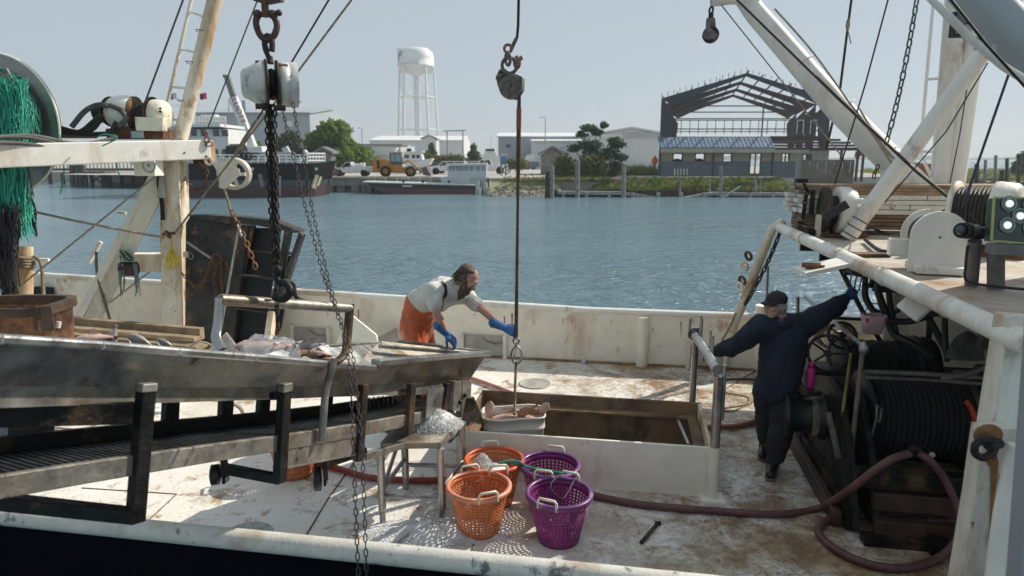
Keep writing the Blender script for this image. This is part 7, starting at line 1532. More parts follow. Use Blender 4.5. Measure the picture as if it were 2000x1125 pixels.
# deck winches
def small_winch(name, lab, px, pyb, w_px, h_px, style):
    base = P(px, pyb, z=UZ); d = (base - V((0, 0, CAMH))).dot(_F); k = d / FPX; w_, h_ = w_px * k, h_px * k
    t = T(name, lab, 'winch', base); r = h_ * .46; c = base + V((0, 0, h_ - r))
    if style == 'motor':
        MB().drum(c - UH * .22 * 1, c - UH * .17, [(.01, 0), (r, 0), (r, 1), (.5 * r, 1)], 28).build('flange', DKRUST, t); MB().drum(c - UH * .17, c - UH * .05, [(r * .62, 0), (r * .62, 1)], 24).build('spool', BLACKST, t)
        MB().drum(c - UH * .07, c + UH * .16, [(.01, 0), (r, 0), (r * 1.02, .1), (r, .55), (r * .86, .85), (r * .6, 1), (.01, 1)], 28).build('housing', WHITE, t)
        mo = c + UH * .16 - VH * .02; MB().drum(mo - UH * .04, mo + UH * .12, [(.01, 0), (r * .55, 0), (r * .6, .3), (r * .5, .8), (.3 * r, 1), (.01, 1)], 18).build('motor', RUBBER, t)
        MB().cyl(mo + V((.02, 0, -r * .4)), mo + V((.04, 0, -r * 1.2)), .035, n=10).build('hose_fitting', RUBBER, t)
        for s in (-.18, .1): MB().box(base + UH * s + V((0, 0, h_ * .2)) + VH * .12, (.1, .26, h_ * .45), RB).build('foot', RUSTY, t, bevel=.012)
        MB().box(base + V((0, 0, .02)) + VH * .12 + UH * .04, (w_ * 1.1, .35, .04), RB).build('base', RUST, t)
    else:
        c = base + V((0, 0, h_ - r)) + VH * .2
        ax = (UH * -.12 - VH * .99).normalized(); r = h_ * .42; c = base + V((0, 0, h_ - r)) + VH * .06
        pf_ = c + ax * .10
        # arched face plate
        sd = ZH.cross(ax).normalized(); pl = []
        for i in range(15): a_ = math.pi * i / 14; pl.append(pf_ + sd * (-math.cos(a_)) * r * -1 + ZH * math.sin(a_) * r)
        pl = [pf_ + sd * r * math.cos(math.pi * i / 14) + ZH * r * math.sin(math.pi * i / 14) for i in range(15)] + [pf_ - sd * r * 1.0 - ZH * (h_ - r), pf_ + sd * r * 1.0 - ZH * (h_ - r)]
        mb = MB(); mb.prism(pl, ax * .03); mb.build('face_plate', WHITE, t, bevel=.015)
        MB().drum(c - ax * .2, c + ax * .10, [(r * .75, 0), (r * .72, .5), (r * .75, 1)], 30).build('spool', M('spool_dark', (.06, .05, .04), .7, .2, var=.4, vs=8, bump=.4), t)
        MB().drum(c - ax * .24, c - ax * .2, [(.01, 0), (r * .98, 0), (r * .98, 1), (.01, 1)], 32).build('flange', WHITE, t)
        MB().drum(c + ax * .06, c + ax * .099, [(.6 * r, 0), (r * .97, 0), (r * .97, 1)], 32).build('flange', WHITE, t)
        MB().box(c - ax * .1 + sd * -r * .8 - ZH * r * .55, (.1, .3, r * .7), frame(ZH, ax)).build('side_frame', WHITE, t, bevel=.012)
        MB().box(base + V((0, 0, .03)) + ax * .0, (.36, .38, .06), frame(ZH, sd)).build('base', WHITE, t, bevel=.01)
        MB().cyl(pf_ + ax * .03, pf_ + ax * .034, .008, n=8).build('grease_nipple', BLACK, t)
    return t
small_winch('deck_winch', 'small white winch with a black motor on the upper deck before the lumber', 1640, 462, 78, 96, 'motor')
small_winch('deck_winch', 'white round-topped winch with a plain face plate on the upper deck', 1825, 530, 105, 118, 'plate')
# big drum winch at right
t = T('drum_winch', 'large white-ended drum winch wound with dark cable behind the floodlight', 'winch', P(1930, 470, z=UZ)); c = P(1935, 410, d=6.6); ax = (UH * .8 - VH * .6).normalized(); k = 6.6 / FPX
MB().drum(c - ax * .32, c - ax * .28, [(.01, 0), (.27, 0), (.27, 1), (.01, 1)], 36).build('flange', WHITE, t); MB().drum(c - ax * .30, c + ax * .02, [(.19, 0), (.19, 1)], 30).build('spool', BLACKST, t)
mb = MB()
for i in range(8): mb.torus(c - ax * (.26 - i * .034), ax, .2 + .004 * (i % 2), .02, 30, 6)
mb.build('wound_cable', WIRE, t)
MB().drum(c + ax * .02, c + ax * .24, [(.01, 0), (.27, 0), (.275, .15), (.26, .8), (.22, 1), (.01, 1.02)], 36).build('end_drum', WHITE, t)
MB().box(c + V((0, 0, -.26)) - ax * .05, (.62, .34, .2), frame(ZH, ax)).build('pedestal', WHITE, t, bevel=.015); MB().box(c + V((0, 0, -.42)), (.7, .42, .2), frame(ZH, ax)).build('base', RUST, t)
# floodlight panel, small lamp, posts
t = T('led_floodlight', 'square floodlight with round bright lenses on a dark stand post', 'floodlight', P(1945, 560, z=UZ))
MB().cyl(P(1945, 562, z=UZ), P(1945, 478, d=4.85), .055, n=14).build('post', M('grey_pipe_post', (.16, .155, .15), .6, .2, var=.25, vs=6, bump=.2), t)
def f_(px, py, d=4.6): return P(px, py, d=d)
a = f_(1941, 386); b = f_(1936, 470); c = f_(2050, 480); d = f_(2050, 388); nrm = (b - a).cross(c - b).normalized()
if nrm.y > 0: nrm = -nrm
mb = MB(); mb.prism([a, b, c, d], -nrm * .07); mb.build('housing', M('floodlight_body', (.018, .035, .03), .15, var=.2, bump=0, spec=.7), t, bevel=.005)
mb = MB()
for p0, p1 in ((a, b), (b, c), (a, d)): mb.beam(p0 + nrm * .003, p1 + nrm * .003, .012, .012, up=tuple(nrm))
mb.build('lens_frame', M('yellow_green_acrylic', (.35, .40, .12), .2, bump=0), t)
LED = M('led_lens', (.9, 1, .98), .2, var=.0, bump=0, emit=.75)
for x, y in ((1970, 398), (1991, 422), (1966, 440), (2012, 400), (2012, 445)):
    q0 = f_(x, y) + nrm * .004; MB().cyl(q0, q0 + nrm * .004, .036, n=20).build('reflector', GALV, t); MB().sphere(q0 + nrm * .004, .024, (1, 1, 1), 12).build('lens', LED, t); MB().torus(q0 + nrm * .002, nrm, .048, .007, 24, 6).build('lens_ring', M('clear_ring', (.2, .26, .25), .15, bump=0) if 'clear_ring' not in bpy.data.materials else bpy.data.materials['clear_ring'], t)
MB().beam(f_(1935, 486), f_(2050, 490), .12, .07).build('cradle', M('cradle_grey', (.16, .16, .16), .6, var=.2, bump=.1), t, bevel=.006)
t = T('deck_lamp', 'small black cylinder lamp on a grey pipe post beside the floodlight', 'lamp', P(1897, 556, z=UZ))
MB().cyl(P(1897, 556, z=UZ), P(1904, 470, d=4.9), .045, n=14).build('post', bpy.data.materials['grey_pipe_post'], t)
MB().drum(f_(1878, 450, 4.8), f_(1906, 452, 4.95), [(.035, .04), (.055, 0), (.058, .4), (.045, .8), (.05, 1), (.01, 1)], 20).build('lamp_head', RUBBER, t); MB().sphere(f_(1877, 450, 4.79), .035, n=10).build('lens', GLASS, t); MB().box(f_(1915, 455, 4.95), (.12, .08, .08)).build('bracket', RUBBER, t)
mb = MB(); mb.tube(spline([P(1890, 480, d=4.9), P(1886, 520, d=4.9), P(1888, 548, d=4.9), P(1930, 558, d=4.8), P(2010, 566, d=4.7)], 6), .010, 7); one('lamp_cable', mb, RUBBER, 'black cable from the small lamp along the upper deck', 'cable')
hose('black hose lying along the upper deck between mast foot and round winch', [P(1690, 468, z=UZ + .03), P(1720, 490, z=UZ + .03), P(1760, 490, z=UZ + .03)], .02, RUBBER)
hose('tan rope lying on the upper deck toward the round winch', [P(1690, 440, z=UZ + .02), P(1720, 452, z=UZ + .02), P(1765, 460, z=UZ + .02)], .014, ROPE, 'rope', 'rope')
mb = MB(); mb.tube(spline([P(1868, 500, z=UZ + .05), P(1876, 515, z=UZ + .06), P(1870, 525, z=UZ + .03), P(1880, 530, z=UZ + .02)], 6), .008, 6); one('green_twine', mb, GREENT, 'bit of green twine by the round-topped winch', 'twine')
# masts and booms
MASTW = M('mast_white', (.74, .72, .66), .5, rust=.26, rs=.8, streak=1, var=.05, vs=1, bump=.08)
t = T('mast', 'pair of tall white mast legs with side ladder rails behind the lumber', 'mast', P(1848, 358, d=8.9))
def m__(px, py, d=8.9): return P(px, py, d=d)
MB().tube([m__(1838, 365), m__(1868, -10), m__(1880, -200)], .13, 20).build('mast_leg', MASTW, t); MB().tube([m__(1860, 365, 8.85), m__(1915, -10, 8.85), m__(1945, -200, 8.85)], .14, 20).build('mast_leg', MASTW, t)
MB().tube([m__(1818, 345), m__(1797, 296), m__(1825, -20), m__(1840, -200)], .02, 8).build('ladder_rail', WHITE, t); MB().tube([m__(1880, 330), m__(1892, 298), m__(1915, 110), m__(1935, -60)], .018, 8).build('ladder_rail', WHITE, t)
for (x0, y0, x1, y1) in ((1797, 296, 1824, 296), (1811, 155, 1838, 153), (1882, 298, 1893, 297)): MB().cyl(m__(x0, y0), m__(x1, y1), .017, n=8).build('rung', WHITE, t)
MB().tube([m__(1855, 360, 8.6), m__(1875, 260, 8.6), m__(1895, 130, 8.6)], .008, 6).build('conduit', WIRE, t)
t = T('cargo_boom', 'thick white boom slanting up to the left from the mast foot', 'boom', m__(1790, 365))
MB().tube([m__(1800, 375, 8.8), m__(1640, 215, 9.1), m__(1475, 25, 9.4), m__(1440, -25, 9.5)], [.175, .165, .145, .135], 20).build('boom_pipe', MASTW, t)
MB().tube([m__(1480, -8, 9.4), m__(1430, -2, 9.4), m__(1390, 0, 9.4)], [.13, .07, .09], 14).build('boom_head', MASTW, t)
for i, pts in enumerate(([(1505, 20), (1580, 105), (1660, 215), (1745, 320), (1790, 360)], [(1660, 225), (1700, 270), (1740, 330)], [(1670, 215), (1715, 285), (1750, 325)])): mb = MB(); mb.tube(spline([m__(x + 8, y - 3, 8.75) for x, y in pts], 5), .013, 7); mb.build('conduit', PALEROPE, t)
for f in (.2, .45, .7): MB().torus(m__(1800, 375, 8.8).lerp(m__(1475, 25, 9.4), f), m__(1475, 25, 9.4) - m__(1800, 375, 8.8), .165 - .012 * f, .008, 22, 6).build('weld_bead', MASTW, t)
mb = MB(); mb.prism([m__(1735, 330, 8.7), m__(1770, 322, 8.7), m__(1805, 358, 8.7), m__(1735, 362, 8.7)], VH * .3); mb.build('boom_foot', MASTW, t, bevel=.03)
t = T('hanging_block', 'small weathered pulley block hanging from the boom head', 'pulley block', P(1388, 80, d=9.3))
def k_b(px, py, d=9.3): return P(px, py, d=d)
MB().torus(k_b(1389, 20), (1, .3, 0), .045, .015, 14, 7).build('eye', DKRUST, t); MB().cyl(k_b(1390, -5), k_b(1389, 15), .015, n=8).build('link', GALV, t); MB().cyl(k_b(1389, 26), k_b(1388, 38), .035, n=10).build('swivel', DKRUST, t)
for o in (-.05, .05): mb = MB(); mb.prism([k_b(x, y) + VH * o for x, y in ((1380, 36), (1396, 36), (1398, 58), (1404, 68), (1396, 78), (1378, 78), (1371, 70), (1379, 58))], VH * .018); mb.build('cheek', WGREY, t, bevel=.006)
MB().cyl(k_b(1388, 68) - VH * .035, k_b(1388, 68) + VH * .035, .11, n=22).build('sheave', DKRUST, t)
t = T('strut', 'white pipe strut with black tape rings slanting from deck edge up to the right', 'strut', P(1660, 462, z=UZ))
st0, st1 = P(1655, 465, d=7.9), P(1935, 82, d=7.1); MB().cyl(st0, st1, .092, .088, 18).build('strut_pipe', MASTW, t)
for f in (.02, .06, .10): MB().torus(st0.lerp(st1, f), st1 - st0, .094, .006, 20, 5).build('tape_ring', BLACK, t)
mb = MB(); mb.tube([st0.lerp(st1, .2) + V((.1, -.05, 0)), st0.lerp(st1, .6) + V((.16, -.05, -.06)), st0.lerp(st1, .9) + V((.1, -.05, 0))], .008, 6); mb.build('conduit', WIRE, t)
MB().beam(P(1655, 398, d=7.7), P(1610, 425, d=7.8), .07, .09).build('hose_clamp', RUBBER, t); MB().sphere(P(1682, 393, d=7.6), .05, (1.6, 1, .7), 10).build('tape_wrap', FARWHITE, t)
t = T('outrigger_boom', 'fat grey boom crossing the top right corner close to the viewer', 'boom', P(1950, 90, d=4.4))
BOOMG = M('boom_grey_paint', (.34, .37, .39), .5, var=.06, vs=1, bump=.08)
MB().tube([P(1790, -150, d=4.6), P(1900, -20, d=4.5), P(2010, 100, d=4.4), P(2150, 240, d=4.3)], .14, 26).build('boom_pipe', BOOMG, t)
MB().tube([P(1790, -32, d=4.3), P(1900, 80, d=4.25), P(1960, 130, d=4.2), P(2080, 205, d=4.15)], .024, 10).build('guard_pipe', MASTW, t)
for x, y in ((1888, 62), (1912, 84), (1935, 100)): MB().box(P(x, y, d=4.3), (.03, .05, .08)).build('clip', GALV, t)
MB().tube([P(1850, -10, d=4.2), P(1925, 85, d=4.15), P(2030, 200, d=4.1)], .009, 7).build('wire', BLACK, t)
t = T('floodlight', 'black rectangular floodlight fixed to the mast behind the grey boom', 'floodlight', P(1872, 55, d=8.3)); MB().box(P(1872, 48, d=8.4), (.16, .12, .30)).build('housing', BLACK, t, bevel=.01); MB().box(P(1876, 48, d=8.32), (.1, .02, .22)).build('lens', GLASS, t)
t = T('floodlight', 'black floodlight with dangling chain in the top right corner', 'floodlight', P(1968, 15, d=6)); MB().box(P(1968, 10, d=6), (.13, .12, .2)).build('housing', BLACK, t, bevel=.01); MB().box(P(1985, 8, d=6), (.05, .05, .16)).build('bracket', RUBBER, t); MB().cyl(P(1985, 14, d=6), P(2000, 12, d=6), .01, n=6).build('arm', WGREY, t)
t = T('grey_chain', 'long grey chain hanging slack to the right of the white boom', 'chain', P(1730, 280, d=8.2)); CG = chain_link_mesh('long_grey_link', .125, .075, .011, M('grey_chain_steel', (.12, .13, .13), .5, .5, var=.3, vs=20, bump=.2))
chain(t, spline([P(1794, -20, d=8), P(1775, 90, d=8.05), P(1752, 200, d=8.1), P(1730, 283, d=8.2)], 6), CG, .095)
chain(T('grey_chain', 'short chain end hanging under the white boom above the lumber', 'chain', P(1710, 350, d=8.6)), [P(1716, 322, d=8.6), P(1708, 340, d=8.6), P(1706, 352, d=8.6)], CHL, .06)
rope('grey rope with a frayed knot left of the white boom', [P(1668, -40, d=9.6), P(1655, 60, d=9.6), P(1640, 180, d=9.6), P(1614, 290, d=9.6)], .018, DKROPE)
mb = MB(); mb.sphere(P(1656, 48, d=9.55), .05, (.6, .6, 1.6), 10); mb.tube([P(1655, 55, d=9.5), P(1660, 75, d=9.5), P(1662, 85, d=9.5)], .008, 5); one('rope_knot', mb, ROPE, 'frayed tan knot on the grey rope beside the boom', 'knot')
rope('thin dark cable dropping to the small white winch', [P(1745, -40, d=8.6), P(1690, 165, d=8.5), P(1620, 395, d=8.35)], .011, WIRE, 'cable', 'cable')
rope('dark wire running down along the boom to the big drum winch', [P(1425, -15, d=8.9), P(1640, 195, d=8.0), P(1790, 335, d=7.2), P(1905, 428, d=6.5)], .017, WIRE, 'cable', 'cable')
rope('dark blue cable dropping steeply to the big drum winch', [P(2010, 60, d=5.8), P(1970, 145, d=5.9), P(1880, 405, d=6.2)], .011, M('blue_cable', (.02, .035, .07), .5, bump=.2), 'cable', 'cable')
rope('thin tan stay slanting in front of the unfinished shed', [P(1405, 5, d=9.4), P(1520, 150, d=9.4), P(1640, 300, d=9.4), P(1650, 316, d=9.4)], .009, ROPE, 'stay', 'wire')
rope('second dark rope joining the drum winch from the left', [P(1835, 420, d=7), P(1870, 395, d=6.8), P(1895, 380, d=6.6)], .022, RUBBER, 'rope', 'rope')

# ------------------------------------------------------------ main winch under the deck
t = T('trawl_winch', 'huge black double-drum trawl winch wound with dark rope under the upper deck', 'winch', P(1740, 990, z=0))
ROPEB = M('black_wound_rope', (.035, .034, .032), .75, var=.4, vs=14, bump=.8, wave=55, wdir='DIAGONAL')
def drum_rope(c0, c1, r, n, rr_):
    MB().drum(c0, c1, [(r - rr_, 0), (r - rr_, 1)], 30).build('drum_core', BLACKST, t); mb = MB(); d = c1 - c0
    for i in range(n): mb.torus(c0 + d * ((i + .5) / n), d, r + .004 * math.sin(i * 2.3), d.length / n * .54, 36, 6)
    mb.build('wound_rope', ROPEB, t)
fa = P(1692, 808, Y=5.95); fb = fa + UH * .78
drum_rope(fa, fb, .335, 17, .03)
for q0, r in ((fa - UH * .04, .40), (fb + UH * .02, .44)): MB().drum(q0 - UH * .02, q0 + UH * .02, [(.01, 0), (r, 0), (r, 1), (.01, 1)], 40).build('flange', BLACKST, t)
MB().drum(fb + UH * .05, fb + UH * .22, [(.01, 0), (.40, 0), (.42, .5), (.40, 1), (.01, 1)], 36).build('brake_drum', BLACKST, t)
ra = P(1640, 715, Y=7.0); rb_ = ra + UH * .68
drum_rope(ra, rb_, .27, 14, .03)
for q0, r in ((ra - UH * .03, .33), (rb_ + UH * .02, .36)): MB().drum(q0 - UH * .02, q0 + UH * .02, [(.01, 0), (r, 0), (r, 1), (.01, 1)], 36).build('flange', BLACKST, t)
MB().drum(rb_ + UH * .05, rb_ + UH * .2, [(.01, 0), (.34, 0), (.35, .5), (.33, 1), (.01, 1)], 32).build('brake_drum', BLACKST, t)
# side frames and skid
for u in (1.86, 2.02):
    mb = MB(); mb.prism([B(u, 5.45, .05), B(u, 7.3, .05), B(u, 7.2, .8), B(u, 6.5, 1.0), B(u, 6.1, .95), B(u, 5.75, .62)], UH * .05); mb.build('side_frame', BLACKST, t, bevel=.008)
MB().beam(B(1.77, 5.55, .07), B(1.77, 7.35, .07), .07, .14).build('skid', WETWOOD, t, bevel=.01); MB().beam(B(1.84, 5.5, .12), B(1.84, 7.35, .12), .05, .2).build('skid', BLACKST, t)
for z, v in ((.10, 5.42), (.30, 5.5)): MB().beam(B(2.0, v, z), B(3.6, v, z), .09, .15).build('timber', WETWOOD, t, bevel=.008)
MB().beam(B(1.85, 5.52, .48), B(3.7, 5.52, .48), .14, .14).build('front_beam', BLACKST, t, bevel=.01); MB().beam(B(1.9, 5.35, .035), B(3.6, 5.35, .035), .12, .07).build('foot_beam', BLACKST, t)
MB().box(B(2.42, 5.28, .06), (.12, .12, .12), RB).build('foot_lug', BLACKST, t)
MB().box(B(2.8, 7.2, .45), (2.0, .4, .9), RB).build('gear_housing', BLACKST, t, bevel=.03); MB().box(B(3.6, 6.4, .5), (.4, 1.6, 1.0), RB).build('gear_housing', BLACKST, t, bevel=.03)
# warping head
wa = P(1528, 808, Y=6.05); wb = wa + UH * .36
MB().drum(wa, wb, [(.01, 0), (.185, 0), (.205, .03), (.205, .09), (.165, .14), (.155, .5), (.17, .75), (.215, .92), (.215, 1), (.01, 1)], 32).build('warping_head', M('green_black_steel', (.018, .028, .026), .45, .4, var=.4, vs=8, bump=.3, spots=.12, scol=(.12, .09, .06), ss=10), t)
MB().torus(wa + UH * .012, UH, .197, .008, 32, 6).build('head_rim', DKRUST, t)
mb = strands(50, lambda: [wa + UH * (.26 + rnd.uniform(-.025, .025)) + VH * -.18 * math.cos(a0) + ZH * .185 * math.sin(a0) for a0 in [R_(70 - k * 24 + rnd.uniform(-4, 4)) for k in range(6)]], .005); tag(mb.build('frayed_rope', ROPE, t), kind='stuff')
# handwheels, levers, pipes
def handwheel(c, ax, R0_, nm='handwheel', mt=BLACKST):
    mb = MB(); mb.torus(c, ax, R0_, .016, 28, 8); o = mb.build(nm, mt, t); M3 = frame(ax); mb = MB()
    for k in range(5): a_ = 2 * math.pi * k / 5; mb.cyl(c, c + M3 @ V((math.cos(a_) * R0_, math.sin(a_) * R0_, 0)), .011, n=6)
    mb.cyl(c - V(ax).normalized() * .03, c + V(ax).normalized() * .05, .035, n=12); mb.build('wheel_spokes', mt, o)
handwheel(P(1616, 690, Y=6.0), (-.35, -1, .15), .165); handwheel(P(1645, 655, Y=6.6), (-.2, -1, .5), .13)
GPIPE = M('grey_handrail_pipe', (.16, .15, .135), .5, .4, var=.3, vs=6, rust=.25, bump=.2)
MB().tube([P(1657, 942, Y=5.45), P(1672, 800, Y=5.45), P(1686, 675, Y=5.45)], .02, 10).build('rail_post', GPIPE, t); MB().tube([P(1690, 726, Y=5.45), P(1800, 730, Y=5.4), P(1960, 740, Y=5.2)], .02, 10).build('rail', GPIPE, t); MB().tube([P(1692, 737, Y=5.45), P(1800, 741, Y=5.4), P(1950, 752, Y=5.2)], .016, 10).build('rail', GPIPE, t)
MB().tube([P(1572, 580, Y=7.4), P(1625, 625, Y=6.5), P(1688, 678, Y=5.5)], .018, 10).build('sloping_rail', GALV, t); MB().sphere(P(1687, 680, Y=5.44), .04, (1, 1, 1.5), 10).build('rail_joint', GALV, t)
MB().tube([P(1558, 580, Y=7.45), P(1558, 640, Y=7.45)], .02, 8).build('rail_stub', GALV, t)
MB().tube([P(1645, 812, Y=5.6), P(1655, 740, Y=5.6), P(1662, 690, Y=5.6)], .014, 8).build('brake_lever', M('mustard_lever', (.22, .16, .06), .6, var=.3, bump=.1), t)
mb = MB(); mb.tube([P(1703, 850, Y=5.45), P(1712, 815, Y=5.45), P(1713, 790, Y=5.45), P(1722, 800, Y=5.45), P(1718, 825, Y=5.45), P(1711, 822, Y=5.45)], .010, 8); mb.build('dog_lever', GPIPE, t)
MB().beam(P(1617, 805, Y=5.7), P(1638, 895, Y=5.5), .04, .03, up=(0, 1, 0)).build('pale_lever', WGREY, t)
mb = MB(); mb.tube(spline([P(1838, 740, Y=5.2), P(1900, 728, Y=5.1), P(1955, 705, Y=5.0)], 6), .022, 8); mb.build('guide_rope', GREYHOSE, t)
MB().sphere(P(1788, 880, Y=5.3), .07, (1.1, .8, 1), 12).build('manifold', BLACKST, t)
for x in (1762, 1775, 1795, 1815): MB().cyl(P(x, 890, Y=5.27), P(x + 6, 888, Y=5.2), .022, n=10).build('hose_coupling', GALV if x > 1790 else DKRUST, t)
# thermos, bucket, net bundle, red handle
t2 = T('thermos_bottle', 'magenta thermos bottle standing on the winch frame by the fisherman', 'thermos', P(1582, 758, Y=6.0)); b0 = P(1582, 758, Y=5.95)
MAG = M('magenta_steel', (.34, .012, .12), .3, .3, var=.06, bump=0); MB().drum(b0, b0 + V((0, 0, .20)), [(.01, 0), (.035, 0), (.036, .05), (.036, .95), (.03, 1), (.01, 1)], 20).build('flask', MAG, t2); MB().drum(b0 + V((0, 0, .201)), b0 + V((0, 0, .245)), [(.01, 0), (.034, 0), (.034, .85), (.028, 1), (.01, 1)], 20).build('cap', MAG, t2); MB().box(b0 + V((0, .03, -.03)), (.16, .2, .05)).build('ledge', BLACKST, t)
t2 = T('pink_bucket', 'small pale pink bucket hanging by its handle from the hydraulic hoses', 'bucket', P(1703, 652, Y=5.9)); PINK = M('pink_plastic', (.62, .42, .45), .4, var=.06, bump=.05)
c0 = P(1703, 650, Y=5.9); mb = MB(); vs = []; N = 24
for z, k in ((0, .78), (.15, 1.0), (.16, 1.06), (.165, 1.06), (.165, .98), (.02, .75)):
    for i in range(N): x, y = rr(2 * math.pi * i / N, .095 * k, .075 * k, 5); vs.append(c0 + V((x, y, z)))
mb.add(vs, [(j * N + i, j * N + (i + 1) % N, (j + 1) * N + (i + 1) % N, (j + 1) * N + i) for j in range(5) for i in range(N)], True); mb.f.append(list(range(N - 1, -1, -1))); mb.sm.append(False); mb.mi.append(0); mb.f.append([5 * N + i for i in range(N)]); mb.sm.append(False); mb.mi.append(0); mb.build('pail', PINK, t2)
mb = MB(); mb.tube(spline([c0 + V((-.08, 0, .15)), c0 + V((-.06, 0, .24)), c0 + V((.0, 0, .27)), c0 + V((.06, 0, .23)), c0 + V((.08, 0, .13))], 6), .005, 6); mb.build('bail', BLACK, t2)
for s in (-.085, .07): MB().box(c0 + V((s, -.06, .13)), (.02, .02, .03)).build('red_tab', M('red_tab', (.5, .02, .05), .5, bump=0) if 'red_tab' not in bpy.data.materials else bpy.data.materials['red_tab'], t2)
def mop():
    a_ = rnd.uniform(0, 6.28); c0_ = P(1890, 655, Y=5.6); return [c0_ + V((0, 0, .03)), c0_ + V((math.cos(a_) * .08, math.sin(a_) * .05, -.02)), c0_ + V((math.cos(a_) * .13, math.sin(a_) * .08, -.12)), c0_ + V((math.cos(a_) * .15, math.sin(a_) * .08, -.2))]
one('rope_mop', strands(160, mop, .009), M('grey_mop', (.10, .095, .085), .95, var=.3), 'grey bundle of rope ends hanging like a mop under the upper deck', 'rope bundle')
mb = MB(); mb.tube(spline([P(1888, 785, Y=5.0), P(1898, 800, Y=5.0), P(1908, 830, Y=5.0), P(1916, 845, Y=5.0)], 5), .02, 8); one('red_handle', mb, M('red_grip', (.42, .05, .025), .5, bump=0), 'red curved handle in the dark to the right of the winch', 'handle')
# valve bank and hydraulic hoses
t = T('valve_bank', 'rusty hydraulic valve bank with levers under the upper deck edge', 'valve bank', P(1690, 545, Y=6.4))
VB = M('rusty_valve', (.07, .05, .04), .7, .3, var=.5, vs=14, rust=.4, bump=.4)
for i in range(6): MB().box(P(1664 + i * 11, 518 + (i % 2) * 5, Y=6.45), (.05, .14, .16)).build('valve_section', VB, t, bevel=.006); MB().cyl(P(1664 + i * 11, 530, Y=6.4), P(1660 + i * 9, 555 + (i % 3) * 5, Y=6.33), .007, n=6).build('lever', GPIPE, t); MB().sphere(P(1660 + i * 9, 556 + (i % 3) * 5, Y=6.33), .012, n=6).build('knob', BLACK, t)
MB().box(P(1688, 500, Y=6.5), (.42, .16, .06)).build('mounting_plate', VB, t); MB().box(P(1655, 508, Y=6.55), (.1, .1, .16)).build('switch_box', BLACK, t)
for i in range(5): MB().cyl(P(1690 + i * 14, 540, Y=6.45), P(1690 + i * 14, 560, Y=6.45), .025, n=10).build('fitting', BLACKST, t)
def hyd(label, pts, r=.026): mb = MB(); mb.tube(spline([P(x, y, Y=Y_) for x, y, Y_ in pts], 7), r, 10); return one('hydraulic_hose', mb, RUBBER, label, 'hose')
hyd('thick black hose looping widest below the valve bank', [(1690, 555, 6.4), (1692, 585, 6.35), (1720, 620, 6.2), (1770, 628, 6.1), (1815, 615, 6.0), (1845, 590, 5.9)], .03)
hyd('black hose bending from the valve bank to the right under the deck', [(1700, 560, 6.4), (1715, 540, 6.35), (1745, 540, 6.3), (1790, 520, 6.3)], .03)
hyd('black hose running from the valves down to the rear drum', [(1712, 560, 6.4), (1725, 600, 6.3), (1745, 650, 6.2), (1780, 670, 6.0), (1820, 700, 5.9)], .034)
hyd('black hose crossing from the deck edge to the lower right', [(1770, 545, 6.3), (1800, 600, 6.1), (1830, 650, 6.0), (1855, 700, 5.8)], .03)
hyd('black hose hanging steeply beside the pink bucket', [(1735, 545, 6.4), (1738, 590, 6.3), (1748, 640, 6.2), (1760, 700, 6.2)], .026)
hyd('slim black hose dipping just behind the pink bucket', [(1688, 550, 6.5), (1700, 600, 6.5), (1740, 612, 6.5), (1775, 590, 6.4), (1800, 570, 6.4)], .022)
hyd('slim black hose farthest right beneath the fork bracket', [(1845, 610, 5.8), (1846, 660, 5.8), (1850, 705, 5.7)], .024)
MB().tube([P(1633, 508, Y=7.4), P(1680, 600, Y=7.3), P(1742, 705, Y=7.2)], .026, 10).build('brace_pipe', DKRUST, t)
MB().tube([P(1820, 560, Y=7.0), P(1815, 640, Y=7), P(1810, 700, Y=7)], .03, 10).build('stand_pipe', BLACKST, t); MB().tube([P(1625, 620, Y=9), P(1730, 625, Y=9), P(1760, 627, Y=9)], .03, 10).build('cross_pipe', BLACKST, t); MB().tube([P(1625, 650, Y=9.1), P(1740, 650, Y=9.1)], .03, 8).build('cross_pipe', WHITE, t)
def coil_():
    a0 = rnd.uniform(0, 6.28); c0_ = P(1630, 655, Y=8.6); return [c0_ + V((.22 * math.cos(a0 + k) + rnd.uniform(-.04, .04), rnd.uniform(-.05, .05), .16 * math.sin(a0 + k))) for k in range(5)]
one('hung_net', strands(90, coil_, .012), M('tan_net', (.24, .18, .11), .95, var=.4), 'tan bundle of net hung on the bulwark behind the handwheels', 'net bundle')
# ============================================================ PEOPLE
SKIN = M('skin', (.50, .28, .20), .55, var=.12, vs=14, bump=.08, bs=120); SKIN2 = M('skin_ruddy', (.46, .25, .18), .55, var=.12, vs=14, bump=.08, bs=120)
CLD = bpy.data.textures.new('wrinkles', 'CLOUDS'); CLD.noise_scale = .14; CLD.noise_depth = 2
def wrinkle(o, s=.03): m = o.modifiers.new('wrinkle', 'DISPLACE'); m.texture = CLD; m.strength = s; m.mid_level = .5; m.texture_coords = 'GLOBAL'; return o
def cloth(nm, c, **k): return M(nm, c, .85, var=.12, vs=5, bump=.35, bs=14, **k)
SHIRT = cloth('white_tee', (.60, .59, .55)); OVER = M('orange_oilskin', (.52, .105, .028), .42, var=.16, vs=5, bump=.3, bs=10); GLOVE = M('blue_rubber_glove', (.035, .14, .36), .38, var=.15, vs=9, bump=.1)
HAIRB = M('brown_grey_hair', (.12, .085, .062), .7, var=.5, vs=30, bump=.6, bs=90); HAIRG = M('grey_hair', (.32, .31, .29), .7, var=.3, vs=30, bump=.6, bs=90)
NAVYC = cloth('navy_hoodie', (.009, .016, .032)); TROU = cloth('black_trousers', (.016, .019, .022)); BOOT = M('rubber_boot', (.016, .018, .018), .4, var=.3, vs=7, bump=.15); SOLE = M('tan_sole', (.20, .15, .10), .8, bump=.2); CAPM = cloth('dark_cap', (.02, .02, .021))
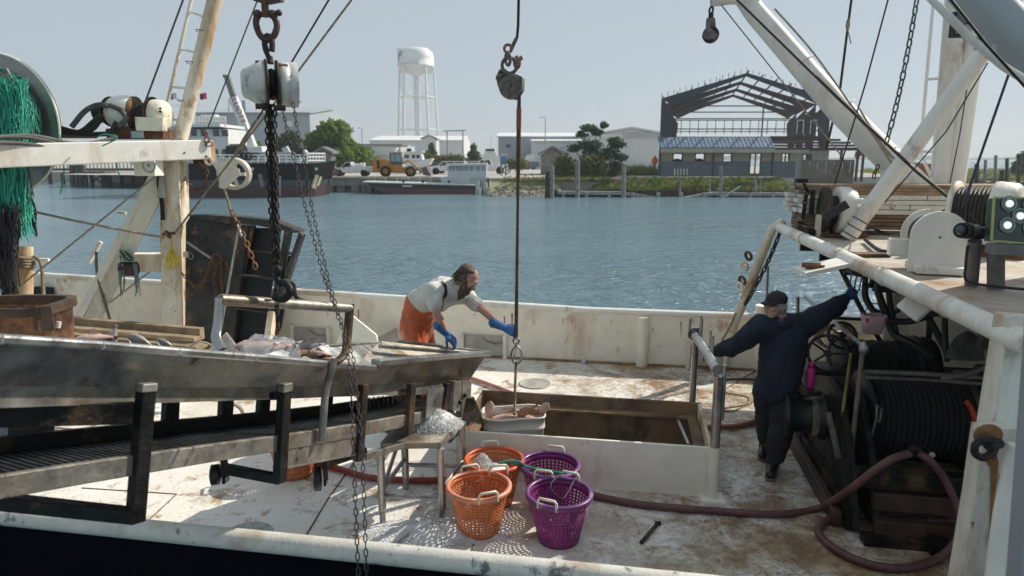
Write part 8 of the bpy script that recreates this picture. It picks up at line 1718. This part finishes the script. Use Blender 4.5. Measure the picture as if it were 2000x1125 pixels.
EYEW = M('eye_white', (.6, .58, .55), .3, bump=0); EYED = M('eye_dark', (.02, .015, .012), .2, bump=0)
def caps(mb, pts, rs, n=14):
    for i in range(len(pts) - 1): mb.cap(pts[i], pts[i + 1], rs[i], rs[i + 1], n)
def head(parent_mb, c, fw, up, s=1.0):
    """head solids merged into the body mesh: c = centre of skull, fw = facing, up = crown direction"""
    up = V(up).normalized(); fw = (V(fw) - up * V(fw).dot(up)).normalized(); sd = fw.cross(up); R3 = Matrix((sd, fw, up)).transposed()
    L = lambda x, y, z: c + (sd * x + fw * y + up * z) * s
    mb = parent_mb
    mb.sphere(L(0, -.012, .02), .1 * s, (.76, .96, .98), 20, R3); mb.sphere(L(0, .028, -.045), .075 * s, (.80, .80, 1.0), 18, R3); mb.sphere(L(0, .055, -.095), .038 * s, (1, .8, .8), 12, R3)
    mb.cap(L(0, .078, .015), L(0, .104, -.03), .010 * s, .017 * s, 8); mb.sphere(L(.012, .094, -.034), .011 * s, n=8); mb.sphere(L(-.012, .094, -.034), .011 * s, n=8)
    mb.cap(L(-.03, .075, .03), L(.03, .075, .03), .016 * s, .016 * s, 8)
    mb.cap(L(-.018, .083, -.062), L(.018, .083, -.062), .009 * s, .009 * s, 8)
    for x in (-1, 1): mb.sphere(L(x * .042, .062, -.02), .026 * s, n=10); mb.sphere(L(x * .078, -.012, -.012), .028 * s, (.35, .7, 1.1), 10, R3)
    return L, R3
def eyes(L, R3, parent, s=1.0):
    for x in (-1, 1):
        MB().sphere(L(x * .031, .077, .008), .0115 * s, n=10).build('eye', EYEW, parent); MB().sphere(L(x * .031, .0865, .007), .0055 * s, n=8).build('pupil', EYED, parent)
def hand(mb, wrist, d, palm_n, s=1.0, curl=.8, thumb=1, spread=.12):
    """palm, four jointed fingers of unequal length and a thumb leaving the side of the palm"""
    d = V(d).normalized(); n_ = (V(palm_n) - d * V(palm_n).dot(d)).normalized(); sd = d.cross(n_)
    pl = .088 * s
    for k in (-1, -.33, .33, 1): mb.cap(wrist + sd * k * .014 * s, wrist + d * pl + sd * k * .030 * s, .019 * s, .0145 * s, 10)
    for k, ln, r in ((-1, .070, .0098), (-.33, .080, .0104), (.33, .075, .010), (1, .058, .0088)):
        p = wrist + d * pl + sd * k * .030 * s; a_ = .15; r *= s
        for seg, f in ((.46, 1), (.31, .92), (.25, .82)):
            a_ += curl * (.75 if f == 1 else 1.0); q0 = p + (d * math.cos(a_) + n_ * math.sin(a_) + sd * k * spread * .4) * ln * seg * s * 1.05; mb.cap(p, q0, r * f, r * f * .92, 9); p = q0
    tb = wrist + d * .022 * s - sd * thumb * .026 * s; t1 = tb + (d * .62 - sd * thumb * .62 + n_ * .45).normalized() * .042 * s; t2 = t1 + (d * .8 + n_ * .6 - sd * thumb * .1).normalized() * .034 * s; t3 = t2 + (d * .6 + n_ * .8 + sd * thumb * .2).normalized() * .026 * s
    mb.cap(tb, t1, .0165 * s, .0125 * s, 10); mb.cap(t1, t2, .0120 * s, .0108 * s, 9); mb.cap(t2, t3, .0105 * s, .009 * s, 9)

# ---- bending man in orange oilskins
t = T('person', 'bearded man in white tee and orange oilskin overalls bending to steady the strap', 'person', V((P(825, 690, Y=7.4).x, 7.4, .35)))
pel = P(814, 632, Y=7.38); wst = P(822, 592, Y=7.32); chest = P(864, 571, Y=7.15); neck = P(893, 558, Y=7.08); sk = P(914, 545, Y=7.02)
shL = P(846, 565, Y=6.95); elL = P(853, 614, Y=6.85); wrL = P(872, 652, Y=6.88); haL = (P(898, 678, Y=6.9) - wrL)
shR = P(912, 578, Y=7.28); elR = P(944, 607, Y=7.05); wrR = P(985, 640, Y=6.90); haR = (P(1012, 652, Y=6.84) - wrR)
hipL = pel + V((-.02, -.09, -.02)); hipR = pel + V((.02, .10, -.02)); knL = hipL + V((.06, -.05, -.46)); knR = hipR + V((.08, .03, -.46)); ftL = V((knL.x - .03, knL.y, .46)); ftR = V((knR.x - .03, knR.y, .46))
mb = MB()
caps(mb, [pel, wst, chest, neck], [.145, .135, .145, .075], 18)
caps(mb, [neck - (sk - neck) * .1, sk], [.062, .058])
L, R3 = head(mb, sk, (.62, -.30, -.72), (.62, -.10, .78), 1.14)
for sh, el, wr in ((shL, elL, wrL), (shR, elR, wrR)): caps(mb, [sh, sh.lerp(el, .5), el, el.lerp(wr, .35), wr], [.062, .056, .043, .045, .030])
for hp, kn, ft in ((hipL, knL, ftL), (hipR, knR, ftR)): caps(mb, [hp, kn, ft], [.10, .065, .05])
remesh(mb.build('body', SKIN2, t), .0085, 5, .5); eyes(L, R3, t, 1.14)
mb = MB(); caps(mb, [pel + (wst - pel) * .55, wst + V((0, 0, .005)), chest, neck - (neck - chest) * .25], [.168, .165, .175, .095], 18)
caps(mb, [shL.lerp(shR, .5), shL], [.15, .092]); caps(mb, [shL.lerp(shR, .5), shR], [.14, .09])
for sh, el in ((shL, elL), (shR, elR)): caps(mb, [sh, sh.lerp(el, .62)], [.088, .078])
TEE = wrinkle(remesh(mb.build('tshirt', SHIRT, t), .011, 5), .035)
mb = MB(); caps(mb, [neck + V((-.035, -.03, -.01)), neck + V((.02, -.05, -.02)), neck + V((.05, .0, -.05))], [.045, .045, .04]); remesh(mb.build('collar', SHIRT, t), .010, 4)
mb = MB(); caps(mb, [pel + V((-.01, 0, -.06)), pel, wst - (wst - pel) * .12], [.185, .188, .18], 20)
fr_ = V((.62, -.1, -.75)); caps(mb, [pel + fr_ * .05, wst + fr_ * .06, wst.lerp(chest, .62) + fr_ * .075], [.16, .155, .125], 18)
for hp, kn, ft in ((hipL, knL, ftL), (hipR, knR, ftR)): caps(mb, [hp, kn, ft], [.15, .115, .105], 16)
wrinkle(remesh(mb.build('overalls', OVER, t), .012, 5), .045)
def strap_(pts, wd=.022):
    pts = spline(pts, 6); mb = MB(); vs = []
    for i, p in enumerate(pts): d = (pts[min(i + 1, len(pts) - 1)] - pts[max(i - 1, 0)]).normalized(); s = d.cross(V((0, 1, .2))).normalized() * wd; vs += [p - s, p, p + s]
    mb.add(vs, [(i * 3 + k, i * 3 + k + 1, i * 3 + k + 4, i * 3 + k + 3) for i in range(len(pts) - 1) for k in (0, 1)], True); o = mb.build('suspender', ELAS, t); q = o.modifiers.new('w', 'SHRINKWRAP'); q.target = TEE; q.offset = .008; q.wrap_mode = 'OUTSIDE_SURFACE'; o.modifiers.new('s', 'SOLIDIFY').thickness = .005
ELAS = M('black_elastic', (.015, .015, .016), .8, bump=.2)
strap_([P(866, 533, Y=6.95), P(873, 550, Y=6.92), P(871, 575, Y=6.90), P(864, 602, Y=6.86)])

for wr, hd, pn, th, cu in ((wrL, haL, (.2, .35, -.9), 1, .35), (wrR, haR, (.2, .8, -.5), -1, .85)):
    mb = MB(); d = hd.normalized(); caps(mb, [wr - d * .13, wr - d * .05, wr + d * .01], [.054, .045, .036]); hand(mb, wr, d, pn, 1.22, cu, th); remesh(mb.build('glove', GLOVE, t), .0055, 2)
    MB().torus(wr - d * .13, d, .053, .008, 20, 6).build('glove_cuff', GLOVE, t)
# hair and beard
mb = MB()
for p, r, sc in (((0, -.045, .045), .098, (.86, .92, .84)), ((0, -.085, -.01), .085, (.95, .6, 1.0)), ((.0, -.028, .078), .078, (1.0, .95, .55))): mb.sphere(L(*p), r * 1.12, sc, 16, R3)
for x in (-1, 1): mb.sphere(L(x * .077, -.03, .0), .045, (.5, 1.1, 1.2), 10, R3); mb.cap(L(x * .072, .015, -.02), L(x * .058, .045, -.08), .022, .028, 8); mb.cap(L(x * .03, .086, -.05), L(x * .046, .066, -.085), .013, .015, 8)
mb.cap(L(0, .05, -.10), L(0, .035, -.165), .058, .040, 12); mb.cap(L(-.035, .03, -.08), L(-.02, .035, -.14), .045, .035, 10); mb.cap(L(.035, .03, -.08), L(.02, .035, -.14), .045, .035, 10); mb.cap(L(-.03, .094, -.047), L(.03, .094, -.047), .011, .011, 8)
remesh(mb.build('hair', HAIRB, t, jitter=.004), .0075, 2)
def tuft_():
    k = rnd.random()
    if k < .55: p = L(rnd.uniform(-.05, .05), .045 + rnd.uniform(-.03, .04), -.10 - rnd.uniform(0, .07)); d = (L(rnd.uniform(-.05, .05), .05, -.23) - p) * .6
    else: a_ = rnd.uniform(0, 6.28); s_ = rnd.choice((-1, 1)); p = L(s_ * .088, -.05 + .05 * math.cos(a_), .03 + .05 * math.sin(a_)); d = (L(s_ * .094, -.06 + .05 * math.cos(a_), -.05 + .05 * math.sin(a_)) - p)
    return [p, p + d * .5 + V((rnd.uniform(-.01, .01), 0, .004)), p + d * rnd.uniform(.7, 1.1)]
tag(strands(240, tuft_, .0028).build('hair_strands', HAIRB, t), kind='stuff')
mb = MB(); mb.box(V((pel.x, 7.4, .17)), (.7, .55, .34)); one('fish_box', mb, GREYWOOD, 'low box behind the hopper that the bending man stands on', 'box', bevel=.02)
for hp in (ftL, ftR): mb = MB(); mb.cap(hp + V((-.03, 0, -.08)), hp + V((.16, -.02, -.075)), .05, .042, 12); mb.cap(hp + V((0, 0, .1)), hp + V((0, 0, -.06)), .065, .06, 12); remesh(mb.build('boot', BOOT, t), .012, 3)

# ---- man in navy hoodie at the winch
t = T('person', 'man in dark navy hoodie and cap reaching up to the winch valves', 'person', P(1510, 925, z=0))
D0 = 6.1
f1 = P(1507, 925, z=.0); f2 = P(1492, 888, z=.0)
pv = P(1520, 752, Y=6.2); ch = P(1532, 655, Y=6.2); nk = P(1522, 618, Y=6.15); sk = P(1514, 596, Y=6.1)
sL = P(1490, 636, Y=6.12); eL = P(1440, 672, Y=6.3); wL = P(1396, 688, Y=6.5); hL = P(1376, 680, Y=6.55) - wL
sR = P(1576, 632, Y=6.25); eR = P(1622, 605, Y=6.3); wR = P(1652, 582, Y=6.35); hR = P(1668, 566, Y=6.36) - wR
h1 = pv + V((.07, -.03, -.02)); h2 = pv + V((-.08, .04, -.02)); k1 = h1.lerp(f1, .5) + V((.02, -.02, .05)); k2 = h2.lerp(f2, .5) + V((-.0, -.04, .05)); a1 = f1 + V((.03, .02, .1)); a2 = f2 + V((.03, .02, .1))
mb = MB(); caps(mb, [pv, pv.lerp(ch, .5), ch, nk], [.15, .15, .16, .07], 18); caps(mb, [nk, sk], [.06, .055])
L, R3 = head(mb, sk, (-.88, -.30, -.12), (0, 0, 1), 1.0)
for sh, el, wr in ((sL, eL, wL), (sR, eR, wR)): caps(mb, [sh, sh.lerp(el, .5), el, el.lerp(wr, .35), wr], [.062, .055, .043, .044, .029])
for hp, kn, an, ft in ((h1, k1, a1, f1), (h2, k2, a2, f2)): caps(mb, [hp, kn, an], [.10, .066, .045]); mb.cap(an + V((0, 0, -.05)), ft + V((-.05, -.12, .05)), .045, .04, 10)
hand(mb, wL, hL, (-.1, -.3, -1), 1.0, .95, 1)
remesh(mb.build('body', SKIN, t), .0075, 4, .5); eyes(L, R3, t)
mb = MB(); caps(mb, [pv + V((0, 0, .0)), pv.lerp(ch, .45), ch, ch.lerp(nk, .55)], [.20, .205, .215, .125], 20); caps(mb, [ch + V((0, 0, .04)), sL], [.175, .115]); caps(mb, [ch + V((0, 0, .04)), sR], [.175, .118])
for sh, el, wr in ((sL, eL, wL), (sR, eR, wR)): caps(mb, [sh, sh.lerp(el, .5), el, el.lerp(wr, .5), wr - (wr - el).normalized() * .03], [.118, .108, .092, .080, .058])
for sh, el, wr, s in ((sL, eL, wL, 1), (sR, eR, wR, -1)):
    mb.cap(el, el.lerp(wr, .3) + V((0, 0, -.035)), .085, .075, 10)
caps(mb, [nk + V((.07, .05, -.04)), nk + V((.03, -.09, -.055)), nk + V((-.05, -.09, -.05))], [.055, .06, .05]); caps(mb, [nk + V((.07, .05, -.04)), nk + V((-.02, .07, -.02))], [.055, .05])
caps(mb, [pv + V((-.1, -.02, -.05)), pv + V((.1, -.02, -.05))], [.145, .145])
wrinkle(remesh(mb.build('hoodie', NAVYC, t), .011, 4), .04)
mb = MB(); caps(mb, [pv + V((-.06, 0, -.02)), pv + V((.06, 0, -.02))], [.165, .165], 18)
for hp, kn, an in ((h1, k1, a1), (h2, k2, a2)):
    caps(mb, [hp, kn, an + V((0, 0, .10))], [.145, .118, .105], 16)
wrinkle(remesh(mb.build('trousers', TROU, t), .011, 4), .04)
for an, ft, s in ((a1, f1, 1), (a2, f2, 1)):
    tq = V((-.42, -.88, 0)).normalized() if s else V((0, 0, 0))
    toe = V((ft.x, ft.y, 0)) + tq * .15; heel = V((ft.x, ft.y, 0)) - tq * .07; mb = MB(); mb.cap(an + V((0, 0, .18)), heel + tq * .04 + V((0, 0, .07)), .075, .062, 14); mb.cap(heel + V((0, 0, .062)) + tq * .02, toe + V((0, 0, .052)), .058, .046, 12); mb.cap(heel + V((0, 0, .06)) + tq * .08, toe + V((0, 0, .05)) - tq * .03, .056, .05, 12); b = remesh(mb.build('boot', BOOT, t), .010, 3)
    mb = MB(); mb.cap(heel + V((0, 0, .02)), toe + V((0, 0, .02)), .052, .05, 14); so_ = mb.build('sole', SOLE, t)
    for v_ in so_.data.vertices: v_.co.z = max(.004, min(v_.co.z + W[t.name].translation.z, .03)) - W[t.name].translation.z
mb = MB(); d = hR.normalized(); caps(mb, [wR - d * .11, wR - d * .03, wR + d * .01], [.058, .048, .036]); hand(mb, wR, d, (.55, .3, .4), 1.12, .95, 1); remesh(mb.build('glove', M('dark_blue_glove', (.02, .07, .20), .4, var=.15, bump=.1), t), .0055, 2)
mb = MB(); mb.sphere(L(0, -.03, -.01), .098, (.84, .92, .82), 16, R3); mb.sphere(L(0, -.075, -.04), .07, (.9, .5, .9), 12, R3)
for x in (-1, 1): mb.sphere(L(x * .07, .0, .01), .03, (.5, .9, 1), 10, R3); mb.cap(L(x * .066, .02, .0), L(x * .062, .03, -.05), .012, .012, 8)
remesh(mb.build('hair', HAIRG, t, jitter=.003), .0075, 2)
mb = MB(); mb.sphere(L(0, -.012, .055), .104, (.84, 1.02, .74), 20, R3); remesh(mb.build('cap', CAPM, t), .008, 3)
mb = MB(); n_ = 9; vs = []
for j, rr__ in enumerate((.092, .13, .165)):
    for i in range(n_): a_ = R_(-62 + 124 * i / (n_ - 1)); vs.append(L(math.sin(a_) * (.088 if j == 0 else .083), -.01 + math.cos(a_) * rr__ * (1 if j else 1), .052 - .014 * j - .016 * math.sin(a_) ** 2))
mb.add(vs, [(j * n_ + i, j * n_ + i + 1, (j + 1) * n_ + i + 1, (j + 1) * n_ + i) for j in range(2) for i in range(n_ - 1)], True); o = mb.build('cap_brim', CAPM, t); o.modifiers.new('s', 'SOLIDIFY').thickness = .006
MB().sphere(L(0, -.012, .134), .008, n=8).build('cap_button', CAPM, t)
SUNG = M('mirror_lens', (.16, .15, .08), .1, .6, bump=0)
for x in (-1, 1): MB().sphere(L(x * .034, .087, .008), .024, (1, .35, .8), 12, R3).build('sunglass_lens', SUNG, t); MB().tube([L(x * .058, .085, .012), L(x * .076, .04, .012), L(x * .08, -.02, .006)], .004, 6).build('sunglass_arm', BLACK, t)
MB().cyl(L(-.012, .1, .012), L(.012, .1, .012), .003, n=6).build('bridge', BLACK, t)
# ------------------------------------------------------------ sea haze over the harbour
hm = bpy.data.materials.new('sea_haze'); hm.use_nodes = True; ht = hm.node_tree; ht.nodes.remove(ht.nodes['Principled BSDF'])
pv_ = ht.nodes.new('ShaderNodeVolumePrincipled'); pv_.inputs['Color'].default_value = (.86, .92, .97, 1); pv_.inputs['Density'].default_value = .0005; pv_.inputs['Anisotropy'].default_value = .2
ht.links.new(pv_.outputs[0], ht.nodes['Material Output'].inputs['Volume'])
mb = MB(); mb.box((0, 760, 27), (4600, 1680, 60)); tag(mb.build('haze', hm), kind='stuff')
SC.cycles.volume_bounces = 0
